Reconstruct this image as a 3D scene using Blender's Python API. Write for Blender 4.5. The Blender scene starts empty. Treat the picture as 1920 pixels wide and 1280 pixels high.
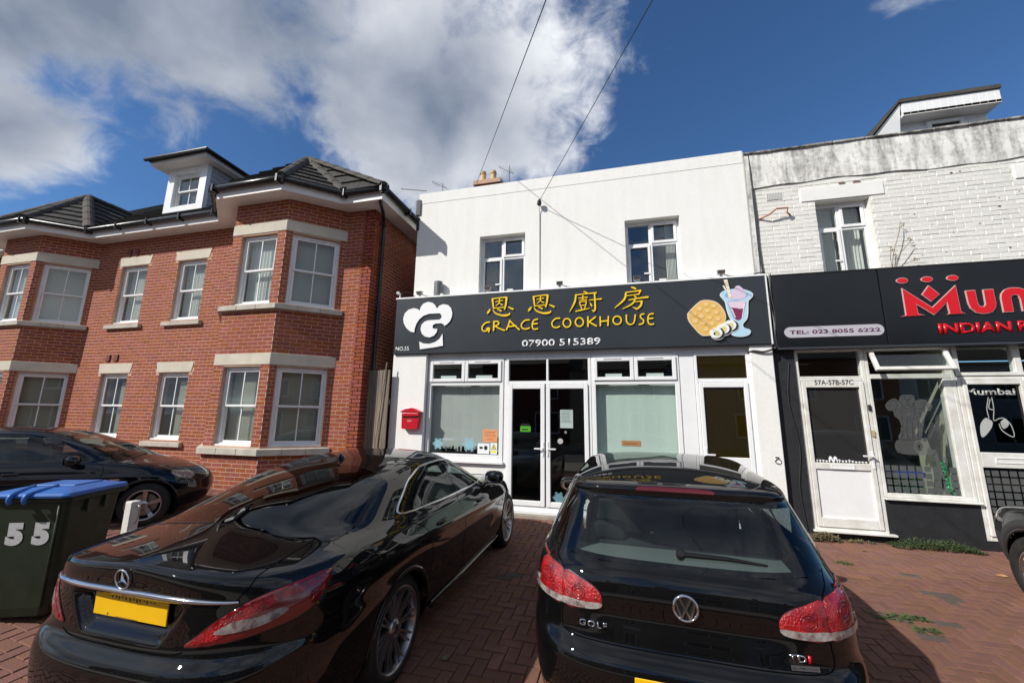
import bpy, bmesh, math, random
import numpy as np
from mathutils import Vector, Matrix, geometry
from mathutils.bvhtree import BVHTree
R_ = math.radians
random.seed(7); np.random.seed(7)
scene = bpy.context.scene
COL = scene.collection

# ------------------------------------------------------------------ camera
FOC, YAW, PITCH, ROLL = 755.93, R_(-14.593), R_(10.643), R_(0.799)
CAM = np.array([0.0, -7.3, 1.69])
def _rot(yaw, pitch, roll):
    cy, sy, cp, sp = math.cos(yaw), math.sin(yaw), math.cos(pitch), math.sin(pitch)
    f = np.array([sy*cp, cy*cp, sp]); r = np.array([cy, -sy, 0.]); u = np.cross(r, f)
    c, s = math.cos(roll), math.sin(roll)
    return np.array([c*r+s*u, c*u-s*r, f])
CR = _rot(YAW, PITCH, ROLL)
cam_d = bpy.data.cameras.new('camera'); cam = bpy.data.objects.new('camera', cam_d); COL.objects.link(cam)
cam_d.sensor_fit = 'HORIZONTAL'; cam_d.sensor_width = 36.0; cam_d.lens = FOC/1920*36
cam_d.clip_start = 0.05; cam_d.clip_end = 3000
mw = Matrix.Identity(4)
for i in range(3):
    mw[i][0], mw[i][1], mw[i][2], mw[i][3] = CR[0][i], CR[1][i], -CR[2][i], CAM[i]
cam.matrix_world = mw
scene.camera = cam

def ray(px, py):                       # direction through a pixel of the 1920x1280 photograph
    return CR.T @ np.array([(px-960)/FOC, -(py-640)/FOC, 1.0])
def onY(px, py, Y):
    d = ray(px, py); return CAM + d*(Y-CAM[1])/d[1]
def proj(P):
    v = CR @ (np.array(P, float)-CAM); return 960+FOC*v[0]/v[2], 640-FOC*v[1]/v[2], v[2]
def gz(y, x=0.0):                      # the forecourt falls gently towards the street and rises towards the brick house
    return 0.03*max(min(y, 0.0), -9.0)+0.10*min(max(-3.5-x, 0.0), 4.0)*min(1.0, max(0.0, (y+8.6)/2.0))

# ------------------------------------------------------------------ world and sun
SUN_T = Vector((0.95, 0.90, -1.0)).normalized()      # the way the light travels
SUN_EL = math.asin(-SUN_T.z); SUN_AZ = math.atan2(-SUN_T.x, -SUN_T.y)
world = bpy.data.worlds.new('World'); scene.world = world; world.use_nodes = True
wn, wl = world.node_tree.nodes, world.node_tree.links
wn.clear()
def W(t, **k):
    n = wn.new(t)
    for a, b in k.items(): setattr(n, a, b)
    return n
def wmath(op, a, b=None, c=None, clamp=False):
    n = W('ShaderNodeMath', operation=op, use_clamp=clamp)
    for i, v in enumerate((a, b, c)):
        if v is None: continue
        if isinstance(v, (int, float)): n.inputs[i].default_value = v
        else: wl.new(v, n.inputs[i])
    return n.outputs[0]
sky = W('ShaderNodeTexSky', sky_type='NISHITA', sun_disc=False)
sky.sun_elevation = SUN_EL; sky.sun_rotation = SUN_AZ % (2*math.pi)
sky.altitude = 0; sky.air_density = 1.0; sky.dust_density = 0.3; sky.ozone_density = 2.5
tc = W('ShaderNodeTexCoord'); sep = W('ShaderNodeSeparateXYZ'); wl.new(tc.outputs['Generated'], sep.inputs[0])
dz = wmath('MAXIMUM', wmath('ADD', sep.outputs[2], 0.12), 0.05)
cx = wmath('DIVIDE', sep.outputs[0], dz); cy = wmath('DIVIDE', sep.outputs[1], dz)
comb = W('ShaderNodeCombineXYZ'); wl.new(cx, comb.inputs[0]); wl.new(cy, comb.inputs[1])
def wnoise(scale, detail, rough, off=(0, 0, 0), dist=0.0, plane=False):
    m = W('ShaderNodeMapping'); m.inputs['Location'].default_value = off; m.inputs['Scale'].default_value = (1, 1, 1) if plane else (1, 1, 1.35); wl.new(comb.outputs[0] if plane else tc.outputs['Generated'], m.inputs['Vector'])
    n = W('ShaderNodeTexNoise'); n.inputs['Scale'].default_value = scale; n.inputs['Detail'].default_value = detail
    n.inputs['Roughness'].default_value = rough; n.inputs['Distortion'].default_value = dist
    wl.new(m.outputs[0], n.inputs['Vector']); return n.outputs['Fac']
n_big = wnoise(3.1, 9, 0.56, (3.1, 1.7, 0.4), 0.25)
n_fine = wnoise(11.0, 7, 0.6, (0.4, 5.2, 0.7), 0.4)
n_lo = wnoise(0.8, 3, 0.5, (7.7, 2.2, 0))
n_puff = wnoise(5.0, 6, 0.5, (1.3, 9.1, 0.2), 0.2)
# coverage: a broad bank of cloud over the houses on the left, clear blue to the right of it
def blob(x0, y0, rx, ry, ang):
    c, s = math.cos(ang), math.sin(ang)
    dx = wmath('SUBTRACT', cx, x0); dy = wmath('SUBTRACT', cy, y0)
    u = wmath('DIVIDE', wmath('ADD', wmath('MULTIPLY', dx, c), wmath('MULTIPLY', dy, s)), rx)
    v = wmath('DIVIDE', wmath('SUBTRACT', wmath('MULTIPLY', dy, c), wmath('MULTIPLY', dx, s)), ry)
    d = wmath('SQRT', wmath('ADD', wmath('MULTIPLY', u, u), wmath('MULTIPLY', v, v)))
    return wmath('SUBTRACT', 1.0, d)                       # 1 at the middle, 0 on the rim
b1 = blob(-0.80, 0.42, 1.15, 0.44, R_(-3))
b2 = blob(-0.47, 0.90, 0.42, 0.46, R_(0))
b3 = blob(-1.62, 0.60, 0.55, 0.26, R_(0))
b4 = blob(0.62, 0.84, 0.30, 0.12, R_(0))
b_all = wmath('MAXIMUM', wmath('MAXIMUM', b1, b2), wmath('MAXIMUM', b3, wmath('SUBTRACT', b4, 0.72)))
b_gen = wmath('MULTIPLY', wmath('SUBTRACT', wnoise(0.55, 2, 0.5, (2.2, 4.4, 0), 0, True), 0.60), 3.0)   # scattered cloud in the rest of the sky
def mapr(v, a, b, c, d, smooth=True):
    n = W('ShaderNodeMapRange'); n.interpolation_type = 'SMOOTHSTEP' if smooth else 'LINEAR'
    wl.new(v, n.inputs[0])
    for i, k in enumerate((a, b, c, d)): n.inputs[i+1].default_value = k
    return n.outputs[0]
rest_w = mapr(cy, 0.15, -0.35, 0, 1)
cov_in = wmath('MAXIMUM', b_all, wmath('ADD', wmath('ADD', b_gen, 0.80), wmath('MULTIPLY', wmath('SUBTRACT', 1.0, rest_w), -2.0)))
cov = wmath('ADD', wmath('SUBTRACT', cov_in, 0.06), wmath('MULTIPLY', wmath('SUBTRACT', wmath('ADD', wmath('MULTIPLY', n_big, 0.62), wmath('MULTIPLY', n_fine, 0.38)), 0.5), 2.5))
dens = mapr(cov, -0.12, 0.42, 0, 1)
n_soft = wnoise(2.2, 3, 0.45, (4.3, 0.6, 1.2), 0.1)
thick = mapr(wmath('ADD', wmath('MULTIPLY', cov_in, 1.15), wmath('ADD', wmath('MULTIPLY', wmath('SUBTRACT', n_puff, 0.5), 1.5), wmath('MULTIPLY', wmath('SUBTRACT', n_soft, 0.5), 1.6))), -0.30, 1.00, 0, 1, False)
ccol = W('ShaderNodeMix', data_type='RGBA'); wl.new(thick, ccol.inputs[0])
ccol.inputs[6].default_value = (9.6, 9.9, 10.4, 1); ccol.inputs[7].default_value = (2.1, 2.6, 3.6, 1)
smix = W('ShaderNodeMix', data_type='RGBA'); wl.new(dens, smix.inputs[0]); wl.new(ccol.outputs[2], smix.inputs[7])
tint = W('ShaderNodeMix', data_type='RGBA', blend_type='MULTIPLY'); tint.inputs[0].default_value = 1.0
tint.inputs[7].default_value = (0.60, 0.90, 1.20, 1); wl.new(sky.outputs[0], tint.inputs[6]); wl.new(tint.outputs[2], smix.inputs[6])
bg = W('ShaderNodeBackground'); wl.new(smix.outputs[2], bg.inputs[0]); bg.inputs[1].default_value = 0.085
wo = W('ShaderNodeOutputWorld'); wl.new(bg.outputs[0], wo.inputs[0])

sun_d = bpy.data.lights.new('sun', 'SUN'); sun_d.energy = 4.6; sun_d.angle = R_(0.53); sun_d.color = (1.0, 0.955, 0.88)
sun = bpy.data.objects.new('sun', sun_d); COL.objects.link(sun)
sun.rotation_euler = SUN_T.to_track_quat('-Z', 'Y').to_euler(); sun.location = (-20, -20, 25)
vs = scene.view_settings
vs.view_transform = 'Standard'; vs.look = 'None'; vs.gamma = 1.0; vs.use_curve_mapping = False; vs.exposure = 0.2

# ------------------------------------------------------------------ materials
MATS = {}
def mat(name, col, rough=0.5, metal=0.0, spec=0.5, coat=0.0, coat_r=0.03, var=0.0, vscale=6.0, col2=None, bump=0.0, bscale=40.0,
        island=0.0, rvar=0.0, stretch=(1, 1, 1), trans=0.0, detail=4.0, sheen=0.0):
    if name in MATS: return MATS[name]
    m = bpy.data.materials.new(name); m.use_nodes = True; MATS[name] = m
    nt = m.node_tree; n, l = nt.nodes, nt.links; b = n['Principled BSDF']
    b.inputs['Roughness'].default_value = rough; b.inputs['Metallic'].default_value = metal
    b.inputs['Specular IOR Level'].default_value = spec
    b.inputs['Coat Weight'].default_value = coat; b.inputs['Coat Roughness'].default_value = coat_r
    b.inputs['Transmission Weight'].default_value = trans
    b.inputs['Base Color'].default_value = (*col, 1)
    tcn = n.new('ShaderNodeTexCoord'); mp = n.new('ShaderNodeMapping'); mp.inputs['Scale'].default_value = stretch
    l.new(tcn.outputs['Object'], mp.inputs['Vector'])
    src = None
    if var > 0 or col2:
        c2 = col2 or tuple(min(1, c*(1-var)) for c in col)
        ns = n.new('ShaderNodeTexNoise'); ns.inputs['Scale'].default_value = vscale; ns.inputs['Detail'].default_value = detail
        ns.inputs['Roughness'].default_value = 0.6
        l.new(mp.outputs[0], ns.inputs['Vector'])
        rg = n.new('ShaderNodeMapRange'); rg.inputs[1].default_value = 0.35; rg.inputs[2].default_value = 0.68
        l.new(ns.outputs['Fac'], rg.inputs[0])
        mx = n.new('ShaderNodeMix'); mx.data_type = 'RGBA'; l.new(rg.outputs[0], mx.inputs[0])
        mx.inputs[6].default_value = (*col, 1); mx.inputs[7].default_value = (*c2, 1)
        src = mx.outputs[2]
    if island > 0:                                        # each brick, paver or tile a shade of its own
        g = n.new('ShaderNodeNewGeometry'); oi = n.new('ShaderNodeObjectInfo')
        ad = n.new('ShaderNodeMath'); ad.operation = 'ADD'; l.new(g.outputs['Random Per Island'], ad.inputs[0]); l.new(oi.outputs['Random'], ad.inputs[1])
        fr = n.new('ShaderNodeMath'); fr.operation = 'FRACT'; l.new(ad.outputs[0], fr.inputs[0])
        hs = n.new('ShaderNodeHueSaturation')
        mr = n.new('ShaderNodeMapRange'); mr.inputs[3].default_value = 1-island; mr.inputs[4].default_value = 1+island*0.8
        l.new(fr.outputs[0], mr.inputs[0]); l.new(mr.outputs[0], hs.inputs['Value'])
        m7 = n.new('ShaderNodeMath'); m7.operation = 'MULTIPLY'; m7.inputs[1].default_value = 7.31; l.new(fr.outputs[0], m7.inputs[0])
        f7 = n.new('ShaderNodeMath'); f7.operation = 'FRACT'; l.new(m7.outputs[0], f7.inputs[0])
        mr2 = n.new('ShaderNodeMapRange'); mr2.inputs[3].default_value = 0.488; mr2.inputs[4].default_value = 0.512
        l.new(f7.outputs[0], mr2.inputs[0]); l.new(mr2.outputs[0], hs.inputs['Hue'])
        mr3 = n.new('ShaderNodeMapRange'); mr3.inputs[3].default_value = 1-island*0.7; mr3.inputs[4].default_value = 1.08
        l.new(f7.outputs[0], mr3.inputs[0]); l.new(mr3.outputs[0], hs.inputs['Saturation'])
        if src is not None: l.new(src, hs.inputs['Color'])
        else: hs.inputs['Color'].default_value = (*col, 1)
        src = hs.outputs[0]
    if src is not None: l.new(src, b.inputs['Base Color'])
    if rvar > 0:
        n2 = n.new('ShaderNodeTexNoise'); n2.inputs['Scale'].default_value = vscale*2.3; n2.inputs['Detail'].default_value = 5; l.new(mp.outputs[0], n2.inputs['Vector'])
        m2 = n.new('ShaderNodeMapRange'); m2.inputs[3].default_value = max(0, rough-rvar); m2.inputs[4].default_value = rough+rvar
        l.new(n2.outputs['Fac'], m2.inputs[0]); l.new(m2.outputs[0], b.inputs['Roughness'])
    if bump > 0:
        n3 = n.new('ShaderNodeTexNoise'); n3.inputs['Scale'].default_value = bscale; n3.inputs['Detail'].default_value = 5; l.new(mp.outputs[0], n3.inputs['Vector'])
        bp = n.new('ShaderNodeBump'); bp.inputs['Strength'].default_value = bump; bp.inputs['Distance'].default_value = 0.01
        l.new(n3.outputs['Fac'], bp.inputs['Height']); l.new(bp.outputs[0], b.inputs['Normal'])
    return m
def glass(name, tintc, refl=1.6, rough=0.0, opac=0.0, ocol=(0.02, 0.02, 0.02)):
    if name in MATS: return MATS[name]
    m = bpy.data.materials.new(name); m.use_nodes = True; MATS[name] = m
    n, l = m.node_tree.nodes, m.node_tree.links; n.remove(n['Principled BSDF']); out = n['Material Output']
    tr = n.new('ShaderNodeBsdfTransparent'); tr.inputs[0].default_value = (*tintc, 1)
    base = tr.outputs[0]
    if opac > 0:
        df = n.new('ShaderNodeBsdfDiffuse'); df.inputs[0].default_value = (*ocol, 1)
        mo = n.new('ShaderNodeMixShader'); mo.inputs[0].default_value = opac; l.new(base, mo.inputs[1]); l.new(df.outputs[0], mo.inputs[2]); base = mo.outputs[0]
    gl = n.new('ShaderNodeBsdfGlossy'); gl.inputs['Roughness'].default_value = rough
    fr = n.new('ShaderNodeLayerWeight'); fr.inputs[0].default_value = 0.5
    pw = n.new('ShaderNodeMath'); pw.operation = 'POWER'; pw.inputs[1].default_value = 5.0; l.new(fr.outputs['Facing'], pw.inputs[0])
    mu = n.new('ShaderNodeMath'); mu.operation = 'MULTIPLY_ADD'; mu.use_clamp = True; mu.inputs[1].default_value = 0.96; mu.inputs[2].default_value = 0.042*refl; l.new(pw.outputs[0], mu.inputs[0])
    mx = n.new('ShaderNodeMixShader'); l.new(mu.outputs[0], mx.inputs[0]); l.new(base, mx.inputs[1]); l.new(gl.outputs[0], mx.inputs[2])
    l.new(mx.outputs[0], out.inputs[0]); return m

mat('brick', (0.325, 0.088, 0.047), 0.85, var=0.4, vscale=9, col2=(0.235, 0.062, 0.038), bump=0.5, bscale=90, island=0.13, spec=0.25)
mat('mortar', (0.56, 0.37, 0.27), 0.95, var=0.2, vscale=3, bump=0.4, bscale=120, spec=0.2)
mat('stone', (0.60, 0.55, 0.46), 0.85, var=0.18, vscale=2.5, bump=0.25, bscale=60, spec=0.25)
mat('sill_stone', (0.54, 0.50, 0.43), 0.85, var=0.3, vscale=4, bump=0.3, bscale=60, spec=0.25)
mat('upvc', (0.80, 0.81, 0.82), 0.28, var=0.05, vscale=3, spec=0.5, rvar=0.08)
mat('upvc_old', (0.74, 0.74, 0.71), 0.4, var=0.22, vscale=5, col2=(0.58, 0.57, 0.52), spec=0.4, rvar=0.1)
mat('soffit', (0.78, 0.76, 0.74), 0.5, var=0.08, vscale=2)
mat('black_plastic', (0.012, 0.012, 0.013), 0.28, spec=0.5, rvar=0.1, vscale=8)
mat('tile', (0.045, 0.040, 0.036), 0.8, var=0.4, vscale=9, col2=(0.020, 0.019, 0.018), bump=0.4, bscale=70, island=0.35)
mat('ridge', (0.075, 0.068, 0.058), 0.85, var=0.4, vscale=8, bump=0.4, bscale=60)
mat('moss', (0.05, 0.055, 0.015), 0.95, var=0.5, vscale=20, bump=0.8, bscale=60)
MATS['white_render'] = None
mat('white_paint', (0.80, 0.80, 0.78), 0.7, var=0.08, vscale=3, bump=0.2, bscale=70, spec=0.3)
mat('painted_brick', (0.80, 0.80, 0.77), 0.6, var=0.1, vscale=5, col2=(0.70, 0.69, 0.64), bump=0.5, bscale=50, island=0.05, spec=0.3)
mat('sign_grey', (0.030, 0.036, 0.043), 0.33, var=0.12, vscale=1.2, spec=0.4, rvar=0.06)
mat('sign_black', (0.008, 0.0095, 0.012), 0.16, var=0.3, vscale=1.5, spec=0.5, rvar=0.06)
mat('letter_yellow', (0.86, 0.58, 0.015), 0.3)
mat('letter_white', (0.82, 0.83, 0.84), 0.3)
mat('letter_red', (0.60, 0.006, 0.015), 0.25)
mat('letter_pale', (0.62, 0.42, 0.42), 0.3)
mat('letter_purple', (0.10, 0.02, 0.07), 0.4)
mat('black_masonry', (0.022, 0.023, 0.026), 0.6, var=0.3, vscale=7, bump=0.4, bscale=40, spec=0.4)
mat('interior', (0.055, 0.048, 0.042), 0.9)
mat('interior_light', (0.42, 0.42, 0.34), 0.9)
mat('blind', (0.62, 0.60, 0.52), 0.7)
mat('curtain', (0.74, 0.73, 0.70), 0.9, var=0.3, vscale=5, stretch=(9, 9, 0.6))
mat('paper_grey', (0.60, 0.60, 0.595), 0.8, var=0.10, vscale=1.5)
mat('paper_mint', (0.70, 0.79, 0.74), 0.8, var=0.05, vscale=1.5, stretch=(5, 1, 0.4))
mat('paper_white', (0.78, 0.82, 0.83), 0.7)
mat('poster_orange', (0.70, 0.30, 0.13), 0.7)
mat('poster_yellow', (0.80, 0.72, 0.05), 0.6)
mat('ink', (0.02, 0.02, 0.025), 0.6)
mat('ink_orange', (0.32, 0.09, 0.03), 0.7)
mat('sticker_green', (0.16, 0.60, 0.03), 0.5)
mat('sticker_blue', (0.28, 0.52, 0.62), 0.6)
mat('frost', (0.42, 0.43, 0.42), 0.6)
mat('red_box', (0.50, 0.010, 0.022), 0.25, coat=0.4, rvar=0.08, vscale=12)
mat('red_box_dark', (0.05, 0.003, 0.005), 0.5)
mat('chrome', (0.75, 0.76, 0.78), 0.08, metal=1.0, rvar=0.04, vscale=20)
mat('steel', (0.45, 0.45, 0.46), 0.35, metal=1.0)
mat('alloy', (0.50, 0.50, 0.51), 0.22, metal=1.0, rvar=0.08, vscale=10)
mat('alloy_dark', (0.22, 0.22, 0.23), 0.3, metal=1.0)
mat('alloy_mid', (0.40, 0.40, 0.41), 0.3, metal=1.0)
mat('wood_fence', (0.25, 0.205, 0.165), 0.9, var=0.5, vscale=3.5, stretch=(5, 5, 0.35), bump=0.6, bscale=30, island=0.18)
mat('timber_white', (0.70, 0.69, 0.64), 0.8, var=0.2, vscale=9, bump=0.3)
mat('terracotta', (0.62, 0.45, 0.25), 0.85, var=0.25, vscale=8)
mat('copper_pipe', (0.42, 0.17, 0.10), 0.6, var=0.3, vscale=20)
mat('cable', (0.015, 0.015, 0.016), 0.6)
mat('cable_grey', (0.30, 0.30, 0.29), 0.6)
mat('paver', (0.225, 0.108, 0.078), 0.92, var=0.45, vscale=1.6, col2=(0.175, 0.094, 0.072), bump=0.6, bscale=110, island=0.11, spec=0.2)
mat('paver_grey', (0.135, 0.105, 0.09), 0.92, var=0.35, vscale=8, bump=0.6, bscale=110, island=0.15, spec=0.2)
mat('joint', (0.045, 0.034, 0.027), 0.98, var=0.5, vscale=12, bump=0.7, bscale=150, spec=0.1)
mat('asphalt', (0.05, 0.05, 0.052), 0.9, var=0.3, vscale=9, bump=0.5, bscale=120)
mat('concrete', (0.34, 0.30, 0.25), 0.9, var=0.3, vscale=6, bump=0.4, bscale=60)
mat('car_black', (0.0018, 0.0018, 0.0023), 0.6, coat=1.0, coat_r=0.012, spec=0.02, vscale=2.2, col2=(0.0042, 0.004, 0.0038), var=.1, detail=9)
mat('car_navy', (0.0025, 0.0035, 0.008), 0.5, coat=1.0, coat_r=0.01, spec=0.02)
mat('car_grey', (0.014, 0.015, 0.016), 0.5, coat=1.0, coat_r=0.02, spec=0.1)
mat('trim_black', (0.007, 0.007, 0.0075), 0.35, spec=0.4)
mat('gap', (0.001, 0.001, 0.001), 0.9, spec=0.05)
mat('rubber', (0.013, 0.013, 0.013), 0.75, spec=0.3, bump=0.2, bscale=60, var=0.3, vscale=12, col2=(0.025, 0.024, 0.022))
mat('arch_dark', (0.003, 0.003, 0.003), 0.95, spec=0.05)
mat('lamp_red', (0.40, 0.004, 0.008), 0.25, coat=1.0, coat_r=0.01, var=0.55, vscale=14, col2=(0.11, 0.001, 0.003), bump=0.9, bscale=95)
mat('lamp_deep', (0.15, 0.002, 0.004), 0.12, coat=1.0, coat_r=0.01)
mat('lamp_clear', (0.34, 0.31, 0.29), 0.2, coat=1.0, coat_r=0.01, var=0.5, vscale=26, col2=(0.10, 0.055, 0.055), bump=0.12, bscale=95)
mat('lamp_brake', (0.075, 0.002, 0.004), 0.2, coat=1.0)
mat('plate_yellow', (0.80, 0.46, 0.0), 0.45, var=0.06, vscale=10)
mat('seat', (0.045, 0.045, 0.047), 0.8)
mat('dash', (0.02, 0.02, 0.02), 0.7)
mat('bin_green', (0.010, 0.021, 0.009), 0.5, var=0.35, vscale=6, col2=(0.020, 0.028, 0.016), spec=0.4, rvar=0.12)
mat('bin_blue', (0.035, 0.145, 0.46), 0.4, var=0.15, vscale=5, spec=0.45, rvar=0.1)
mat('number_white', (0.55, 0.56, 0.57), 0.6, var=0.2, vscale=30)
mat('leaf', (0.07, 0.11, 0.025), 0.7, var=0.5, vscale=9, col2=(0.035, 0.065, 0.018), island=0.35)
mat('leaf_dry', (0.24, 0.19, 0.09), 0.8, var=0.4, vscale=12, island=0.3)
mat('leaf_fallen', (0.48, 0.27, 0.11), 0.8)
mat('grille_grey', (0.62, 0.62, 0.60), 0.7)
glass('glass_house', (0.92, 0.95, 0.94), 2.2)
glass('glass_shop', (0.90, 0.93, 0.92), 1.7)
glass('glass_yellow', (0.50, 0.38, 0.02), 2.6, opac=0.05, ocol=(0.30, 0.22, 0.01))
glass('glass_car', (0.46, 0.53, 0.53), 1.5)
glass('glass_dark', (0.05, 0.055, 0.06), 1.6)
glass('glass_lamp', (0.9, 0.9, 0.92), 1.6)
MATS['dirty_render'] = None

def grime(name, clean, dirty, fac=1.0, g0=.60, g1=.98):
    m = bpy.data.materials.new(name); m.use_nodes = True; MATS[name] = m
    n, l = m.node_tree.nodes, m.node_tree.links; b = n['Principled BSDF']; b.inputs['Roughness'].default_value = 0.9; b.inputs['Specular IOR Level'].default_value = 0.2
    t = n.new('ShaderNodeTexCoord'); mp = n.new('ShaderNodeMapping'); mp.inputs['Scale'].default_value = (3.2, 1, 0.55); l.new(t.outputs['Object'], mp.inputs[0])
    a = n.new('ShaderNodeTexNoise'); a.inputs['Scale'].default_value = 1.6; a.inputs['Detail'].default_value = 9; a.inputs['Roughness'].default_value = 0.68; l.new(mp.outputs[0], a.inputs[0])
    f = n.new('ShaderNodeTexNoise'); f.inputs['Scale'].default_value = 14; f.inputs['Detail'].default_value = 6; f.inputs['Roughness'].default_value = 0.7; l.new(t.outputs['Object'], f.inputs[0])
    ad = n.new('ShaderNodeMath'); ad.operation = 'MULTIPLY_ADD'; ad.inputs[1].default_value = 0.45; l.new(f.outputs['Fac'], ad.inputs[0]); l.new(a.outputs['Fac'], ad.inputs[2])
    r = n.new('ShaderNodeMapRange'); r.inputs[1].default_value = g0; r.inputs[2].default_value = g1; r.inputs[4].default_value = fac; l.new(ad.outputs[0], r.inputs[0])
    x = n.new('ShaderNodeMix'); x.data_type = 'RGBA'; x.inputs[6].default_value = (*clean, 1); x.inputs[7].default_value = (*dirty, 1)
    l.new(r.outputs[0], x.inputs[0]); l.new(x.outputs[2], b.inputs['Base Color'])
    bp = n.new('ShaderNodeBump'); bp.inputs['Strength'].default_value = 0.4; bp.inputs['Distance'].default_value = 0.01; l.new(f.outputs['Fac'], bp.inputs['Height']); l.new(bp.outputs[0], b.inputs['Normal'])
grime('dirty_render', (0.76, 0.755, 0.73), (0.17, 0.165, 0.155), 1.0, .66, .94)
grime('white_render', (0.80, 0.80, 0.78), (0.70, 0.695, 0.67), .8, .62, 1.1)

# ------------------------------------------------------------------ mesh helpers
class MB:
    def __init__(s): s.v, s.f = [], []
    def quad(s, a, b, c, d):
        i = len(s.v); s.v += [tuple(map(float, p)) for p in (a, b, c, d)]; s.f.append((i, i+1, i+2, i+3))
    def poly(s, pts):
        i = len(s.v); s.v += [tuple(map(float, p)) for p in pts]; s.f.append(tuple(range(i, i+len(pts))))
    def hexa(s, p):               # 8 points: bottom 0-3, top 4-7
        i = len(s.v); s.v += [tuple(map(float, q)) for q in p]
        s.f += [tuple(i+k for k in q) for q in ((3, 2, 1, 0), (4, 5, 6, 7), (0, 1, 5, 4), (1, 2, 6, 5), (2, 3, 7, 6), (3, 0, 4, 7))]
    def box(s, x0, x1, y0, y1, z0, z1):
        s.hexa([(x0, y0, z0), (x1, y0, z0), (x1, y1, z0), (x0, y1, z0), (x0, y0, z1), (x1, y0, z1), (x1, y1, z1), (x0, y1, z1)])
    def prism(s, top, bot):       # two loops of equal length, capped
        i = len(s.v); n = len(top)
        s.v += [tuple(map(float, p)) for p in top]+[tuple(map(float, p)) for p in bot]
        s.f.append(tuple(range(i, i+n))); s.f.append(tuple(reversed(range(i+n, i+2*n))))
        for k in range(n):
            j = (k+1) % n; s.f.append((i+k, i+n+k, i+n+j, i+j))
    def tube(s, pts, r, seg=8, cap=True, closed=False):
        pts = [Vector(p) for p in pts]; n = len(pts); rs = r if isinstance(r, (list, tuple)) else [r]*n
        base = len(s.v); up0 = None
        for k, p in enumerate(pts):
            if closed: t = pts[(k+1) % n]-pts[(k-1) % n]
            else: t = pts[min(k+1, n-1)]-pts[max(k-1, 0)]
            t.normalize()
            if up0 is None or abs(t.dot(up0)) > 0.98:
                up0 = Vector((0, 0, 1)) if abs(t.z) < 0.9 else Vector((1, 0, 0))
            a = t.cross(up0).normalized(); b = a.cross(t).normalized(); up0 = b
            for q in range(seg):
                an = 2*math.pi*q/seg; s.v.append(tuple(p+(a*math.cos(an)+b*math.sin(an))*rs[k]))
        m = n if closed else n-1
        for k in range(m):
            for q in range(seg):
                k2 = (k+1) % n; q2 = (q+1) % seg
                s.f.append((base+k*seg+q, base+k*seg+q2, base+k2*seg+q2, base+k2*seg+q))
        if cap and not closed:
            s.f.append(tuple(reversed(range(base, base+seg)))); s.f.append(tuple(range(base+(n-1)*seg, base+n*seg)))
    def lathe(s, prof, center, axis, seg=32):     # prof: (along axis, radius)
        ax = Vector(axis).normalized(); u = ax.orthogonal().normalized(); w = ax.cross(u); c = Vector(center); b = len(s.v); n = len(prof)
        for a, r in prof:
            for q in range(seg):
                an = 2*math.pi*q/seg; s.v.append(tuple(c+ax*a+(u*math.cos(an)+w*math.sin(an))*r))
        for k in range(n-1):
            for q in range(seg):
                q2 = (q+1) % seg; s.f.append((b+k*seg+q, b+k*seg+q2, b+(k+1)*seg+q2, b+(k+1)*seg+q))
    def join(s, o):
        i = len(s.v); s.v += o.v; s.f += [tuple(k+i for k in q) for q in o.f]
    def mesh(s, name, m=None, smooth=False):
        me = bpy.data.meshes.new(name); me.from_pydata(s.v, [], s.f)
        if m is not None: me.materials.append(MATS[m] if isinstance(m, str) else m)
        if smooth: me.polygons.foreach_set('use_smooth', [True]*len(me.polygons))
        me.update(); return me
def fixn(me):
    bm = bmesh.new(); bm.from_mesh(me); bmesh.ops.recalc_face_normals(bm, faces=bm.faces); bm.to_mesh(me); bm.free()
def tag(o, label=None, cat=None, group=None, kind=None, category=None):
    cat = cat or category
    for k, v in (('label', label), ('category', cat), ('group', group), ('kind', kind)):
        if v: o[k] = v
    return o
def link(name, me, parent=None, M_=None):
    o = bpy.data.objects.new(name, me); COL.objects.link(o)
    if M_ is not None: o.matrix_world = M_
    if parent is not None:
        o.parent = parent; o.matrix_parent_inverse = PW[parent.name].inverted() if parent.name in PW else Matrix.Identity(4)
    return o
PW = {}
def thing(name, label, cat, loc=(0, 0, 0), rz=0.0, group=None, local=False):
    o = bpy.data.objects.new(name, None); COL.objects.link(o); o.empty_display_size = 0.2
    o.matrix_world = Matrix.Translation(loc) @ Matrix.Rotation(rz, 4, 'Z')
    if not local: PW[o.name] = Matrix.Translation(loc) @ Matrix.Rotation(rz, 4, 'Z')
    return tag(o, label, cat, group)
def build(name, mb, m, parent=None, smooth=False, bevel=0.0, fix=True, seg=1, **tags):
    me = mb.mesh(name, m, smooth)
    if fix: fixn(me)
    o = link(name, me, parent)
    if bevel > 0:
        bv = o.modifiers.new('bevel', 'BEVEL'); bv.width = bevel; bv.segments = seg; bv.limit_method = 'ANGLE'; bv.angle_limit = R_(40)
    return tag(o, **tags) if tags else o
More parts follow.
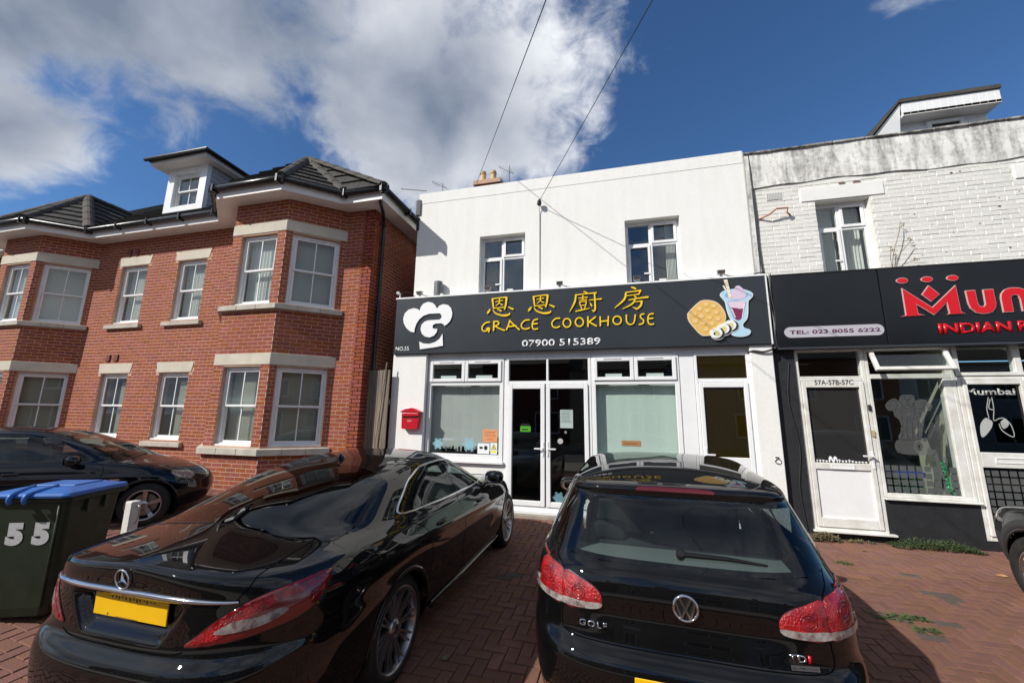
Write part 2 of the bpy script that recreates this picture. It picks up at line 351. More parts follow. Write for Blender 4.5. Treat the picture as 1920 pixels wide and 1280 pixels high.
class Fr:                         # a wall-like frame: u along, v up, n outwards
    def __init__(s, o, u, n): s.o, s.u, s.n = Vector(o), Vector(u).normalized(), Vector(n).normalized()
    def P(s, u, v, n=0.0): return s.o+s.u*u+Vector((0, 0, 1))*v+s.n*n
    def box(s, mb, u0, u1, v0, v1, n0, n1):
        mb.hexa([s.P(u0, v0, n1), s.P(u1, v0, n1), s.P(u1, v0, n0), s.P(u0, v0, n0), s.P(u0, v1, n1), s.P(u1, v1, n1), s.P(u1, v1, n0), s.P(u0, v1, n0)])
    def ring(s, mb, u0, u1, v0, v1, w, n0, n1, wb=None, wt=None):
        wb = wb or w; wt = wt or w
        s.box(mb, u0, u0+w, v0, v1, n0, n1); s.box(mb, u1-w, u1, v0, v1, n0, n1)
        s.box(mb, u0+w, u1-w, v0, v0+wb, n0, n1-0.001); s.box(mb, u0+w, u1-w, v1-wt, v1, n0, n1-0.001)
    def sheet(s, mb, u0, u1, v0, v1, n): mb.quad(s.P(u0, v0, n), s.P(u1, v0, n), s.P(u1, v1, n), s.P(u0, v1, n))
    def plate(s, mb, pts, n0, n1): mb.prism([s.P(u, v, n1) for u, v in pts], [s.P(u, v, n0) for u, v in pts])
    def mat(s, u=0, v=0, n=0):
        p = s.P(u, v, n); m = Matrix.Identity(4)
        for i in range(3): m[i][0], m[i][1], m[i][2], m[i][3] = s.u[i], (0, 0, 1)[i], s.n[i], p[i]
        return m
FX = lambda Y: Fr((0, Y, 0), (1, 0, 0), (0, -1, 0))            # a wall facing the street; u = X, v = Z

def panel(mb, fr, u0, u1, v0, v1, opens, thick, back=True):
    us = sorted({u0, u1, *[x for o in opens for x in o[:2]]}); vs_ = sorted({v0, v1, *[x for o in opens for x in o[2:4]]})
    us = [u for u in us if u0-1e-6 <= u <= u1+1e-6]; vs_ = [v for v in vs_ if v0-1e-6 <= v <= v1+1e-6]
    hole = lambda u, v: any(o[0] < u < o[1] and o[2] < v < o[3] for o in opens)
    for a, b in zip(us, us[1:]):
        for c, d in zip(vs_, vs_[1:]):
            if hole((a+b)/2, (c+d)/2): continue
            fr.sheet(mb, a, b, c, d, 0)
            if back: mb.quad(fr.P(b, c, -thick), fr.P(a, c, -thick), fr.P(a, d, -thick), fr.P(b, d, -thick))
    for o in opens:
        a, b, c, d = max(o[0], u0), min(o[1], u1), max(o[2], v0), min(o[3], v1)
        mb.quad(fr.P(a, c, 0), fr.P(a, c, -thick), fr.P(a, d, -thick), fr.P(a, d, 0))
        mb.quad(fr.P(b, c, -thick), fr.P(b, c, 0), fr.P(b, d, 0), fr.P(b, d, -thick))
        mb.quad(fr.P(a, c, -thick), fr.P(a, c, 0), fr.P(b, c, 0), fr.P(b, c, -thick))
        mb.quad(fr.P(a, d, 0), fr.P(a, d, -thick), fr.P(b, d, -thick), fr.P(b, d, 0))
    mb.quad(fr.P(u0, v0, 0), fr.P(u0, v1, 0), fr.P(u0, v1, -thick), fr.P(u0, v0, -thick))
    mb.quad(fr.P(u1, v0, -thick), fr.P(u1, v1, -thick), fr.P(u1, v1, 0), fr.P(u1, v0, 0))
    mb.quad(fr.P(u0, v1, 0), fr.P(u1, v1, 0), fr.P(u1, v1, -thick), fr.P(u0, v1, -thick))

def courses(fr, u0, u1, v0, v1, opens, L=0.225, H=0.075, gap=0.010, ph=0.0, jit=0.0):
    out = []; r = 0; v = v0
    while v < v1-0.02:
        a, b = v+gap/2, min(v+H-gap/2, v1)
        cuts = sorted((o[0], o[1]) for o in opens if min(b, o[3])-max(a, o[2]) > 0.018)
        spans = []; x = u0
        for c0, c1 in cuts:
            if c0 > x: spans.append((x, c0))
            x = max(x, c1)
        if x < u1: spans.append((x, u1))
        for s0, s1 in spans:
            k = math.floor((s0-u0-ph)/L)-1; off = u0+ph+(0.5*L if r % 2 else 0)
            while True:
                p, q = off+k*L+gap/2, off+(k+1)*L-gap/2; k += 1
                if p > s1: break
                p, q = max(p, s0+0.001), min(q, s1-0.001)
                if q-p > 0.03: out.append((fr, p+random.uniform(-jit, jit), q+random.uniform(-jit, jit), a+random.uniform(-jit, jit)*0.7, b+random.uniform(-jit, jit)*0.7))
        v += H; r += 1
    return out
def unit_piece(name, m, ch):
    mb = MB(); c = ch
    mb.quad((c, c, 1), (1-c, c, 1), (1-c, 1-c, 1), (c, 1-c, 1))
    b = [(0, 0, 0.4), (1, 0, 0.4), (1, 1, 0.4), (0, 1, 0.4)]; t = [(c, c, 1), (1-c, c, 1), (1-c, 1-c, 1), (c, 1-c, 1)]; g = [(0, 0, -1), (1, 0, -1), (1, 1, -1), (0, 1, -1)]
    for k in range(4):
        j = (k+1) % 4; mb.quad(b[k], b[j], t[j], t[k]); mb.quad(g[k], g[j], b[j], b[k])
    return mb.mesh(name, m)
def lay_bricks(recs, owner, proud, m, n_obj, name='brick', vis=None, rough=0.0, stuff_parent=None, stuff_name='brickwork'):
    """The pieces that show largest become objects of their own; the others are one mesh."""
    info = []
    for r in recs:
        fr, p, q, a, b = r[:5]; c = fr.P((p+q)/2, (a+b)/2, 0); x, y, d = proj(c)
        size = (q-p)*max(0.0, (Vector(CAM)-c).normalized().dot(fr.n))/max(d, .1)
        if d < 0.2 or not (0 < x < 1920 and 0 < y < 1280) or (vis and not vis(x, y)): size = -1
        info.append(size)
    order = sorted(range(len(recs)), key=lambda i: -info[i]); pick = set(i for i in order[:n_obj] if info[i] > 0)
    um = unit_piece(name, m, 0.02); rest = {}
    for i, r in enumerate(recs):
        fr, p, q, a, b = r[:5]; own = r[5] if len(r) > 5 else owner; pr = proud+random.uniform(-rough, rough)
        if i in pick:
            M_ = fr.mat(p, a, 0) @ Matrix.Diagonal((q-p, b-a, pr, 1))
            link(name, um, own, M_)
        else:
            mb = rest.setdefault(own.name, (own, MB()))[1]; e = 0.003
            c = [(p, a), (q, a), (q, b), (p, b)]; t = [(p+e, a+e), (q-e, a+e), (q-e, b-e), (p+e, b-e)]
            tp = [pr+random.uniform(-rough, rough)*0.5 for _ in range(4)]
            mb.poly([fr.P(*t[k], tp[k]) for k in range(4)])
            i0 = len(mb.v)-4; j0 = len(mb.v); mb.v += [tuple(fr.P(*c[k], -0.002)) for k in range(4)]
            for k in range(4):
                j = (k+1) % 4; mb.f.append((j0+k, j0+j, i0+j, i0+k))
    for own, mb in rest.values():
        o = build(stuff_name, mb, m, own, fix=False); o['kind'] = 'stuff'

def text_mesh(body, fr, u0, u1, v0, v1, n, m, parent, name, depth=0.004, bold=0.0, shear=0.0, keep=False, space=1.0):
    cu = bpy.data.curves.new(name, 'FONT'); cu.body = body; cu.extrude = 0.0; cu.offset = bold; cu.shear = shear; cu.space_character = space
    cu.resolution_u = 4
    ob = bpy.data.objects.new(name, cu); COL.objects.link(ob)
    dg = bpy.context.evaluated_depsgraph_get(); me = bpy.data.meshes.new_from_object(ob.evaluated_get(dg)); bpy.data.objects.remove(ob); bpy.data.curves.remove(cu)
    co = np.array([v.co[:] for v in me.vertices]); lo, hi = co.min(0), co.max(0)
    s = np.array([(u1-u0)/(hi[0]-lo[0]), (v1-v0)/(hi[1]-lo[1])])
    if keep: s[:] = s.min()
    bm = bmesh.new(); bm.from_mesh(me)
    for v in bm.verts: v.co = fr.P(u0+(v.co.x-lo[0])*s[0], v0+(v.co.y-lo[1])*s[1], n)
    if depth > 0:
        r = bmesh.ops.extrude_face_region(bm, geom=bm.faces[:])
        bmesh.ops.translate(bm, vec=fr.n*depth, verts=[g for g in r['geom'] if isinstance(g, bmesh.types.BMVert)])
    bmesh.ops.recalc_face_normals(bm, faces=bm.faces)
    bm.to_mesh(me); bm.free(); me.name = name; me.materials.clear(); me.materials.append(MATS[m])
    return link(name, me, parent)
def spline(pts, k=6, closed=False):                 # Catmull-Rom through 2-D or 3-D points
    P = [np.array(p, float) for p in pts]; n = len(P); out = []
    for i in range(n if closed else n-1):
        p1, p2 = P[i], P[(i+1) % n]
        p0 = P[(i-1) % n] if (closed or i > 0) else 2*p1-p2
        p3 = P[(i+2) % n] if (closed or i+2 < n) else 2*p2-p1
        for j in range(k):
            t = j/k; out.append(0.5*((2*p1)+(-p0+p2)*t+(2*p0-5*p1+4*p2-p3)*t*t+(-p0+3*p1-3*p2+p3)*t**3))
    if not closed: out.append(P[-1])
    return out
def fill2d(pts):                                    # a closed outline of any shape, triangulated
    v = [Vector((p[0], p[1])) for p in pts]; n = len(v)
    r = geometry.delaunay_2d_cdt(v, [(i, (i+1) % n) for i in range(n)], [], 1, 1e-7)
    return [tuple(p) for p in r[0]], r[2]
def flat_shape(outl, fr, n0, n1, m, parent, name):  # outl: list of (u, v)
    vs2, fs = fill2d(outl); mb = MB(); i = 0
    mb.v += [tuple(fr.P(u, v, n1)) for u, v in vs2]; mb.f += [tuple(f) for f in fs]
    n = len(outl); b = len(mb.v)
    mb.v += [tuple(fr.P(u, v, n1)) for u, v in outl]+[tuple(fr.P(u, v, n0)) for u, v in outl]
    for k in range(n):
        j = (k+1) % n; mb.f.append((b+k, b+j, b+n+j, b+n+k))
    return build(name, mb, m, parent)
def stroke_outline(pts, ws, k=5):
    c = spline([(*p, w) for p, w in zip(pts, ws)], k); L, Rr = [], []
    for i, p in enumerate(c):
        t = c[min(i+1, len(c)-1)][:2]-c[max(i-1, 0)][:2]; t = t/(np.hypot(*t)+1e-9); nn = np.array([-t[1], t[0]])
        L.append(p[:2]+nn*p[2]/2); Rr.append(p[:2]-nn*p[2]/2)
    t0 = c[0][:2]-c[1][:2]; t0 = t0/(np.hypot(*t0)+1e-9); t1 = c[-1][:2]-c[-2][:2]; t1 = t1/(np.hypot(*t1)+1e-9)
    return [tuple(x) for x in L]+[tuple(c[-1][:2]+t1*c[-1][2]*0.4)]+[tuple(x) for x in Rr[::-1]]+[tuple(c[0][:2]+t0*c[0][2]*0.4)]
class Zoom:                                         # reads points off an enlarged piece of the photograph onto a wall plane
    def __init__(s, x0, y0, k, Y): s.x0, s.y0, s.k, s.Y = x0, y0, k, Y
    def __call__(s, x, y):
        p = onY(s.x0+x/s.k, s.y0+y/s.k, s.Y); return (p[0], p[2])
def rect(u0, u1, v0, v1): return [(u0, v0), (u1, v0), (u1, v1), (u0, v1)]
def ellipse(cx_, cy_, rx, ry, n=28, a0=0.0): return [(cx_+rx*math.cos(2*math.pi*k/n+a0), cy_+ry*math.sin(2*math.pi*k/n+a0)) for k in range(n)]
# ------------------------------------------------------------------ the ground
mb = MB(); ys = [-600, -60, -22, -13.0, -9.0, 0.0, 14, 600]
for a, b in zip(ys, ys[1:]):
    mb.quad((-600, a, gz(a)-0.03), (600, a, gz(a)-0.03), (600, b, gz(b)-0.03), (-600, b, gz(b)-0.03))
build('ground', mb, 'asphalt', fix=False, kind='structure')
mb = MB()
xs_, ys_ = [-16, -7.5, -3.5, 9], [-8.6, -6.6, 0.0, 0.6]
for a, b in zip(xs_, xs_[1:]):
    for c, d in zip(ys_, ys_[1:]):
        k_ = max(1, int((d-c)/.5))
        for q in range(k_):
            y0_, y1_ = c+(d-c)*q/k_, c+(d-c)*(q+1)/k_
            mb.quad(*[(x, y, gz(y, x)-0.006) for x, y in ((a, y0_), (b, y0_), (b, y1_), (a, y1_))])
drive = build('driveway', mb, 'joint', fix=False, kind='structure')
mb = MB(); mb.box(-60, 60, -11.4, -8.6, -0.36, -0.255); mb.box(-60, 60, -11.55, -11.4, -0.40, -0.250)
build('pavement', mb, 'concrete', fix=False, kind='structure')
mb = MB(); mb.box(-60, 60, -21.5, -19.0, -0.42, -0.18); build('far_pavement', mb, 'concrete', fix=False, kind='structure')

W_, gp = 0.1, 0.006
recs, x_lo, x_hi, y_lo = [], -12.4, 7.4, -7.6
stain = [(onY(1775, 1120, 0)[:2], 0)]
def gpt(px, py):
    d = ray(px, py); s_ = (0.03*CAM[1]-CAM[2])/(d[2]-0.03*d[1]); return CAM+d*s_
grey_spots = [(gpt(*q), r) for q, r in (((1775, 1120), .15), ((1760, 1200), .08), ((950, 1080), .10), ((1700, 1075), .07))]
um_r = unit_piece('paver', 'paver', 0.05); um_g = unit_piece('paver', 'paver_grey', 0.05)
slope = Vector((0, 1, 0.03)).normalized(); nrm = Vector((0, -0.03, 1)).normalized()
pav = []
nx0, nx1, ny0, ny1 = int(x_lo/W_), int(x_hi/W_), int(y_lo/W_), 0
for i in range(nx0, nx1):
    for j in range(ny0, ny1):
        m_ = (i-j) % 4
        if m_ == 0: pav.append((i*W_, j*W_, 2*W_, W_))
        elif m_ == 3: pav.append((i*W_, j*W_, W_, 2*W_))
pav = [p for p in pav if p[1]+p[3] <= 0.05]
def psize(p):
    c = (p[0]+p[2]/2, p[1]+p[3]/2); x, y, d = proj((c[0], c[1], 0.03*c[1]))
    if d < .3 or not (0 < x < 1920 and 0 < y < 1290): return -1
    if c[0] < -1.62: return -1                                                # under the saloon and beyond
    if -0.62 < c[0] < 1.3 and c[1] < -0.7: return -1                          # under the hatchback
    return 1/d
order = sorted(range(len(pav)), key=lambda k: -psize(pav[k])); pick = set(k for k in order[:300] if psize(pav[k]) > 0)
rest = {'paver': MB(), 'paver_grey': MB()}
for k, (x, y, w, h) in enumerate(pav):
    cx_, cy_ = x+w/2, y+h/2
    g = any((cx_-q[0])**2+(cy_-q[1])**2 < r*r for q, r in grey_spots) or random.random() < 0.006
    z = 0.008+random.gauss(0, 0.0018); tx, ty = random.gauss(0, .006), random.gauss(0, .006)
    e = 0.0055
    a, b, c, d = x+gp/2, x+w-gp/2, y+gp/2, y+h-gp/2
    H = lambda px_, py_, dz_: (px_, py_, gz(py_, px_)+z+tx*(px_-cx_)+ty*(py_-cy_)+dz_)
    if k in pick:
        o = bpy.data.objects.new('paver', um_g if g else um_r); COL.objects.link(o)
        o.matrix_world = Matrix.Translation((a, c, 0.03*c)) @ Matrix.Rotation(math.atan(0.03), 4, 'X') @ Matrix.Diagonal((b-a, d-c, max(z, 0.003), 1))
        o.parent = drive
    else:
        mb = rest['paver_grey' if g else 'paver']; i0 = len(mb.v)
        mb.v += [H(a+e, c+e, 0), H(b-e, c+e, 0), H(b-e, d-e, 0), H(a+e, d-e, 0), H(a, c, -.006), H(b, c, -.006), H(b, d, -.006), H(a, d, -.006), H(a, c, -.02), H(b, c, -.02), H(b, d, -.02), H(a, d, -.02)]
        mb.f.append((i0, i0+1, i0+2, i0+3))
        for q in range(4):
            r = (q+1) % 4; mb.f += [(i0+4+q, i0+4+r, i0+r, i0+q), (i0+8+q, i0+8+r, i0+4+r, i0+4+q)]
for m_, mb in rest.items():
    o = build('paving', mb, m_, drive, fix=False); o['kind'] = 'stuff'
# ------------------------------------------------------------------ red brick house
YM, YB = -0.45, -1.20
HB = thing('brick_house', 'red brick house with two canted bays, cream stone bands and dark tiled roof', 'house', (-9, -0.45, 0))
hb_recs = []
def house_wall(fr, u0, u1, v0, v1, opens, name='wall', ph=0.0, lip=()):
    mb = MB(); panel(mb, fr, u0, u1, v0, v1, opens, 0.24); w = build(name, mb, 'mortar', HB)
    hb_recs.extend([(*r, w) for r in courses(fr, u0, u1, v0, v1, list(opens)+list(lip), ph=ph, gap=.0105)]); return w
def blind_mesh(fr, u0, u1, v0, v1, n, pitch=0.027):
    mb = MB(); v = v0
    while v < v1:
        mb.quad(fr.P(u0, v, n-.004), fr.P(u1, v, n-.004), fr.P(u1, v+pitch*.98, n+.008), fr.P(u0, v+pitch*.98, n+.008)); v += pitch
    return mb
def sash_window(fr, u0, u1, v0, v1, parent, blind=0, open_=0.0):
    """Sliding sash: frame, two sashes with a glazing bar each, four panes, vent, sill board."""
    n0 = -0.10; mb = MB(); fr.ring(mb, u0, u1, v0, v1, 0.055, n0-.05, n0+.03)
    fr.box(mb, u0-.005, u1+.005, v0-.012, v0+.03, n0+.032, n0+.075)
    w = build('window', mb, 'upvc', parent, bevel=.004)
    a, b, c, d = u0+.055, u1-.055, v0+.055, v1-.055; mid = (c+d)/2; cu = (a+b)/2
    for k, (lo, hi, nn) in enumerate(((mid-.02, d, n0+.005), (c, mid+.02, n0-.022))):
        mb = MB(); fr.ring(mb, a+.001, b-.001, lo, hi, 0.042, nn-.018, nn+.018); s = build('sash', mb, 'upvc', w, bevel=.004)
        mb = MB(); fr.box(mb, cu-.010, cu+.010, lo+.042, hi-.042, nn-.008, nn+.008); build('glazing_bar', mb, 'upvc', w)
        for p, q in ((a+.043, cu-.010), (cu+.010, b-.043)):
            mb = MB(); fr.box(mb, p, q, lo+.042, hi-.042, nn-.003, nn+.001); build('pane', mb, 'glass_house', w)
    mb = MB(); fr.box(mb, cu-.14, cu+.14, d-.002, d+.022, n0+.032, n0+.046); build('trickle_vent', mb, 'upvc', w)
    nb = n0-.14
    if blind == 1: build('blind', blind_mesh(fr, u0+.04, u1-.04, v0+.03, v1, nb), 'blind', w, fix=False)
    elif blind == 2:
        mb = MB(); k = 22; us = np.linspace(u0+.02, u1-.02, k)
        for i in range(k-1): mb.quad(fr.P(us[i], v0, nb+.02*(i % 2)), fr.P(us[i+1], v0, nb+.02*((i+1) % 2)), fr.P(us[i+1], v1, nb+.02*((i+1) % 2)), fr.P(us[i], v1, nb+.02*(i % 2)))
        build('curtain', mb, 'curtain', w, fix=False)
    elif blind == 3: build('blind', blind_mesh(fr, u0+(u1-u0)*.42, u1-.04, v0+.03, v0+(v1-v0)*.88, nb), 'blind', w, fix=False)
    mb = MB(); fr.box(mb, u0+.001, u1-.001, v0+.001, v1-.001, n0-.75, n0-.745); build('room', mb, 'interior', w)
    return w
def lintel(fr, u0, u1, v0, v1, splay, parent, m='stone', n=0.012):
    mb = MB(); fr.plate(mb, [(u0, v0), (u1, v0), (u1+splay, v1), (u0-splay, v1)], -.05, n); build('lintel', mb, m, parent, bevel=.004)
def sill(fr, u0, u1, v0, v1, parent, out=0.075, pieces=1, m='sill_stone'):
    for k in range(pieces):
        p, q = u0+(u1-u0)*k/pieces, u0+(u1-u0)*(k+1)/pieces-(.004 if k < pieces-1 else 0); mb = MB()
        mb.prism([fr.P(p, v0, out), fr.P(p, v1-.02, out), fr.P(p, v1, -.08), fr.P(p, v0, -.08)], [fr.P(q, v0, out), fr.P(q, v1-.02, out), fr.P(q, v1, -.08), fr.P(q, v0, -.08)])
        build('sill', mb, m, parent, bevel=.005)
fm = FX(YM)
GZ = -0.03
Z_TOP = 6.05
LOW, UPP = (1.10, 2.57), (3.79, 5.25)
wins = []
def main_wall(u0, u1, cols):
    op = [(c, c+.88, *z) for c in cols for z in (LOW, UPP)]
    w = house_wall(fm, u0, u1, GZ, Z_TOP, op, lip=[(c-.10, c+.98, z[1], z[1]+.24) for c in cols for z in (LOW, UPP)])
    for c in cols:
        for z, bl in ((LOW, 3), (UPP, 2)):
            sash_window(fm, c, c+.88, z[0], z[1], HB, bl)
            lintel(fm, c-.06, c+.94, z[1]+.012, z[1]+.235, .045, HB); sill(fm, c-.13, c+1.01, z[0]-.135, z[0]-.02, HB)
    return w
def bay(xr):
    """A canted bay whose right front arris stands at xr: left cant, front, right cant."""
    xl = xr-1.31; d = YM-YB; dx = 0.83
    ff = FX(YB); s = math.hypot(d, dx)
    fr_r = Fr((xr, YB, 0), (dx, d, 0), (d, -dx, 0)); fr_l = Fr((xl-dx, YM, 0), (dx, -d, 0), (-d, -dx, 0))
    spec = ((ff, xl, xr, (xl+.23, xl+1.11)), (fr_r, 0.0, s, (.12, 1.00)), (fr_l, 0.0, s, (.12, 1.00)))
    for k, (fr, u0, u1, (a, b)) in enumerate(spec):
        op = [(a, b, *LOW), (a, b, *UPP)]; bands = [(u0, u1, 2.60, 2.82), (u0, u1, 5.28, 5.50), (u0, u1, .95, 1.08), (u0, u1, 3.66, 3.77)]
        house_wall(fr, u0, u1, GZ, Z_TOP, op, lip=bands, name='bay_wall', ph=.06)
        for z, bl in ((LOW, 1), (UPP, 2 if k == 0 else 1)): sash_window(fr, a, b, z[0], z[1], HB, bl)
        for v0, v1 in ((2.60, 2.82), (5.28, 5.50)):
            mb = MB(); e = 0.006; fr.box(mb, u0-e, u1+e, v0, v1, -.05, .014+.001*k); build('stone_band', mb, 'stone', HB, bevel=.004)
        for v0, v1 in ((.95, 1.085), (3.665, 3.785)): sill(fr, u0-.035-.002*k, u1+.035+.002*k, v0-.0005*k, v1-.0005*k, HB, out=.085, pieces=3)
    return xl, xr, xl-dx, xr+dx
XR = -6.25
bR = bay(XR); bL = bay(XR-7.35)
main_wall(bR[3], -4.78, [])
main_wall(bL[3], bR[2], [-11.91, -10.06])
main_wall(-19.0, bL[2], [-17.3])
fs = Fr((-4.78, YM, 0), (0, 1, 0), (1, 0, 0))                       # the flank towards the shop
house_wall(fs, 0.0, 9.0, GZ, Z_TOP, [])
mb = MB(); fl2 = Fr((-19, 8.5, 0), (0, -1, 0), (-1, 0, 0)); panel(mb, fl2, 0, 9, GZ, Z_TOP, [], .24); build('wall', mb, 'mortar', HB)
mb = MB(); fb2 = Fr((-4.78, 8.55, 0), (-1, 0, 0), (0, 1, 0)); panel(mb, fb2, 0, 14.2, GZ, Z_TOP, [], .24); build('wall', mb, 'mortar', HB)
mb = MB(); mb.box(-18.7, -5.1, 0.45, 8.2, 3.05, 3.15); build('floor', mb, 'interior', HB)
lay_bricks(hb_recs, HB, 0.003, 'brick', 300, rough=.0008, vis=lambda x, y: x > 380 and y < 850)
# small plastic vents above two windows
for c, z in ((-11.82, 2.88), (-11.56, 2.88), (-11.80, 5.53), (-11.55, 5.53)):
    mb = MB(); fm.box(mb, c, c+.13, z, z+.15, 0, .03); fm.box(mb, c+.02, c+.11, z-.02, z, .002, .025); build('vent', mb, mat('vent_red', (.16, .035, .02), .6), HB, bevel=.006)
# eaves: soffit, fascia and gutter following the outline of walls and bays
def off_path(path, d):                         # outward offset of an open polyline (outside on the right of travel, -Y side when going +X)
    P = [Vector((p[0], p[1], 0)) for p in path]; out = []
    for k, p in enumerate(P):
        ns = []
        if k > 0: t = (p-P[k-1]).normalized(); ns.append(Vector((t.y, -t.x, 0)))
        if k < len(P)-1: t = (P[k+1]-p).normalized(); ns.append(Vector((t.y, -t.x, 0)))
        if len(ns) == 1: out.append(p+ns[0]*d)
        else:
            b = (ns[0]+ns[1]).normalized(); out.append(p+b*(d/max(.3, b.dot(ns[0]))))
    return out
path = [(-19.4, YM), (bL[2], YM), (bL[0], YB), (bL[1], YB), (bL[3], YM), (bR[2], YM), (bR[0], YB), (bR[1], YB), (bR[3], YM), (-4.78, YM), (-4.78, 8.6)]
OV = 0.36
o0, o1, o2 = off_path(path, -.05), off_path(path, OV), off_path(path, OV+.02)
mb = MB(); mf = MB()
for k in range(len(path)-1):
    for A, B, z in ((o0, o1, Z_TOP-.10),): mb.quad(A[k]+Vector((0, 0, z)), A[k+1]+Vector((0, 0, z)), B[k+1]+Vector((0, 0, z)), B[k]+Vector((0, 0, z)))
    z0, z1 = Vector((0, 0, Z_TOP-.125)), Vector((0, 0, Z_TOP+.09))
    mf.prism([o1[k]+z0, o1[k+1]+z0, o1[k+1]+z1, o1[k]+z1], [o2[k]+z0, o2[k+1]+z0, o2[k+1]+z1, o2[k]+z1])
build('soffit', mb, 'soffit', HB); build('fascia', mf, 'soffit', HB)
g = off_path(path, OV+.085)
mb = MB(); mb.tube([p+Vector((0, 0, Z_TOP+.065)) for p in g], .062, 10); build('gutter', mb, 'black_plastic', HB, smooth=True)
for k in range(len(path)-1):
    L = (g[k+1]-g[k]).length; nb = max(1, int(L/.9))
    for j in range(nb+1):
        p = g[k].lerp(g[k+1], (j+.03)/(nb+.06)); mb = MB(); t = (g[k+1]-g[k]).normalized(); q = Vector((t.y, -t.x, 0))
        mb.hexa([p+t*a*.022+q*b*.072+Vector((0, 0, Z_TOP+z)) for z in (-.015, .132) for a, b in ((-1, 1), (1, 1), (1, -1), (-1, -1))])
        if proj(p+Vector((0, 0, Z_TOP)))[0] > -200: build('gutter_bracket', mb, 'black_plastic', HB)
# downpipe at the corner with its swan neck
mb = MB(); mb.tube(spline([(-4.50, -.75, Z_TOP+.03), (-4.50, -.72, Z_TOP-.12), (-4.60, -.45, Z_TOP-.22), (-4.715, -.22, Z_TOP-.34), (-4.715, -.20, Z_TOP-.6), (-4.715, -.20, 3.0), (-4.715, -.20, 0.0)], 5), .036, 10); build('downpipe', mb, 'black_plastic', HB, smooth=True)
for z in (5.3, 3.8, 2.3, .9):
    mb = MB(); mb.lathe([(-.02, .036), (-.02, .046), (.02, .046), (.02, .036)], (-4.715, -.2, z), (0, 0, 1), 12); build('pipe_clip', mb, 'black_plastic', HB)

# roofs: every course of tiles is cut to its slope
def clip_poly(poly, a, b, c):                  # keep a*x+b*y<=c
    out = []
    for k in range(len(poly)):
        p, q = poly[k], poly[(k+1) % len(poly)]; fp, fq = a*p[0]+b*p[1]-c, a*q[0]+b*q[1]-c
        if fp <= 0: out.append(p)
        if fp*fq < 0:
            t = fp/(fp-fq); out.append((p[0]+(q[0]-p[0])*t, p[1]+(q[1]-p[1])*t))
    return out
def tiled(P3, roof, n_as_parts, tw=0.30, gauge=0.30, m='tile'):
    """P3: planar polygon whose first edge is the eaves."""
    P = [Vector(p) for p in P3]; u = (P[1]-P[0]).normalized(); nn = (P[1]-P[0]).cross(P[-1]-P[0]).normalized()
    if nn.z < 0: nn = -nn
    v = nn.cross(u).normalized()
    if v.z < 0: v = -v
    p2 = [((p-P[0]).dot(u), (p-P[0]).dot(v)) for p in P]
    umin, umax = min(p[0] for p in p2), max(p[0] for p in p2); vmax = max(p[1] for p in p2); rows = int(vmax/gauge)+1
    stuff = MB(); cen = (sum(p[0] for p in p2)/len(p2), sum(p[1] for p in p2)/len(p2))
    for r in range(rows):
        k = int(umin/tw)-2
        while k*tw < umax+tw:
            x0 = k*tw+(.5*tw if r % 2 else 0); k += 1
            cell = [(x0+.004, r*gauge), (x0+tw-.004, r*gauge), (x0+tw-.004, (r+1)*gauge+.01), (x0+.004, (r+1)*gauge+.01)]
            for i in range(len(p2)):
                a_, b_ = p2[i], p2[(i+1) % len(p2)]; ea, eb = b_[1]-a_[1], -(b_[0]-a_[0]); c_ = ea*a_[0]+eb*a_[1]
                if ea*cen[0]+eb*cen[1] > c_: ea, eb, c_ = -ea, -eb, -c_
                if cell: cell = clip_poly(cell, ea, eb, c_)
            if len(cell) < 3: continue
            hh = lambda y: .034*(1-(y-r*gauge)/gauge)+.012
            mb = MB(); mb.prism([P[0]+u*x+v*y+nn*hh(y) for x, y in cell], [P[0]+u*x+v*y+nn*(-.004) for x, y in cell])
            if n_as_parts: build('tile', mb, m, roof)
            else: stuff.join(mb)
    if stuff.v: o = build('tile_courses', stuff, m, roof); o['kind'] = 'stuff'
ez = Z_TOP+.11; ge = off_path(path, OV+.07)
def bay_roof(b, i0):
    """Hipped roof over a bay: i0 indexes the eaves path at the left foot of the bay."""
    a0, a1, a2, a3 = [ge[i0+k]+Vector((0, 0, ez)) for k in range(4)]
    cxm = (b[0]+b[1])/2; apex = Vector((cxm, -.20, ez+1.45)); rb = Vector((cxm, 1.6, ez+1.45))
    mb = MB()
    for poly in ((a1, a2, apex), (a2, a3, apex), (a0, a1, apex)): mb.poly(poly)
    kl, kr = Vector((b[2]-.25, .9, ez+.0)), Vector((b[3]+.25, .9, ez))
    mb.poly([a3, kr, rb, apex]); mb.poly([kl, a0, apex, rb])
    rf = build('bay_roof', mb, 'gap', HB)
    tiled([a1, a2, apex], rf, True); tiled([a2, a3, apex], rf, True); tiled([a0, a1, apex], rf, False)
    tiled([a3, kr, rb, apex], rf, True)
    for p, q in ((a1, apex), (a2, apex), (a3, apex), (apex, rb)):
        n = max(2, int((q-p).length/.42))
        for k in range(n):
            s, e = p.lerp(q, k/n), p.lerp(q, (k+.97)/n); mb = MB(); t = (e-s).normalized(); sd = t.cross(Vector((0, 0, 1))).normalized(); up = sd.cross(t)
            pr = [(-.12, -.02), (-.10, .035), (-.05, .075), (0, .09), (.05, .075), (.10, .035), (.12, -.02)]
            mb.prism([s+sd*x+up*(y+.012) for x, y in pr], [e+sd*x+up*(y+.004) for x, y in pr]); build('ridge_tile', mb, 'ridge', rf)
bay_roof(bR, 6); bay_roof(bL, 1)
mb = MB(); rz = 4.06
pA, pB, pC, pD = Vector((-19.6, -.88, ez-.01)), Vector((-4.35, -.88, ez-.01)), Vector((-9.13, 3.9, ez+rz)), Vector((-15.5, 3.9, ez+rz))
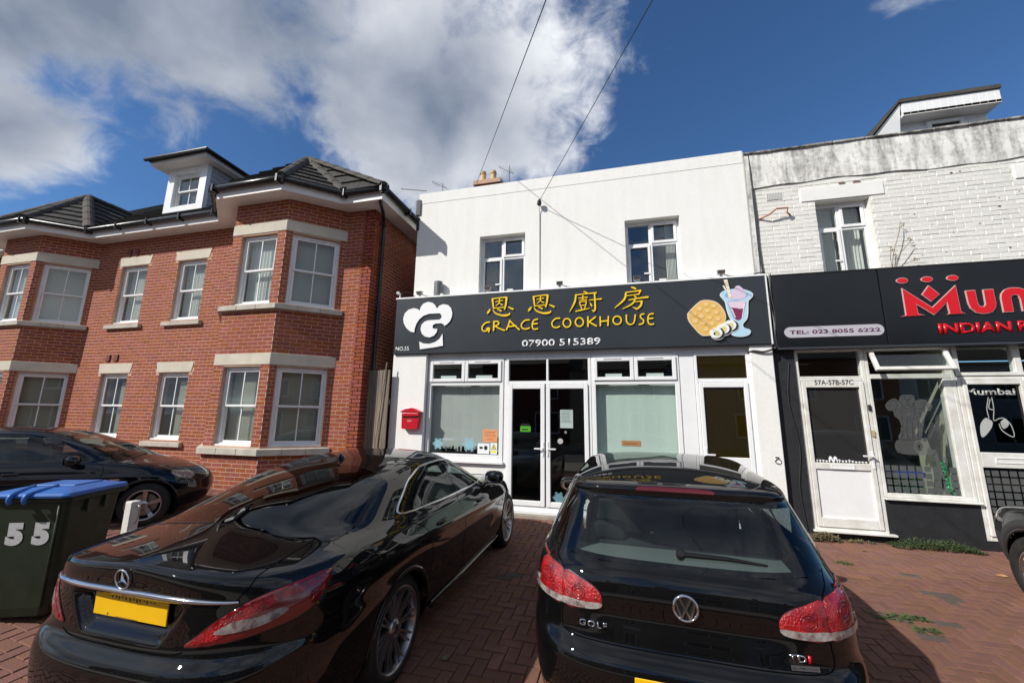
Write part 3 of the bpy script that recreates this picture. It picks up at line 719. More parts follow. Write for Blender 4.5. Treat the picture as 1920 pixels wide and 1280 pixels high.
e1, e2 = Vector((-4.35, 8.68, ez-.01)), Vector((-19.6, 8.68, ez-.01))
for poly in ((pA, pB, pC, pD), (pB, e1, pC), (e1, e2, pD, pC), (e2, pA, pD)): mb.poly(poly)
rf = build('main_roof', mb, 'gap', HB)
hp_ = lambda s: Vector((-4.35-s, -.88+s, ez+.8494*s))
tiled([Vector((-6.6, -.88, ez)), hp_(0), hp_(1.83), Vector((-6.6, .95, ez+.8494*1.83))], rf, True)
tiled([Vector((bL[3]-.3, -.88, ez)), Vector((bR[2]+.5, -.88, ez)), Vector((bR[2]+.5, 1.5, ez+.8494*2.38)), Vector((bL[3]-.3, 1.5, ez+.8494*2.38))], rf, False)
tiled([hp_(0), Vector((-4.35, 6, ez)), Vector((-7.35, 6, ez+2.548)), hp_(3)], rf, False)
for k in range(8):
    s, e = hp_(k*.4), hp_(k*.4+.39); mb = MB(); t = (e-s).normalized(); sd = t.cross(Vector((0, 0, 1))).normalized(); up = sd.cross(t)
    pr = [(-.12, -.02), (-.10, .035), (-.05, .075), (0, .09), (.05, .075), (.10, .035), (.12, -.02)]
    mb.prism([s+sd*x+up*(y+.012) for x, y in pr], [e+sd*x+up*(y+.004) for x, y in pr]); build('ridge_tile', mb, 'ridge', rf)
mo = MB()
for k in range(140):
    x, t = random.uniform(-11.9, -9.9), random.random()**1.6; c = Vector((x, -.85+1.75*t, ez+.05+1.49*t))
    for q in range(3):
        r = random.uniform(.02, .05); a = random.random()*6.3
        mo.poly([c+Vector((math.cos(a+j*1.26)*r, math.sin(a+j*1.26)*r*.8, .012*random.random()+.4*math.sin(a+j*1.26)*r)) for j in range(5)])
o = build('moss', mo, 'moss', rf, fix=False); o['kind'] = 'stuff'
# hip roof over the right-hand end: its ridge line shows above the eaves
# dormer
YD = -0.42; fd = FX(YD); dl, dr = -10.95, -9.68
zt = [onY(319, 315, YD)[2], onY(395, 307, YD)[2]]; DZ0, DZ1 = 6.60, 7.83
dorm = build('dormer', (lambda m_: (panel(m_, fd, dl, dr, DZ0, DZ1, [(dl+.22, dr-.22, DZ0+.14, DZ1-.18)], .10), m_)[1])(MB()), 'upvc', HB, bevel=.004)
w = sash_window(Fr((0, YD+.0, 0), (1, 0, 0), (0, -1, 0)), dl+.22, dr-.22, DZ0+.14, DZ1-.18, HB, 0)
mb = MB(); fd.box(mb, dl+.40, dl+.72, DZ0+.30, DZ0+.62, -.42, -.34)
for k in range(5): fd.box(mb, dl+.42, dl+.72, DZ0+.30+.06*k, DZ0+.335+.06*k, -.34, -.325)
build('shelf_unit', mb, 'blind', w)
for sx, nx in ((dr, 1), (dl, -1)):                           # weatherboarded cheeks
    fc = Fr((sx, YD+.1, 0), (0, 1, 0), (nx, 0, 0)); k = 0; v = DZ0-.1
    while v < DZ1-.02:
        mb = MB(); v1 = min(v+.13, DZ1); mb.prism([fc.P(0, v, .02), fc.P(0, v1, .004), fc.P(0, v1, -.05), fc.P(0, v, -.05)], [fc.P(3.2, v, .02), fc.P(3.2, v1, .004), fc.P(3.2, v1, -.05), fc.P(3.2, v, -.05)])
        build('board', mb, mat('board_grey', (.42, .43, .45), .5, var=.1), dorm); v += .13
mb = MB(); a, b, c, d = dl-.26, dr+.26, YD-.28, 3.4
mb.box(a, b, c, d, DZ1-.03, DZ1+.07); build('dormer_soffit', mb, 'soffit', dorm, bevel=.004)
mb = MB(); top = Vector(((a+b)/2, 1.6, DZ1+.42))
P0 = [Vector((a-.05, c-.05, DZ1+.072)), Vector((b+.05, c-.05, DZ1+.072)), Vector((b+.05, d, DZ1+.072)), Vector((a-.05, d, DZ1+.072))]
P1 = [p+Vector((0, 0, .06)) for p in P0]; mb.prism(P1, P0); ap, ap2 = Vector(((a+b)/2, c+.45, DZ1+.34)), Vector(((a+b)/2, d, DZ1+.34))
mb.poly([P1[0], P1[1], ap]); mb.poly([P1[1], P1[2], ap2, ap]); mb.poly([P1[3], P1[0], ap, ap2]); build('dormer_roof', mb, 'tile', dorm)
mb = MB(); mb.tube([(a-.08, c-.09, DZ1+.09), (b+.08, c-.09, DZ1+.09), (b+.08, d, DZ1+.09)], .045, 8); build('dormer_gutter', mb, 'black_plastic', dorm)
# gate in the gap between house and shop
GT = thing('side_gate', 'weathered grey timber board gate closing the gap between brick house and white shop', 'gate', (-4.4, -.25, 0))
fg = FX(-.25)
for k in range(6):
    p = -4.775+.0775*k*1.02; mb = MB(); fg.box(mb, p, p+.075, .05, 2.57+random.uniform(-.008, .008), -.02, .002*(k % 2)); build('plank', mb, 'wood_fence', GT, bevel=.003)
mb = MB(); fg.box(mb, -4.78, -4.30, 1.9, 2.0, -.06, -.021); fg.box(mb, -4.78, -4.30, .4, .5, -.06, -.021); build('rail', mb, 'wood_fence', GT)
o = build('bamboo_cane', (lambda m_: (m_.tube([(-4.56, -.31, .35), (-4.47, -.29, 1.5), (-4.37, -.275, 2.72)], .011, 6), m_)[1])(MB()), mat('cane', (.32, .24, .16), .7, var=.3), label='thin bamboo cane leaning against the timber side gate', category='cane')
# ------------------------------------------------------------------ white shop
SH = thing('shop_building', 'white rendered two storey shop with white plastic doors and windows', 'shop', (-.9, 0, 0))
f0, fp, ff = FX(0.0), FX(-.12), FX(-.02)
mb = MB(); panel(mb, f0, -4.03, 2.32, 2.86, 6.45, [(-2.61, -1.66, 4.02, 5.31), (.245, 1.20, 4.02, 5.335)], .28); wall = build('wall', mb, 'white_render', SH)
mb = MB(); f0.box(mb, -4.03, 2.32, 6.20, 6.452, -.27, .006); build('parapet', mb, 'white_render', SH, bevel=.01)
fl = Fr((-4.03, 0, 0), (0, 1, 0), (-1, 0, 0)); mb = MB(); fl.box(mb, .28, 8, 0, 6.4, -.2, 0); build('side_wall', mb, 'white_render', SH)
mb = MB(); mb.box(-4.0, 2.3, .3, 7.8, 5.75, 5.85); build('flat_roof', mb, 'asphalt', SH)
mb = MB(); f0.box(mb, -4.08, -3.98, 5.95, 6.30, -.1, .03); f0.box(mb, -4.06, -4.0, 5.6, 5.9, -.08, .02); build('flashing', mb, 'cable', SH)
def casement(fr, u0, u1, v0, v1, tr, mull, parent, curtain=None, n0=-.16):
    """Two lights under a transom, the right top light an opening vent."""
    mb = MB(); fr.ring(mb, u0, u1, v0, v1, .06, n0-.05, n0+.02); fr.box(mb, mull-.03, mull+.03, v0+.06, v1-.06, n0-.05, n0+.018)
    fr.box(mb, u0+.06, mull-.03, tr-.03, tr+.03, n0-.05, n0+.016); fr.box(mb, mull+.03, u1-.06, tr-.03, tr+.03, n0-.05, n0+.016)
    w = build('window', mb, 'upvc', parent, bevel=.005)
    mb = MB(); fr.ring(mb, mull+.012, u1-.045, tr+.012, v1-.045, .05, n0+.021, n0+.038); build('vent_sash', mb, 'upvc', w, bevel=.005)
    mb = MB(); fr.ring(mb, u0+.045, mull-.012, v0+.045, tr-.012, .045, n0+.021, n0+.036); build('side_sash', mb, 'upvc', w, bevel=.005)
    for a, b, c, d in ((u0+.06, mull-.03, v0+.06, tr-.03), (mull+.03, u1-.06, v0+.06, tr-.03), (u0+.06, mull-.03, tr+.03, v1-.06), (mull+.03, u1-.06, tr+.03, v1-.06)):
        mb = MB(); fr.box(mb, a, b, c, d, n0-.012, n0-.008); build('pane', mb, 'glass_house', w)
    mb = MB(); fr.box(mb, mull-.14, mull-.05, (v0+tr)/2-.15, (v0+tr)/2-.125, n0+.04, n0+.055); build('handle', mb, 'upvc', w)
    for (a, b, dk) in (curtain or []):
        mb = MB(); k = 14; us = np.linspace(a, b, k)
        for i in range(k-1):
            p, q = .03*(i % 2), .03*((i+1) % 2); mb.quad(fr.P(us[i], v0, n0-.2+p), fr.P(us[i+1], v0, n0-.2+q), fr.P(us[i+1], v1, n0-.2+q), fr.P(us[i], v1, n0-.2+p))
        build('curtain', mb, dk, w, fix=False)
    mb = MB(); fr.box(mb, u0+.001, u1-.001, v0, v1, n0-.9, n0-.89); build('room', mb, 'interior', w)
    return w
mat('curtain_dark', (.16, .14, .15), .9)
casement(f0, -2.61, -1.66, 4.02, 5.31, 4.86, -2.15, SH, [(-2.55, -2.32, 'curtain_dark')])
casement(f0, .245, 1.20, 4.02, 5.335, 4.88, .70, SH, [(.98, 1.14, 'curtain'), (.29, .36, 'curtain_dark')])
mb = MB(); fp.box(mb, -4.33, -3.60, -.05, 2.893, -.35, 0); build('pilaster', mb, 'white_render', SH, bevel=.008)
mb = MB(); fp.box(mb, 2.10, 2.43, -.05, 2.893, -.35, 0); build('pilaster', mb, 'white_render', SH, bevel=.008)
# shopfront frames
def top_lights(u0, u1, parent, vent=True):
    mid = (u0+u1)/2
    for a, b in ((u0+.015, mid-.004), (mid+.004, u1-.015)):
        mb = MB(); ff.ring(mb, a, b, 2.345, 2.745, .062, -.02, .045); s = build('top_light', mb, 'upvc', parent, bevel=.006)
        mb = MB(); ff.box(mb, a+.062, b-.062, 2.407, 2.683, .005, .009); build('pane', mb, 'glass_shop', s)
        mb = MB(); ff.box(mb, (a+b)/2-.17, (a+b)/2+.13, 2.722, 2.74, .046, .056); build('trickle_vent', mb, 'upvc', s)
        mb = MB(); ff.box(mb, a+.2, b-.2, 2.41, 2.47, -.06, -.03); build('stay', mb, 'paper_white', s)
def shop_window(u0, u1, paper, pu, pv, name='shop_window'):
    mb = MB(); ff.ring(mb, u0, u1, .90, 2.80, .075, -.07, .02, wb=.11, wt=.055); ff.box(mb, u0+.075, u1-.075, 2.275, 2.345, -.07, .018)
    ff.box(mb, u0-.02, u1+.02, .855, .90, -.07, .07)
    w = build(name, mb, 'upvc', SH, bevel=.006); top_lights(u0+.03, u1-.03, w)
    mb = MB(); ff.box(mb, u0+.075, u1-.075, 1.01, 2.275, -.012, -.007); build('pane', mb, 'glass_shop', w)
    mb = MB(); k = 30; us = np.linspace(*pu, k)
    for i in range(k-1):
        p, q = .003*math.sin(us[i]*5)+.0008*math.sin(us[i]*31), .003*math.sin(us[i+1]*5)+.0008*math.sin(us[i+1]*31)
        mb.quad(ff.P(us[i], .95, -.14+p), ff.P(us[i+1], .95, -.14+q), ff.P(us[i+1], pv, -.14+q), ff.P(us[i], pv, -.14+p))
    build('window_blind', mb, paper, w, fix=False)
    return w
wL = shop_window(-3.58, -2.04, 'paper_grey', (-3.56, -2.05), 2.30)
wR = shop_window(-.43, 1.03, 'paper_mint', (-.41, 1.02), 2.30)
mb = MB(); ff.box(mb, -3.60, -1.995, -.05, .853, -.12, -.002); build('stall_riser', mb, 'white_paint', SH); mb = MB(); ff.box(mb, -.42, 1.265, -.05, .853, -.12, -.002); build('stall_riser', mb, 'white_paint', SH)
mb = MB(); ff.box(mb, 1.035, 1.265, .853, 2.80, -.1, .005); build('panel', mb, 'upvc', SH, bevel=.004)
mb = MB(); ff.box(mb, -2.035, -1.995, .853, 2.80, -.1, .004); build('post', mb, 'upvc', SH)
mb = MB(); ff.box(mb, -3.60, 2.10, 2.802, 2.90, -.15, -.006); build('header', mb, 'upvc', SH)
# double doors
mb = MB(); ff.ring(mb, -1.99, -.435, .06, 2.80, .05, -.07, .02, wb=.12, wt=.055); ff.box(mb, -1.94, -.485, 2.29, 2.35, -.07, .018)
ff.box(mb, -1.235, -1.195, 2.35, 2.745, -.07, .016); ff.box(mb, -2.02, -.41, .06, .115, -.07, .085)
DD = build('double_door', mb, 'upvc', SH, bevel=.006)
for a, b in ((-1.94, -1.237), (-1.193, -.485)):
    mb = MB(); ff.box(mb, a, b, 2.352, 2.744, -.012, -.007); build('pane', mb, 'glass_shop', DD)
for a, b, hs in ((-1.937, -1.262, -1), (-1.238, -.49, 1)):
    mb = MB(); w_ = .075; c, d = (a, b)
    ff.ring(mb, c, d, .185, 2.285, w_, -.02, .045, wb=.085, wt=.08); lf = build('door_leaf', mb, 'upvc', DD, bevel=.007)
    mb = MB(); ff.box(mb, c+w_, d-w_, .27, 2.205, .005, .010); build('pane', mb, 'glass_shop', lf)
    hx = (d-.03) if hs < 0 else (c+.03)
    mb = MB(); ff.box(mb, hx-.016, hx+.016, 1.02, 1.27, .046, .056); ff.box(mb, hx-.008, hx+.008, 1.145, 1.165, .056, .095)
    ff.box(mb, min(hx, hx+hs*.15), max(hx, hx+hs*.15), 1.143, 1.167, .085, .102); ff.box(mb, hx-.01, hx+.01, 1.04, 1.075, .056, .062)
    build('handle', mb, 'upvc', lf, bevel=.004)
mb = MB(); ff.box(mb, -2.02, -.40, -.05, .058, -.1, .13); build('doorstep', mb, 'concrete', SH, bevel=.01)
mb = MB(); mb.lathe([(.0, 0), (.0, .048), (.004, .048), (.004, 0)], ff.P(-.99, 1.29, .012), (0, -1, 0), 20); build('door_sticker', mb, 'frost', DD)
# single door with yellow glass
mb = MB(); ff.ring(mb, 1.27, 2.10, .06, 2.80, .045, -.07, .02, wb=.1, wt=.055); ff.box(mb, 1.315, 2.055, 2.305, 2.365, -.07, .018); D2 = build('single_door', mb, 'upvc', SH, bevel=.006)
mb = MB(); ff.box(mb, 1.315, 2.055, 2.366, 2.744, -.012, -.007); build('pane', mb, 'glass_yellow', D2)
mb = MB(); ff.ring(mb, 1.318, 2.05, .165, 2.30, .065, -.02, .045, wb=.95, wt=.085); lf = build('door_leaf', mb, 'upvc', D2, bevel=.007)
mb = MB(); ff.box(mb, 1.383, 1.985, 1.115, 2.215, .004, .010); build('pane', mb, 'glass_yellow', lf)
mb = MB(); ff.box(mb, 1.335, 1.365, 1.02, 1.25, .046, .056); ff.box(mb, 1.34, 1.48, 1.14, 1.163, .08, .097); ff.box(mb, 1.342, 1.358, 1.145, 1.16, .056, .081); build('handle', mb, 'upvc', lf)
# inside
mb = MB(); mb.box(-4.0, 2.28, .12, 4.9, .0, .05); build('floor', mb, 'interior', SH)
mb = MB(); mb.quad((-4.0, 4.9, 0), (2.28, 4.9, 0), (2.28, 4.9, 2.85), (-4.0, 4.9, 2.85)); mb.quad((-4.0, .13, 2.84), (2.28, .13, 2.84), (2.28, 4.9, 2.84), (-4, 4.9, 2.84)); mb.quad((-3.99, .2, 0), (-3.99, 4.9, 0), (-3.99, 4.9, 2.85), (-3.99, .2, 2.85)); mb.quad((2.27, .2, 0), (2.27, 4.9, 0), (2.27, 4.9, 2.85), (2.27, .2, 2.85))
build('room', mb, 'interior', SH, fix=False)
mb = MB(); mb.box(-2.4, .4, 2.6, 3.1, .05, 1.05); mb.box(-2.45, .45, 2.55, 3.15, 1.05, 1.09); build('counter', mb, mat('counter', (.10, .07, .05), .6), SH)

mb = MB(); mb.box(1.20, 1.24, .15, 3.5, .05, 2.84); build('partition', mb, 'interior', SH); mb = MB(); mb.box(1.55, 2.26, .9, .94, .05, 2.5); build('partition', mb, mat('hall_wall', (.22, .17, .07), .9), SH)
# ---- things stuck on or behind the glass
def pl(name, fr, u0, u1, v0, v1, n, m, label, cat, words=(), wm='ink'):
    t = thing(name, label, cat, fr.P((u0+u1)/2, v0, n)); mb = MB(); fr.box(mb, u0, u1, v0, v1, n-.001, n); build('sheet', mb, m, t)
    for (txt, a, b, c, d) in words: text_mesh(txt, fr, u0+a*(u1-u0), u0+b*(u1-u0), v0+c*(v1-v0), v0+d*(v1-v0), n+.0008, wm, t, 'lettering', depth=0)
    return t
z7 = Zoom(720, 680, 4, -.02)
a, b = z7(738, 592), z7(852, 500)
pl('poster', ff, a[0], b[0]-.005, a[1], b[1], -.004, 'poster_orange', 'orange paper notice above the two square stickers in the shop window', 'poster', (('Customer', .12, .88, .70, .88), ('Parking', .2, .85, .42, .62), ('Only', .32, .72, .12, .30)), 'ink_orange')
z8 = Zoom(1080, 640, 4, -.02); a, b = z8(345, 783), z8(487, 748)
pl('poster', ff, a[0], b[0], a[1], b[1]+.0, -.13, 'poster_orange', 'small orange paper strip low in the window with the pale green blind', 'poster', (('Customer', .12, .85, .25, .75),), 'ink_orange')
a, b = z7(700, 680), z7(790, 605); t = pl('window_sticker', ff, a[0], b[0], a[1], b[1], -.004, 'paper_white', 'white square sticker with grey camera pictures beside the yellow warning sticker', 'sticker')
for k in (.3, .7):
    c = (a[0]+(b[0]-a[0])*k, a[1]+(b[1]-a[1])*.58); flat_shape(ellipse(*c, .035, .022 if k < .5 else .04, 16), ff, -.0035, -.003, 'alloy_dark', t, 'picture')
a, b = z7(797, 684), z7(850, 600); t = pl('window_sticker', ff, a[0], b[0]-.004, a[1], b[1], -.004, 'paper_white', 'white and yellow triangular warning sticker in the shop window corner', 'sticker')
w_, h_ = b[0]-a[0]-.004, b[1]-a[1]
flat_shape([(a[0]+w_*.1, a[1]+h_*.42), (a[0]+w_*.9, a[1]+h_*.42), (a[0]+w_*.5, a[1]+h_*.93)], ff, -.0035, -.003, 'ink', t, 'triangle_border')
flat_shape([(a[0]+w_*.2, a[1]+h_*.47), (a[0]+w_*.8, a[1]+h_*.47), (a[0]+w_*.5, a[1]+h_*.86)], ff, -.0028, -.0025, 'poster_yellow', t, 'triangle')
flat_shape(rect(a[0]+w_*.1, a[0]+w_*.9, a[1]+h_*.12, a[1]+h_*.34), ff, -.0035, -.003, 'poster_yellow', t, 'strip'); flat_shape(ellipse(a[0]+w_*.5, a[1]+h_*.62, .010, .018, 10), ff, -.0022, -.002, 'ink', t, 'picture')
a, b = z7(1322, 488), z7(1416, 352)
t = pl('paper_notice', ff, a[0], b[0], a[1], b[1], .002, 'paper_white', 'sheet of white paper with fine print taped inside the right door leaf', 'notice')
for k in range(9):
    v = b[1]-(.10+.075*k)*(b[1]-a[1]); flat_shape(rect(a[0]+.02, b[0]-(.02+.03*random.random()), v, v+.006), ff, .0022, .0024, 'alloy_dark', t, 'print_line')
a, b = z7(1022, 515), z7(1100, 475); t = pl('hygiene_sticker', ff, a[0], b[0], a[1], b[1], .002, 'sticker_green', 'bright green sticker with a black top strip on the left door leaf', 'sticker')
flat_shape(rect(a[0]+.01, b[0]-.02, b[1], b[1]+.045), ff, .0015, .002, 'ink', t, 'strip'); flat_shape(rect(a[0]+.03, b[0]-.05, a[1]+.03, a[1]+.05), ff, .0022, .003, 'bin_green', t, 'print_line')
a, b = z7(1350, 532), z7(1374, 508); tag(flat_shape(ellipse((a[0]+b[0])/2, (a[1]+b[1])/2, .024, .024, 14), ff, .0015, .002, 'frost', None, 'door_badge'), 'small round pale sticker below the paper notice on the door glass', 'sticker')
def snowflake(cx_, cy_, r, n, label):
    t = thing('snowflake_sticker', label, 'sticker', ff.P(cx_, cy_, n), group='snowflake window stickers')
    for k in range(12):
        an = k*math.pi/6; ln = r*(1 if k % 2 == 0 else .75); d = np.array([math.cos(an), math.sin(an)]); pts = [np.array([cx_, cy_]), np.array([cx_, cy_])+d*ln]
        flat_shape(stroke_outline(pts, [.03, .016], 2), ff, n-.0005+.0002*(k % 5), n+.0002*(k % 5), 'sticker_blue', t, 'arm')
        for q in (.5, .8):
            for s in (-1, 1):
                p = pts[0]+d*ln*q; e = p+ln*.28*np.array([math.cos(an+s*.9), math.sin(an+s*.9)]); flat_shape(stroke_outline([p, e], [.014, .010], 2), ff, n-.0005+.0002*(k % 5)+.0001*q, n+.0002*(k % 5)+.0001*q+.0002, 'sticker_blue', t, 'barb')
for (px_, py_, rr, lab) in ((405, 605, .105, 'pale blue snowflake sticker beside the left frame of the shop window'), (638, 612, .13, 'large pale blue snowflake sticker in the middle of the shop window'), (1310, 1012, .10, 'pale blue snowflake sticker at the foot of the right door leaf')):
    c = z7(px_, py_); snowflake(c[0], c[1], rr, -.0035 if px_ < 1000 else .0025, lab)
mb = MB(); ff.box(mb, -3.5, -2.1, 1.01, 1.05, -.13, -.05)
for k in range(46):
    x = random.uniform(-3.45, -2.5); h = random.uniform(.02, .10)*(1 if random.random() < .6 else .5); ff.box(mb, x, x+random.uniform(.02, .05), 1.05, 1.05+h, -.10, -.095)
build('window_decoration', mb, 'black_plastic', label='row of little dark shapes standing on the shop window ledge', category='decoration')
# ---- letterbox
LB = thing('letterbox', 'red metal letterbox with a curved lid on the white pilaster', 'letterbox', (-3.9, -.12, 1.4))
zb = Zoom(720, 680, 4, -.22); A = zb(128, 495); B = zb(248, 500); Ct = zb(262, 372); D_ = zb(118, 370)
u0, u1 = A[0], B[0]; v0 = A[1]; vt = D_[1]
fb = FX(-.12); mb = MB(); fb.plate(mb, [(u0, v0+.02), (u0+.02, v0), (u1-.02, v0), (u1, v0+.02), (u1+.035, vt), (u0-.01, vt)], 0.0, .10); build('body', mb, 'red_box', LB, bevel=.006, seg=2)
arc = [(u0-.035+(u1-u0+.085)*k/12, vt+.012+.075*math.sin(math.pi*k/12)) for k in range(13)]; mb = MB(); fb.plate(mb, arc+[(arc[-1][0]-.012, vt-.0), (arc[0][0]+.012, vt)], 0.0, .125); build('lid', mb, 'red_box', LB, bevel=.005, seg=2)
mb = MB(); fb.plate(mb, [(u0+.01, vt-.075), (u1+.02, vt-.07), (u1+.02, vt-.01), (u0+.01, vt-.01)], .10, .125); build('flap', mb, 'red_box', LB, bevel=.006, seg=2)
mb = MB(); fb.box(mb, u0+.02, u1+.005, vt-.105, vt-.082, .1005, .103); fb.box(mb, (u0+u1)/2-.04, (u0+u1)/2+.035, v0+.065, v0+.075, .1005, .103); build('slot', mb, 'red_box_dark', LB)
mb = MB(); mb.lathe([(0, 0.010), (.004, .010), (.005, 0)], fb.P((u0+u1)/2, vt-.135, .1), (0, -1, 0), 12); build('lock', mb, 'steel', LB)
text_mesh('POST', fb, (u0+u1)/2-.045, (u0+u1)/2+.045, v0+.14, v0+.162, .1005, 'letter_white', LB, 'lettering', depth=.001)
# knocker ring on the right pilaster
KR = thing('ring_pull', 'small metal ring pull screwed to the white pilaster by the black pier', 'ring', (2.28, -.12, .7)); c = Zoom(1080, 640, 4, -.14)(1515, 895)
mb = MB(); mb.tube([(c[0]+.038*math.cos(k*.4488), -.135, c[1]+.038*math.sin(k*.4488)) for k in range(14)], .006, 6, closed=True); build('ring', mb, 'steel', KR)
mb = MB(); fp.box(mb, c[0]-.03, c[0]+.02, c[1]+.03, c[1]+.06, 0, .015); build('plate', mb, 'steel', KR)

# ------------------------------------------------------------------ the shop's fascia sign
YS = -.17; fsn = FX(YS)
SG = thing('shop_sign', 'dark grey fascia sign with yellow lettering, chef hat logo and dessert pictures', 'sign', (-.95, YS, 2.9))
mb = MB(); fsn.box(mb, -4.31, 2.41, 2.895, 4.03, -.165, 0); build('panel', mb, 'sign_grey', SG, bevel=.004)
mb = MB(); fsn.box(mb, -4.325, 2.425, 4.03, 4.06, -.168, .012); build('cap', mb, 'upvc', SG); mb = MB(); fsn.box(mb, 2.411, 2.43, 2.89, 4.03, -.165, .012); build('edge_trim', mb, 'upvc', SG)
N1 = .022
zc = Zoom(740, 540, 7.385, YS-N1)
def sp(z, pts, k=5): return [z(*p) for p in [tuple(q) for q in spline(pts, k, True)]]
hat = [(270, 615), (215, 600), (160, 552), (125, 485), (118, 420), (140, 350), (190, 300), (260, 278), (310, 286), (347, 310), (362, 258), (400, 213), (462, 190), (522, 202), (560, 235), (584, 284), (622, 240), (680, 222), (742, 236), (782, 280), (797, 340), (790, 402), (762, 462), (722, 502), (686, 523), (676, 500), (645, 487), (565, 491), (535, 506), (521, 532), (530, 556), (556, 566), (591, 562), (580, 612), (540, 660), (480, 683), (420, 671), (375, 631), (357, 570), (370, 510), (410, 466), (462, 446), (620, 436), (648, 412), (650, 378), (626, 349), (480, 355), (400, 382), (340, 432), (300, 492), (277, 560)]
flat_shape([zc(*p) for p in hat], fsn, .008, N1, 'letter_white', SG, 'chef_hat_logo')
flat_shape([zc(*p) for p in [(340, 740), (400, 766), (480, 771), (560, 746), (620, 702), (662, 630), (668, 796), (560, 817), (350, 846)]], fsn, .008, N1, 'letter_white', SG, 'hat_band_logo')
zt_ = Zoom(880, 520, 5.3333, YS-N1)
def strokes(z, lst, m, name, n1=N1, n0=.004):
    for k, (pts, ws) in enumerate(lst):
        if len(ws) != len(pts): ws = np.interp(np.linspace(0, 1, len(pts)), np.linspace(0, 1, len(ws)), ws)
        o = stroke_outline(pts, ws, 5); flat_shape([z(*p) for p in o], fsn, n0, n1+.0006*(k % 4), m, SG, name)
en = [([(230, 213), (236, 262), (243, 312)], [17, 15, 12]), ([(226, 216), (300, 204), (372, 198)], [12, 9, 14]), ([(372, 200), (366, 260), (352, 318)], [20, 17, 14]), ([(262, 243), (298, 235), (334, 230)], [8, 7, 9]),
      ([(301, 212), (297, 252), (264, 286)], [10, 10, 5]), ([(297, 250), (314, 266), (334, 276)], [6, 9, 10]), ([(244, 308), (298, 303), (352, 298)], [9, 8, 9]),
      ([(208, 318), (194, 340), (180, 360)], [10, 20, 12]), ([(236, 325), (262, 358), (322, 379), (372, 378), (408, 366)], [7, 12, 16, 20, 8]), ([(398, 352), (402, 366)], [5, 14]), ([(278, 318), (298, 324), (318, 336)], [7, 12, 15]), ([(388, 296), (412, 306), (438, 318)], [7, 14, 17])]
strokes(zt_, en, 'letter_yellow', 'character_stroke'); strokes(zt_, [([(x+411, y-23) for x, y in p], w) for p, w in en], 'letter_yellow', 'character_stroke')
chu = [([(1142, 140), (1160, 147), (1176, 156)], [8, 14, 14]), ([(1058, 176), (1160, 164), (1270, 154)], [11, 9, 15]), ([(1066, 178), (1052, 250), (1003, 345)], [15, 17, 6]), ([(1092, 207), (1136, 202), (1182, 197)], [9, 8, 10]),
       ([(1135, 180), (1134, 226)], [11, 11]), ([(1102, 229), (1136, 226), (1174, 221)], [8, 7, 9]), ([(1102, 246), (1109, 281)], [11, 9]), ([(1102, 246), (1138, 242), (1172, 239)], [8, 7, 9]), ([(1170, 240), (1163, 278)], [12, 10]), ([(1108, 281), (1164, 276)], [8, 8]),
       ([(1114, 290), (1124, 314)], [7, 13]), ([(1162, 288), (1150, 312)], [12, 7]), ([(1064, 338), (1130, 324), (1202, 308)], [12, 12, 6]), ([(1198, 228), (1260, 220), (1320, 214)], [9, 9, 15]), ([(1252, 166), (1256, 240), (1257, 318), (1240, 342)], [14, 16, 17, 10]), ([(1226, 322), (1244, 340)], [5, 14]), ([(1208, 254), (1224, 286)], [8, 16])]
strokes(zt_, chu, 'letter_yellow', 'character_stroke')
fang = [([(1620, 98), (1642, 104), (1664, 114)], [10, 18, 16]), ([(1566, 150), (1640, 140), (1714, 130)], [11, 10, 16]), ([(1712, 132), (1702, 152), (1692, 172)], [16, 13, 11]), ([(1566, 184), (1630, 176), (1692, 168)], [9, 8, 10]), ([(1566, 150), (1548, 220), (1456, 304)], [16, 19, 8]),
        ([(1648, 186), (1668, 198)], [8, 15]), ([(1596, 226), (1690, 208), (1788, 196)], [10, 11, 18]), ([(1660, 212), (1628, 264), (1532, 316)], [12, 15, 6]), ([(1640, 246), (1690, 240), (1728, 236)], [9, 9, 14]), ([(1726, 238), (1712, 284), (1676, 316)], [18, 19, 14]), ([(1634, 296), (1676, 316)], [5, 18])]
strokes(zt_, fang, 'letter_yellow', 'character_stroke')
gr = [[(203, 446), (160, 456), (128, 494), (132, 528), (164, 536), (192, 512)], [(170, 512), (200, 506), (193, 546)], [(246, 440), (242, 531)], [(240, 442), (284, 440), (292, 466), (250, 490)], [(254, 486), (300, 510), (352, 530)], [(406, 428), (390, 476), (370, 524)], [(400, 430), (446, 474), (500, 522)], [(394, 492), (466, 482)],
      [(600, 424), (556, 430), (520, 470), (530, 506), (566, 515), (602, 504)], [(684, 416), (646, 428), (629, 466), (634, 508), (656, 517), (684, 512)], [(632, 466), (680, 460)],
      [(906, 408), (862, 412), (826, 452), (836, 490), (870, 502), (904, 488)], [(1185, 392), (1187, 491)], [(1262, 394), (1194, 446)], [(1196, 444), (1272, 486)], [(1308, 392), (1310, 485)], [(1390, 388), (1386, 482)], [(1308, 440), (1390, 432)],
      [(1570, 375), (1573, 440), (1602, 470), (1638, 460), (1652, 430), (1659, 372)], [(1747, 364), (1714, 374), (1714, 402), (1741, 428), (1734, 460), (1697, 470)], [(1840, 362), (1800, 370), (1785, 410), (1792, 456), (1814, 470), (1844, 464)], [(1787, 412), (1836, 408)]]
strokes(zt_, [(p, [14, 12, 14]) for p in gr], 'letter_yellow', 'letter_stroke')
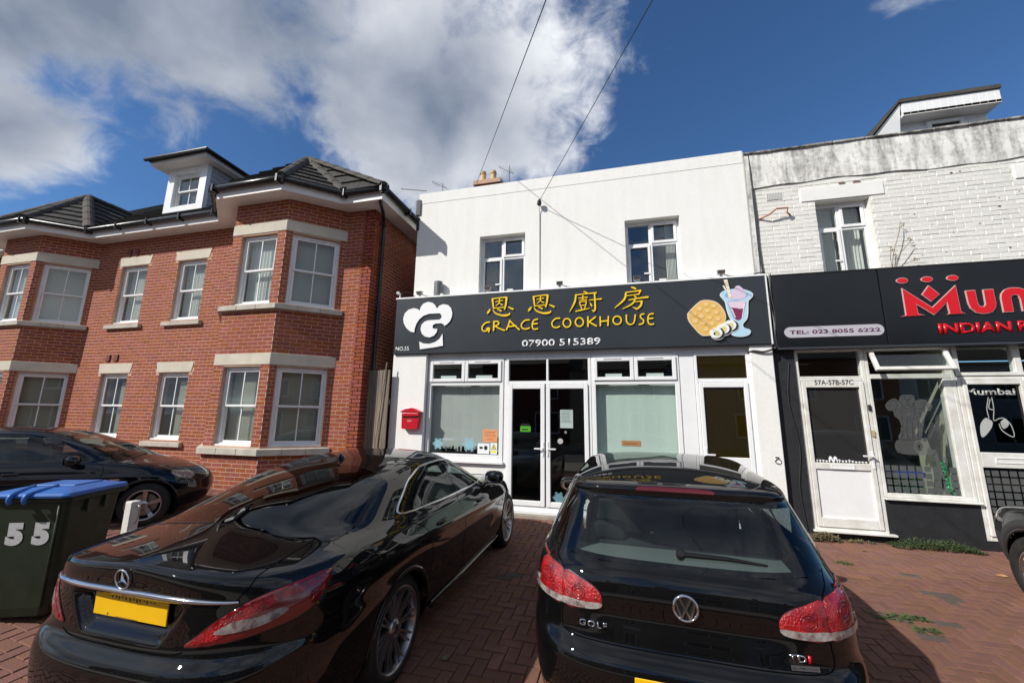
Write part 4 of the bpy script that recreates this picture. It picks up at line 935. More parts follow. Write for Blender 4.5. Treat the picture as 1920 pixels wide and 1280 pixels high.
for cx_, cy_, rx, ry in ((976, 454, 38, 43), (1100, 446, 40, 43), (1478, 428, 41, 41)):
    o = ellipse(cx_, cy_, rx, ry, 28, .1); o2 = [(cx_+(x-cx_)*1, y) for x, y in o]
    mb = MB(); q = ellipse(cx_, cy_, rx-6.5, ry-6.5, 28); q2 = ellipse(cx_, cy_, rx+6.5, ry+6.5, 28)
    for k in range(28):
        j = (k+1) % 28; a, b, c, d = [zt_(*p) for p in (q2[k], q2[j], q[j], q[k])]; mb.hexa([fsn.P(*p, .004) for p in (a, b, c, d)]+[fsn.P(*p, N1) for p in (a, b, c, d)])
    build('letter_stroke', mb, 'letter_yellow', SG)
a, b = zt_(525, 690), zt_(1314, 602); c = zt_(1314, 672)
text_mesh('07900 515389', fsn, a[0], c[0], (a[1]+c[1])/2, (zt_(525, 622)[1]+b[1])/2, .002, 'letter_white', SG, 'phone_number', depth=.004, bold=.012)
a, b = zc(8, 868), zc(195, 806); text_mesh('NO.55', fsn, a[0], b[0], a[1], b[1], .002, 'letter_white', SG, 'house_number', depth=.004, bold=.008)
# dessert pictures
zp = Zoom(1260, 500, 7.11, YS-.03)
for nm, c in (('pic_cream', (.80, .74, .62)), ('pic_gold', (.72, .45, .13)), ('pic_gold2', (.60, .34, .08)), ('pic_gold3', (.78, .54, .22)), ('pic_blue', (.42, .64, .78)), ('pic_blue2', (.25, .42, .55)), ('pic_lilac', (.66, .53, .68)), ('pic_pink', (.72, .56, .68)), ('pic_plum', (.20, .025, .09)), ('pic_white', (.82, .83, .82)), ('pic_dark', (.03, .03, .03)), ('pic_green', (.50, .60, .25)), ('pic_yellow', (.75, .62, .25))): mat(nm, c, .35)
def pic(pts, m, lv, name='picture', smooth=True, k=4): flat_shape([zp(*p) for p in (spline(pts, k, True) if smooth else pts)], fsn, .010, .026+.0012*lv, m, SG, name)
glass_o = [(648, 380), (660, 340), (710, 312), (800, 296), (900, 290), (1000, 310), (1060, 345), (1068, 388), (1030, 430), (1008, 460), (1006, 600), (990, 690), (945, 745), (935, 780), (960, 810), (1020, 830), (1040, 865), (1010, 905), (930, 928), (860, 925), (800, 900), (785, 860), (850, 800), (868, 770), (860, 740), (800, 710), (760, 640), (735, 560), (715, 470), (690, 435)]
pic([(x+(12 if x > 860 else -6), y+4) for x, y in glass_o], 'pic_white', 0); pic(glass_o, 'pic_blue', 1)
pic([(700, 380), (740, 340), (840, 325), (940, 330), (1010, 360), (1000, 400), (940, 425), (840, 432), (740, 415)], 'pic_blue2', 2)
pic([(760, 420), (790, 345), (830, 300), (850, 262), (885, 252), (920, 270), (960, 310), (985, 360), (975, 410), (900, 430), (820, 432)], 'pic_lilac', 3)
pic([(690, 175), (735, 168), (780, 330), (795, 410), (755, 415), (735, 300)], 'pic_cream', 4, smooth=False); pic([(676, 252), (694, 250), (728, 308), (716, 318)], 'pic_white', 4, smooth=False)
for q in range(5): pic([(712+q*14, 200+q*48), (745+q*12, 192+q*48), (748+q*12, 204+q*48), (716+q*14, 212+q*48)], 'pic_gold3', 5, smooth=False)
pic([(750, 460), (975, 455), (970, 560), (950, 640), (920, 700), (870, 712), (820, 680), (780, 590)], 'pic_blue2', 2)
pic([(755, 470), (860, 462), (970, 460), (962, 545), (905, 560), (860, 550), (800, 545), (770, 530)], 'pic_pink', 4); pic([(795, 548), (860, 552), (905, 562), (950, 545), (945, 620), (920, 690), (875, 712), (835, 680), (805, 600)], 'pic_plum', 3)
pic([(788, 560), (800, 560), (850, 672), (842, 680)], 'pic_white', 5, smooth=False); pic([(960, 500), (970, 500), (942, 675), (932, 672)], 'pic_white', 5, smooth=False)
waffle = [(215, 650), (225, 610), (310, 520), (390, 460), (480, 452), (570, 470), (640, 520), (695, 600), (712, 680), (690, 750), (620, 850), (540, 900), (440, 915), (380, 895), (290, 800), (230, 720)]
pic([(464+(x-464)*1.035, 684+(y-684)*1.035) for x, y in waffle], 'pic_cream', 2); pic(waffle, 'pic_gold', 3)
for x, y in ((455, 503), (555, 520), (368, 560), (472, 585), (592, 605), (297, 630), (392, 660), (500, 675), (612, 692), (312, 725), (420, 750), (535, 755), (455, 832)):
    pic(ellipse(x+4, y+6, 40, 32, 14), 'pic_gold2', 4, smooth=False); pic(ellipse(x, y, 34, 27, 14), 'pic_gold3', 5, smooth=False)
for k, (x, y) in enumerate(((782, 785), (690, 832), (595, 890))):
    pic(ellipse(x+14, y+6, 100-2*k, 82-k, 20), 'pic_white', 6+4*k, smooth=False); pic(ellipse(x+16, y+4, 92, 76, 20), 'pic_dark', 7+4*k, smooth=False)
    pic(ellipse(x-8, y-6, 82, 68, 20), 'pic_white', 8+4*k, smooth=False); pic(ellipse(x+4, y+2, 34, 40, 14), 'pic_green', 9+4*k, smooth=False); pic(ellipse(x+10, y-2, 18, 30, 12), 'pic_yellow', 9.5+4*k, smooth=False); pic(ellipse(x-32, y+4, 14, 20, 10), 'pic_dark', 9.6+4*k, smooth=False)
# floodlights standing on the sign
zf = Zoom(720, 480, 4, YS+.05)
for k, (px_, lab) in enumerate(((790, 'small floodlight on the sign above the chef hat logo'), (916, 'small floodlight on the sign below the left upper window'), (1050, 'small floodlight on the sign by the thin cable'), (1194, 'small floodlight on the sign below the right upper window'), (1352, 'small floodlight on the sign above the sundae picture'))):
    x = onY(px_, 530, YS+.05)[0]; FL = thing('floodlight', lab, 'light', (x, YS+.02, 4.06), group='floodlights on the shop sign')
    mb = MB(); mb.hexa([(x-.055, YS-.02, 4.10), (x+.055, YS-.02, 4.10), (x+.055, YS+.05, 4.10), (x-.055, YS+.05, 4.10), (x-.06, YS-.05, 4.165), (x+.06, YS-.05, 4.165), (x+.06, YS+.05, 4.19), (x-.06, YS+.05, 4.19)]); build('lamp_head', mb, 'alloy_mid', FL, bevel=.006)
    mb = MB(); mb.box(x-.02, x+.02, YS+.0, YS+.04, 4.06, 4.10); build('bracket', mb, 'steel', FL)
    mb = MB(); mb.tube(spline([(x+.03, YS+.03, 4.12), (x+.13, YS+.05, 4.085), (x+.27, YS+.06, 4.075), (x+.40, YS+.06, 4.08)], 4), .008, 6); build('flex', mb, 'cable', FL)
    mb = MB(); mb.box(x+.38, x+.50, YS+.03, YS+.09, 4.061, 4.11); build('junction_box', mb, 'grille_grey', FL, bevel=.006)
SC = thing('security_camera', 'small white security camera at the end of the fascia sign', 'camera', (-4.28, YS+.05, 4.06))
mb = MB(); mb.lathe([(-.07, 0), (-.07, .030), (.05, .034), (.06, .028), (.06, 0)], (-4.28, YS-.0, 4.16), (.25, -1, -.15), 14); build('body', mb, 'upvc', SC); mb = MB(); mb.tube([(-4.28, YS+.06, 4.06), (-4.28, YS+.06, 4.15)], .014, 8); build('mount', mb, 'upvc', SC)
mb = MB(); mb.tube(spline([(-4.27, YS+.06, 4.16), (-4.15, YS+.12, 4.22), (-3.98, YS+.15, 4.12)], 4), .006, 6); build('flex', mb, 'cable', SC)
FLUE = thing('flue', 'grey metal flue pipe standing behind the shop sign against the white wall', 'pipe', (-3.44, -.08, 4.06)); mb = MB(); mb.lathe([(0, .085), (.33, .085), (.345, .082), (.345, .07), (.2, .07)], (-3.44, -.092, 4.03), (0, 0, 1), 20); build('pipe', mb, mat('flue_grey', (.14, .15, .16), .5), FLUE, smooth=False)
# wires
def wire(name, pts, r, m, label, cat='wire', parent=None):
    mb = MB(); mb.tube(pts, r, 6); o = build(name, mb, m, parent)
    return tag(o, label, cat) if label else o
B = Vector((-1.367, -.02, 5.853))
def sag(p, q, s, n=14): return [Vector(p).lerp(Vector(q), k/n)-Vector((0, 0, s*4*(k/n)*(1-k/n))) for k in range(n+1)]
d = ray(1228, 0); far = Vector(CAM+d*9.0/np.linalg.norm(d)*1.0)
def along(px_, py_, y): d_ = ray(px_, py_); return Vector(CAM+d_*(y-CAM[1])/d_[1])
WB = thing('phone_line', 'overhead telephone wire anchored to a black bracket on the white wall', 'wire', tuple(B))
e = along(1228, 0, -3.4); far = B+(e-B)*3.2
wire('line', sag(B+Vector((0, -.08, .02)), far, .02), .0055, 'cable', None, parent=WB)
mb = MB(); mb.lathe([(0, .02), (.03, .045), (.09, .04), (.13, .015)], B+Vector((0, -.05, -.05)), (.1, -.3, 1), 10); mb.tube([B+Vector((0, .02, 0)), B+Vector((0, -.06, .0))], .012, 6); build('bracket', mb, 'cable', WB)
mb = MB(); mb.tube([B+Vector((0, -.03, -.06)), B+Vector((0, .006, -.16)), Vector((-1.367, -.008, 4.05))], .007, 6); build('drop_cable', mb, 'cable_grey', WB)
a, b = along(893, 345, 2.2), along(1022, 0, -4.2); wire('phone_line', sag(a, a+(b-a)*2.4, .03), .0055, 'cable', 'overhead wire running up from beside the chimney pots', 'wire')
CH = thing('chimney', 'brick chimney stack with buff clay pots behind the white parapet', 'chimney', (-3.2, 2.3, 5.8))
z0 = onY(917, 345, 2.3)[2]; xa, xb = onY(893, 344, 2.3)[0], onY(943, 344, 2.3)[0]
mb = MB(); mb.box(xa+.04, xb-.04, 2.1, 2.7, 5.8, z0-.12); build('stack', mb, 'brick', CH); mb = MB(); mb.box(xa, xb, 2.06, 2.74, z0-.12, z0); build('cap', mb, 'mortar', CH)
for px_, hh, yy in ((906, .30, 2.2), (925, .34, 2.28), (937, .20, 2.62)):
    x = onY(px_, 335, yy)[0]; mb = MB(); mb.lathe([(0, .085), (hh*.75, .075), (hh*.78, .09), (hh*.86, .09), (hh*.88, .075), (hh, .082), (hh, .06), (0, .06)], (x, yy, z0), (0, 0, 1), 16); build('pot', mb, 'terracotta', CH, smooth=False)
for px_, py_, Y_, lab, tall in ((955, 338, 1.2, 'small television aerial rising behind the white parapet beside the chimney', .5), (830, 358, 1.0, 'little spiky aerial at the left end of the white parapet', .25)):
    p = onY(px_, py_, Y_); AE = thing('aerial', lab, 'aerial', (p[0], Y_, 5.9)); mb = MB(); mb.tube([(p[0], Y_, 5.85), (p[0], Y_, p[2]+tall*.8)], .006, 6); build('mast', mb, 'cable', AE)
    mb = MB(); zz = p[2]+tall*.45; mb.tube([(p[0]-.25, Y_-.1, zz+.1), (p[0]+.1, Y_+.05, zz-.03)], .0045, 5)
    for k in range(6): x = p[0]-.22+.055*k; mb.tube([(x, Y_-.18, zz+.09-.02*k), (x, Y_+.10, zz+.09-.02*k)], .0028, 4)
    build('elements', mb, 'cable', AE)
p, q = onY(752, 354, .5), onY(800, 358, .5); wire('pole', [p, q], .012, 'cable_grey', 'thin rod sticking out sideways from the end of the white parapet', 'rod')
# ------------------------------------------------------------------ painted brick restaurant next door
RS = thing('restaurant_building', 'old white painted brick building with stained parapet above a black fronted restaurant', 'restaurant', (5, 0, 0))
fq = FX(0.0); XE = 8.4
WIN = (3.33, 4.105, 4.0, 5.315)
mb = MB(); panel(mb, fq, 2.335, XE, 2.8, 5.70, [WIN, (6.15, 6.95, 4.0, 5.35)], .3); wall57 = build('wall', mb, 'painted_brick', RS)
rc = courses(fq, 2.335, XE, 3.9, 5.66, [WIN, (6.15, 6.95, 4.0, 5.35), (3.10, 4.33, 5.31, 5.6), (5.95, 7.1, 5.31, 5.6)], gap=.006, jit=.004)
lay_bricks([(*r, wall57) for r in rc], wall57, .006, 'painted_brick', 300, rough=.003)
mb = MB()
nx, nz = 60, 8                                           # rendered parapet, hand-floated and uneven
for i in range(nx):
    for j in range(nz):
        def pt(i_, j_):
            x = 2.335+(XE-2.335)*i_/nx; z = 5.70+(6.33-5.70)*j_/nz+(.02*math.sin(x*2.1)+.012*math.sin(x*7.3) if j_ == 0 else 0); return (x, -.022-.006*math.sin(x*3.1+j_)-.004*math.sin(x*11), z)
        mb.quad(pt(i, j), pt(i+1, j), pt(i+1, j+1), pt(i, j+1))
me_o = build('parapet', mb, 'dirty_render', RS, smooth=True, fix=False)
mb = MB(); mb.box(2.335, XE, 0.0, .3, 5.70, 6.33); build('parapet_core', mb, 'dirty_render', RS)
for k in range(14):                                      # coping stones, blackened
    x = 2.32+.46*k; mb = MB(); mb.box(x, x+.452, -.055, .33, 6.335+random.uniform(-.004, .004), 6.375+random.uniform(-.006, .006)); build('coping', mb, mat('coping', (.10, .095, .085), .95, var=.7, vscale=9, col2=(.45, .44, .41), bump=.5), RS, bevel=.01)
mb = MB(); fq.box(mb, 2.335, 2.40, 4.0, 6.30, -.01, .03); build('corner_strip', mb, 'dirty_render', RS)
mb = MB(); mb.box(2.335, XE, .3, 7.8, 5.75, 5.85); build('flat_roof', mb, 'asphalt', RS); mb = MB(); mb.box(2.34, XE, 7.8, 8, 0, 5.8); build('rear_wall', mb, 'mortar', RS)
lintel(fq, 3.13, 4.31, 5.335, 5.57, 0.0, RS, m='white_paint', n=.02); lintel(fq, 5.98, 7.1, 5.36, 5.58, 0.0, RS, m='white_paint', n=.02)
casement(fq, 3.33, 4.105, 4.0, 5.315, 4.86, 3.70, RS, [(3.38, 3.68, 'curtain'), (3.74, 4.06, 'curtain')], n0=-.15)
casement(fq, 6.15, 6.95, 4.0, 5.35, 4.86, 6.55, RS, [], n0=-.15)
mb = MB(); fq.box(mb, 2.62, 2.85, 5.43, 5.56, .012, .018); vb = build('air_brick', mb, 'grille_grey', RS)
for i in range(9):
    for j in range(4): mb = MB(); u, v = 2.632+.024*i, 5.438+.03*j; fq.box(mb, u, u+.011, v, v+.017, .0181, .0186); build('slot', mb, 'alloy_dark', vb)
zw = Zoom(1380, 140, 3.368, -.08)
CP = [(-.01, *zw(152, 902)), (-.09, *zw(205, 888)), (-.13, *zw(250, 855)), (-.12, *zw(322, 848)), (-.09, *zw(320, 872)), (-.01, *zw(352, 872))]
mb = MB(); mb.tube([(p[1], p[0], p[2]) for p in CP], .014, 8); build('overflow_pipe', mb, 'copper_pipe', label='bent copper pipe jutting from the white painted brickwork', category='pipe')
mb = MB(); mb.tube([(2.405, -.02, 6.34), (2.41, -.03, 5.9), (2.43, -.03, 5.2), (2.42, -.03, 4.6), (2.44, -.03, 4.05)], .013, 8); build('wall_cable', mb, 'cable', label='dark vertical cable down the joint between white shop and painted brickwork', category='cable')
mb = MB(); mb.tube([(2.325, -.015, 6.40), (2.33, -.015, 4.1)], .010, 6); build('joint_seal', mb, 'cable_grey', RS)
mh = MB()
zh = Zoom(1380, 140, 3.368, -.0)
for x, y, r in ((1122, 882, .012), (1205, 818, .008), (1660, 832, .022), (1535, 940, .011), (1692, 910, .007), (1657, 778, .009), (1325, 1120, .010), (1175, 1140, .009), (1727, 1092, .016), (1235, 945, .007), (1150, 1045, .006), (1785, 737, .009), (1370, 996, .012), (1355, 622, .02), (1410, 612, .015), (665, 686, .03), (760, 680, .035)):
    c = zh(x, y); mh.poly([fq.P(c[0]+r*(1.2 if x in (665, 760) else 1)*(1.5 if x in (665, 760) else 1)*math.cos(k*.785), c[1]+r*.7*math.sin(k*.785), .0125) for k in range(8)])
build('chipped_spots', mh, mat('chip', (.16, .11, .08), .9), RS, fix=False)
# roof dormer behind the parapet
RD = build('roof_dormer', (lambda m_: m_)(MB()) if False else (lambda m_: (m_.box(5.60, 7.10, 1.62, 4.5, 6.0, 7.62), m_)[1])(MB()), 'upvc', RS)
fdm = FX(1.6)
x = 5.60
while x < 7.08:
    mb = MB(); fdm.box(mb, x+.001, min(x+.1185, 7.10), 6.4, 7.50, -.02, .012); build('cladding_board', mb, 'upvc', RD, bevel=.0015); x += .12
mb = MB(); fdm.ring(mb, 6.12, 6.72, 6.85, 7.56, .075, 0, .05); dw = build('dormer_window', mb, 'upvc', RS, bevel=.005); mb = MB(); fdm.box(mb, 6.195, 6.645, 6.925, 7.485, .014, .02); build('pane', mb, 'sign_black', dw)
fov = FX(1.32); x = 5.62
mb = MB(); mb.box(5.62, 7.14, 1.32, 4.4, 7.60, 7.66); build('soffit_board', mb, 'soffit', RD)
while x < 7.12:
    mb = MB(); fov.box(mb, x+.001, min(x+.1185, 7.14), 7.61, 7.875, -.05, .0); build('cladding_board', mb, 'upvc', RD, bevel=.0015); x += .12
mb = MB(); mb.prism([(5.58, 1.29, 7.88), (7.16, 1.29, 7.88), (7.16, 4.6, 7.93), (5.58, 4.6, 7.93)], [(5.58, 1.29, 7.955), (7.16, 1.29, 7.955), (7.16, 4.6, 8.0), (5.58, 4.6, 8.0)]); build('dormer_roof', mb, 'ridge', RD)
mb = MB(); A0, A1 = Vector((5.58, 1.30, 7.93)), Vector((4.95, 1.9, 7.05)); mb.prism([(5.60, 1.33, 7.88), (5.60, 1.60, 6.6), (4.75, 1.62, 6.8)], [(5.60, 4.4, 7.88), (5.60, 4.4, 6.6), (4.75, 4.4, 6.8)]); build('dormer_cheek', mb, 'upvc', RD)
mb = MB(); mb.prism([(5.62, 1.30, 7.96), (5.56, 1.30, 7.88), (4.70, 1.58, 6.78), (4.66, 1.58, 6.86)], [(5.62, 4.4, 7.96), (5.56, 4.4, 7.88), (4.70, 4.4, 6.78), (4.66, 4.4, 6.86)]); build('verge', mb, 'ridge', RD)

# ---- black restaurant sign
YS2 = -.17; f57 = FX(YS2)
S2 = thing('restaurant_sign', 'glossy black fascia sign with red raised lettering and a pill shaped phone panel', 'sign', (5, YS2, 2.85))
mb = MB(); f57.box(mb, 2.50, 3.945, 2.835, 4.01, -.165, 0); build('panel', mb, 'sign_black', S2, bevel=.004); mb = MB(); f57.box(mb, 3.955, XE, 2.835, 4.01, -.165, .004); build('panel', mb, 'sign_black', S2, bevel=.004)
mb = MB(); f57.box(mb, 2.49, XE, 4.012, 4.03, -.165, .01); build('cap', mb, 'cable', S2); mb = MB(); f57.box(mb, 2.49, XE, 2.80, 2.833, -.165, -.01); build('lower_trim', mb, 'alloy_dark', S2)
zs = Zoom(1620, 500, 6.4, YS2-.03)
def raised(pts, name):
    flat_shape([zs(*p) for p in pts], f57, .006, .028, 'letter_pale', S2, name+'_edge'); c = np.mean(pts, 0)
    inner = []
    n = len(pts)
    for k in range(n):
        p0, p1, p2 = map(np.array, (pts[k-1], pts[k], pts[(k+1) % n])); a = (p1-p0)/(np.hypot(*(p1-p0))+1e-9); b = (p2-p1)/(np.hypot(*(p2-p1))+1e-9)
        na, nb = np.array([-a[1], a[0]]), np.array([-b[1], b[0]]); m_ = na+nb; m_ = m_/(np.hypot(*m_)+1e-9); inner.append(tuple(np.array(p1, float)+m_*5.5/max(.45, m_.dot(na))))
    ar = lambda q: .5*sum(q[i][0]*q[(i+1) % n][1]-q[(i+1) % n][0]*q[i][1] for i in range(n))
    if abs(ar(inner)) > abs(ar(pts)): inner = [tuple(2*np.array(p)-np.array(q)) for p, q in zip(pts, inner)]
    flat_shape([zs(*p) for p in inner], f57, .0285, .031, 'letter_red', S2, name)
raised([(455, 255), (822, 486), (1100, 218), (1170, 540), (1222, 560), (995, 573), (1030, 556), (997, 428), (845, 580), (630, 450), (655, 562), (735, 582), (448, 599), (506, 576)], 'letter')
raised([(775, 222), (910, 328), (808, 418), (695, 335)], 'letter_diamond')
for c in ((460, 166), (758, 150), (1065, 133)): raised(ellipse(*c, 70, 35, 20), 'letter_dot')
raised([(1218, 285), (1335, 277), (1368, 430), (1385, 462), (1412, 476), (1445, 472), (1462, 450), (1430, 272), (1553, 265), (1590, 440), (1585, 490), (1555, 535), (1500, 558), (1430, 566), (1350, 552), (1285, 500), (1255, 440)], 'letter')
raised([(1680, 546), (1645, 370), (1650, 320), (1690, 272), (1740, 252), (1800, 246), (1860, 250), (1920, 266), (1975, 244), (2040, 236), (2120, 244), (2170, 290), (2190, 350), (2225, 512), (2105, 520), (2075, 380), (2055, 340), (2020, 335), (1995, 360), (2025, 525), (1910, 532), (1880, 390), (1855, 345), (1815, 335), (1780, 345), (1768, 375), (1802, 540)], 'letter')
a, b = zs(918, 798), zs(1785, 650); text_mesh('INDIAN', f57, a[0], b[0]-.01, zs(1350, 790)[1], zs(1350, 664)[1], .006, 'letter_red', S2, 'lettering', depth=.012, bold=.03)
a, b = zs(1880, 770), zs(1990, 640); text_mesh('R', f57, a[0], b[0], a[1], b[1], .006, 'letter_red', S2, 'lettering', depth=.012, bold=.03)
zt2 = Zoom(1420, 470, 3.84, YS2-.01); a, b, c, d = zt2(195, 590), zt2(915, 565), zt2(500, 618), zt2(500, 540)
u0, u1, v0, v1 = a[0], b[0], c[1], d[1]; r = (v1-v0)/2; pill = [(u0+r-r*math.cos(t), (v0+v1)/2+r*math.sin(t)) for t in np.linspace(-math.pi/2, math.pi/2, 10)]+[(u1-r+r*math.cos(t), (v0+v1)/2+r*math.sin(t)) for t in np.linspace(math.pi/2, -math.pi/2, 10)]
flat_shape(pill, f57, .001, .008, mat('pill', (.46, .45, .50), .3), S2, 'phone_panel'); text_mesh('TEL: 023 8055 6222', f57, u0+.07, u1-.05, v0+.055, v1-.055, .0085, 'letter_purple', S2, 'phone_number', depth=.002, bold=.02)
# cables bundled between the two signs
for k, (dx, m_) in enumerate(((0, 'cable'), (.02, 'cable_grey'), (.035, 'cable'))):
    pts = [(2.455+dx+.012*math.sin(j*1.7+k), -.10-.03*k, 4.06-.205*j) for j in range(7)]; mb = MB(); mb.tube(spline(pts, 4), .009, 6)
    build('cable_bundle', mb, m_, label=('black cable snaking down the slot between the two shop signs', 'pale cable in the slot between the two shop signs', 'outer black cable hanging beside the black restaurant sign')[k], category='cable')
mb = MB(); mb.tube(spline([(2.46, -.1, 2.86), (2.40, -.16, 2.80), (2.28, -.15, 2.77), (2.15, -.14, 2.79), (2.08, -.08, 2.77)], 5), .016, 8); build('loose_cable', mb, 'cable', label='loose black cable end poking out below the shop sign', category='cable')
mb = MB(); mb.tube(spline([(1.95, -.08, 4.07), (2.2, -.1, 4.075), (2.36, -.1, 4.11), (2.44, -.1, 4.10), (2.47, -.1, 4.03), (2.9, -.08, 4.045), (3.6, -.05, 4.05), (6.5, -.05, 4.06)], 5), .011, 6); build('sign_cable', mb, 'cable', label='black cable laid along the tops of both signs', category='cable')
# ---- black pier, door, window, second door
mb = MB(); fq.box(mb, 2.455, 2.755, -.05, 2.83, -.3, .03); build('pier', mb, 'black_masonry', RS, bevel=.008)
mb = MB(); fq.box(mb, 3.70, 4.80, -.05, .60, -.2, .0); build('plinth', mb, 'black_masonry', RS); mb = MB(); fq.box(mb, 2.755, 3.70, -.05, .10, -.2, -.01); build('plinth', mb, 'black_masonry', RS); mb = MB(); fq.box(mb, 4.80, XE, -.05, .12, -.2, .01); build('plinth', mb, 'black_masonry', RS)
mb = MB(); mb.tube(spline([(2.66, -.045, 2.6), (2.60, -.045, 2.0), (2.68, -.045, 1.3), (2.62, -.045, .7), (2.66, -.045, .1)], 6), .008, 6); build('pier_cable', mb, 'cable', label='thin black cable wandering down the black pier', category='cable')
o_ = 'upvc_old'
mb = MB(); fq.ring(mb, 2.757, 3.70, .11, 2.83, .055, -.1, .0, wb=.06, wt=.05); fq.box(mb, 2.812, 3.645, 2.31, 2.385, -.1, -.002); fq.box(mb, 2.74, 3.76, .105, .135, -.1, .075); D5 = build('flat_door', mb, o_, RS, bevel=.006)
mb = MB(); fq.box(mb, 2.812, 3.645, 2.386, 2.778, -.05, -.045); build('pane', mb, 'glass_shop', D5)
mb = MB(); fq.ring(mb, 2.815, 3.64, .175, 2.305, .06, -.06, .02, wb=.13, wt=.095); fq.box(mb, 2.875, 3.58, .99, 1.085, -.06, .018); lf = build('door_leaf', mb, o_, D5, bevel=.006)
mb = MB(); fq.box(mb, 2.875, 3.58, 1.086, 2.209, -.03, -.025); build('pane', mb, glass('glass_grey', (.10, .10, .10), 1.6, opac=.3, ocol=(.09, .09, .09)), lf); mb = MB(); fq.box(mb, 2.875, 3.58, .306, .989, -.04, -.006); build('lower_panel', mb, 'upvc', lf)
mb = MB(); fq.ring(mb, 3.07, 3.37, 1.0, 1.065, .012, .018, .026); fq.box(mb, 3.082, 3.358, 1.012, 1.053, .018, .022); build('letter_plate', mb, 'upvc', lf)
mb = MB(); fq.box(mb, 3.60, 3.63, 1.02, 1.27, .02, .03); fq.box(mb, 3.48, 3.63, 1.19, 1.213, .055, .072); fq.box(mb, 3.605, 3.625, 1.19, 1.21, .03, .056); build('handle', mb, 'upvc', lf, bevel=.003)
zd = Zoom(1440, 640, 3.048, -.005)
for k in range(16):
    if 4 <= k <= 6: continue
    u = 2.90+.042*k; h = random.choice((.02, .035, .05)); mb = MB(); fq.box(mb, u, u+.03, 1.09+h*.5, 1.105+h*.5, -.022, -.0215); fq.box(mb, u+.011, u+.019, 1.09, 1.09+h, -.022, -.0212); build('glass_motif', mb, 'letter_white', lf)
for q in (0, 1): flat_shape(spline([(3.07+.06*q, 1.095), (3.075+.06*q, 1.16), (3.095+.06*q, 1.18), (3.118+.06*q, 1.16), (3.128+.06*q, 1.095), (3.115+.06*q, 1.10), (3.10+.06*q, 1.14), (3.085+.06*q, 1.10)], 3, True), fq, -.0222, -.021, 'letter_white', lf, 'glass_motif')
a, b = zd(265, 252), zd(484, 226); text_mesh('57A-57B-57C', fq, a[0], b[0], a[1]+.01, b[1]+.02, .021, 'ink', lf, 'flat_numbers', depth=.001, bold=.01)
mb = MB(); fq.box(mb, 3.655, 3.695, 1.86, 1.95, .001, .02); db = build('doorbell', mb, 'ink', D5, bevel=.006); mb = MB(); fq.box(mb, 3.655, 3.695, 1.48, 1.57, .001, .014); build('bell_push', mb, mat('bell', (.45, .36, .22), .5), D5)
# window with hopper standing open
mb = MB(); fq.ring(mb, 3.705, 4.79, .63, 2.83, .045, -.12, -.005, wb=.06, wt=.05); fq.box(mb, 3.75, 4.745, 2.34, 2.41, -.12, -.006); fq.box(mb, 4.64, 4.745, .69, 2.34, -.12, -.007); fq.box(mb, 3.69, 4.81, .60, .628, -.12, .06)
W5 = build('restaurant_window', mb, o_, RS, bevel=.006)
mb = MB(); fq.box(mb, 3.75, 4.64, .69, 2.34, -.05, -.045); build('pane', mb, 'glass_shop', W5)
hop = Matrix.Translation((0, 0, 2.82)) @ Matrix.Rotation(R_(-24), 4, 'X') @ Matrix.Translation((0, 0, -2.82))
def hbox(mb, *a):
    t = MB(); fq.box(t, *a); mb.v_ = None; i = len(mb.v); mb.v += [tuple(hop @ Vector(v)) for v in t.v]; mb.f += [tuple(k+i for k in f) for f in t.f]
mb = MB(); a, b, c, d = 3.735, 4.70, 2.40, 2.80
hbox(mb, a, a+.055, c, d, 0, .05); hbox(mb, b-.055, b, c, d, 0, .05); hbox(mb, a+.055, b-.055, c, c+.055, 0, .049); hbox(mb, a+.055, b-.055, d-.05, d, 0, .049); hp = build('hopper_sash', mb, o_, W5, bevel=.006)
mb = MB(); hbox(mb, a+.055, b-.055, c+.055, d-.05, .02, .025); build('pane', mb, 'glass_shop', hp)
# lattice on the lower glass and the lion emblem
lat = glass('film_grey', (.30, .31, .31), .6, opac=.55, ocol=(.16, .17, .17))
for i in range(9):
    for j in range(4):
        mb = MB(); u, v = 3.765+.098*i, .705+.098*j; fq.box(mb, u, u+.078, v, v+.078, -.044, -.0432); build('film_square', mb, lat, W5)
zl = Zoom(1620, 690, 4.923, 0.045)
EM = thing('lion_emblem', 'frosted emblem of lions on a round pedestal on the restaurant window glass', 'emblem', (4.1, .04, 1.2))
fe = FX(.045)
fro = glass('frosted', (.55, .55, .55), .2, opac=.22, ocol=(.30, .31, .31)); fro2 = glass('frosted_dark', (.4, .4, .4), .2, opac=.6, ocol=(.07, .075, .08)); fro3 = glass('frosted_pale', (.5, .5, .5), .2, opac=.28, ocol=(.40, .40, .38))
def em(pts, m, lv, nm='emblem_part', k=3): flat_shape([zl(*p) for p in spline(pts, k, True)], fe, .0005*lv, .0005*lv+.0004, m, EM, nm)
em([(342, 250), (455, 250), (470, 300), (520, 285), (575, 300), (630, 345), (612, 392), (580, 400), (560, 470), (545, 560), (530, 640), (480, 660), (320, 655), (345, 560), (325, 480), (280, 440), (268, 395), (225, 390), (195, 348), (225, 300), (280, 278), (320, 300)], fro, 1, 'lions')
def ems(pts, w, m, lv, nm='carved_line'): flat_shape([zl(*p) for p in stroke_outline(pts, [w]*len(pts), 3)], fe, .0005*lv, .0005*lv+.0004, m, EM, nm)
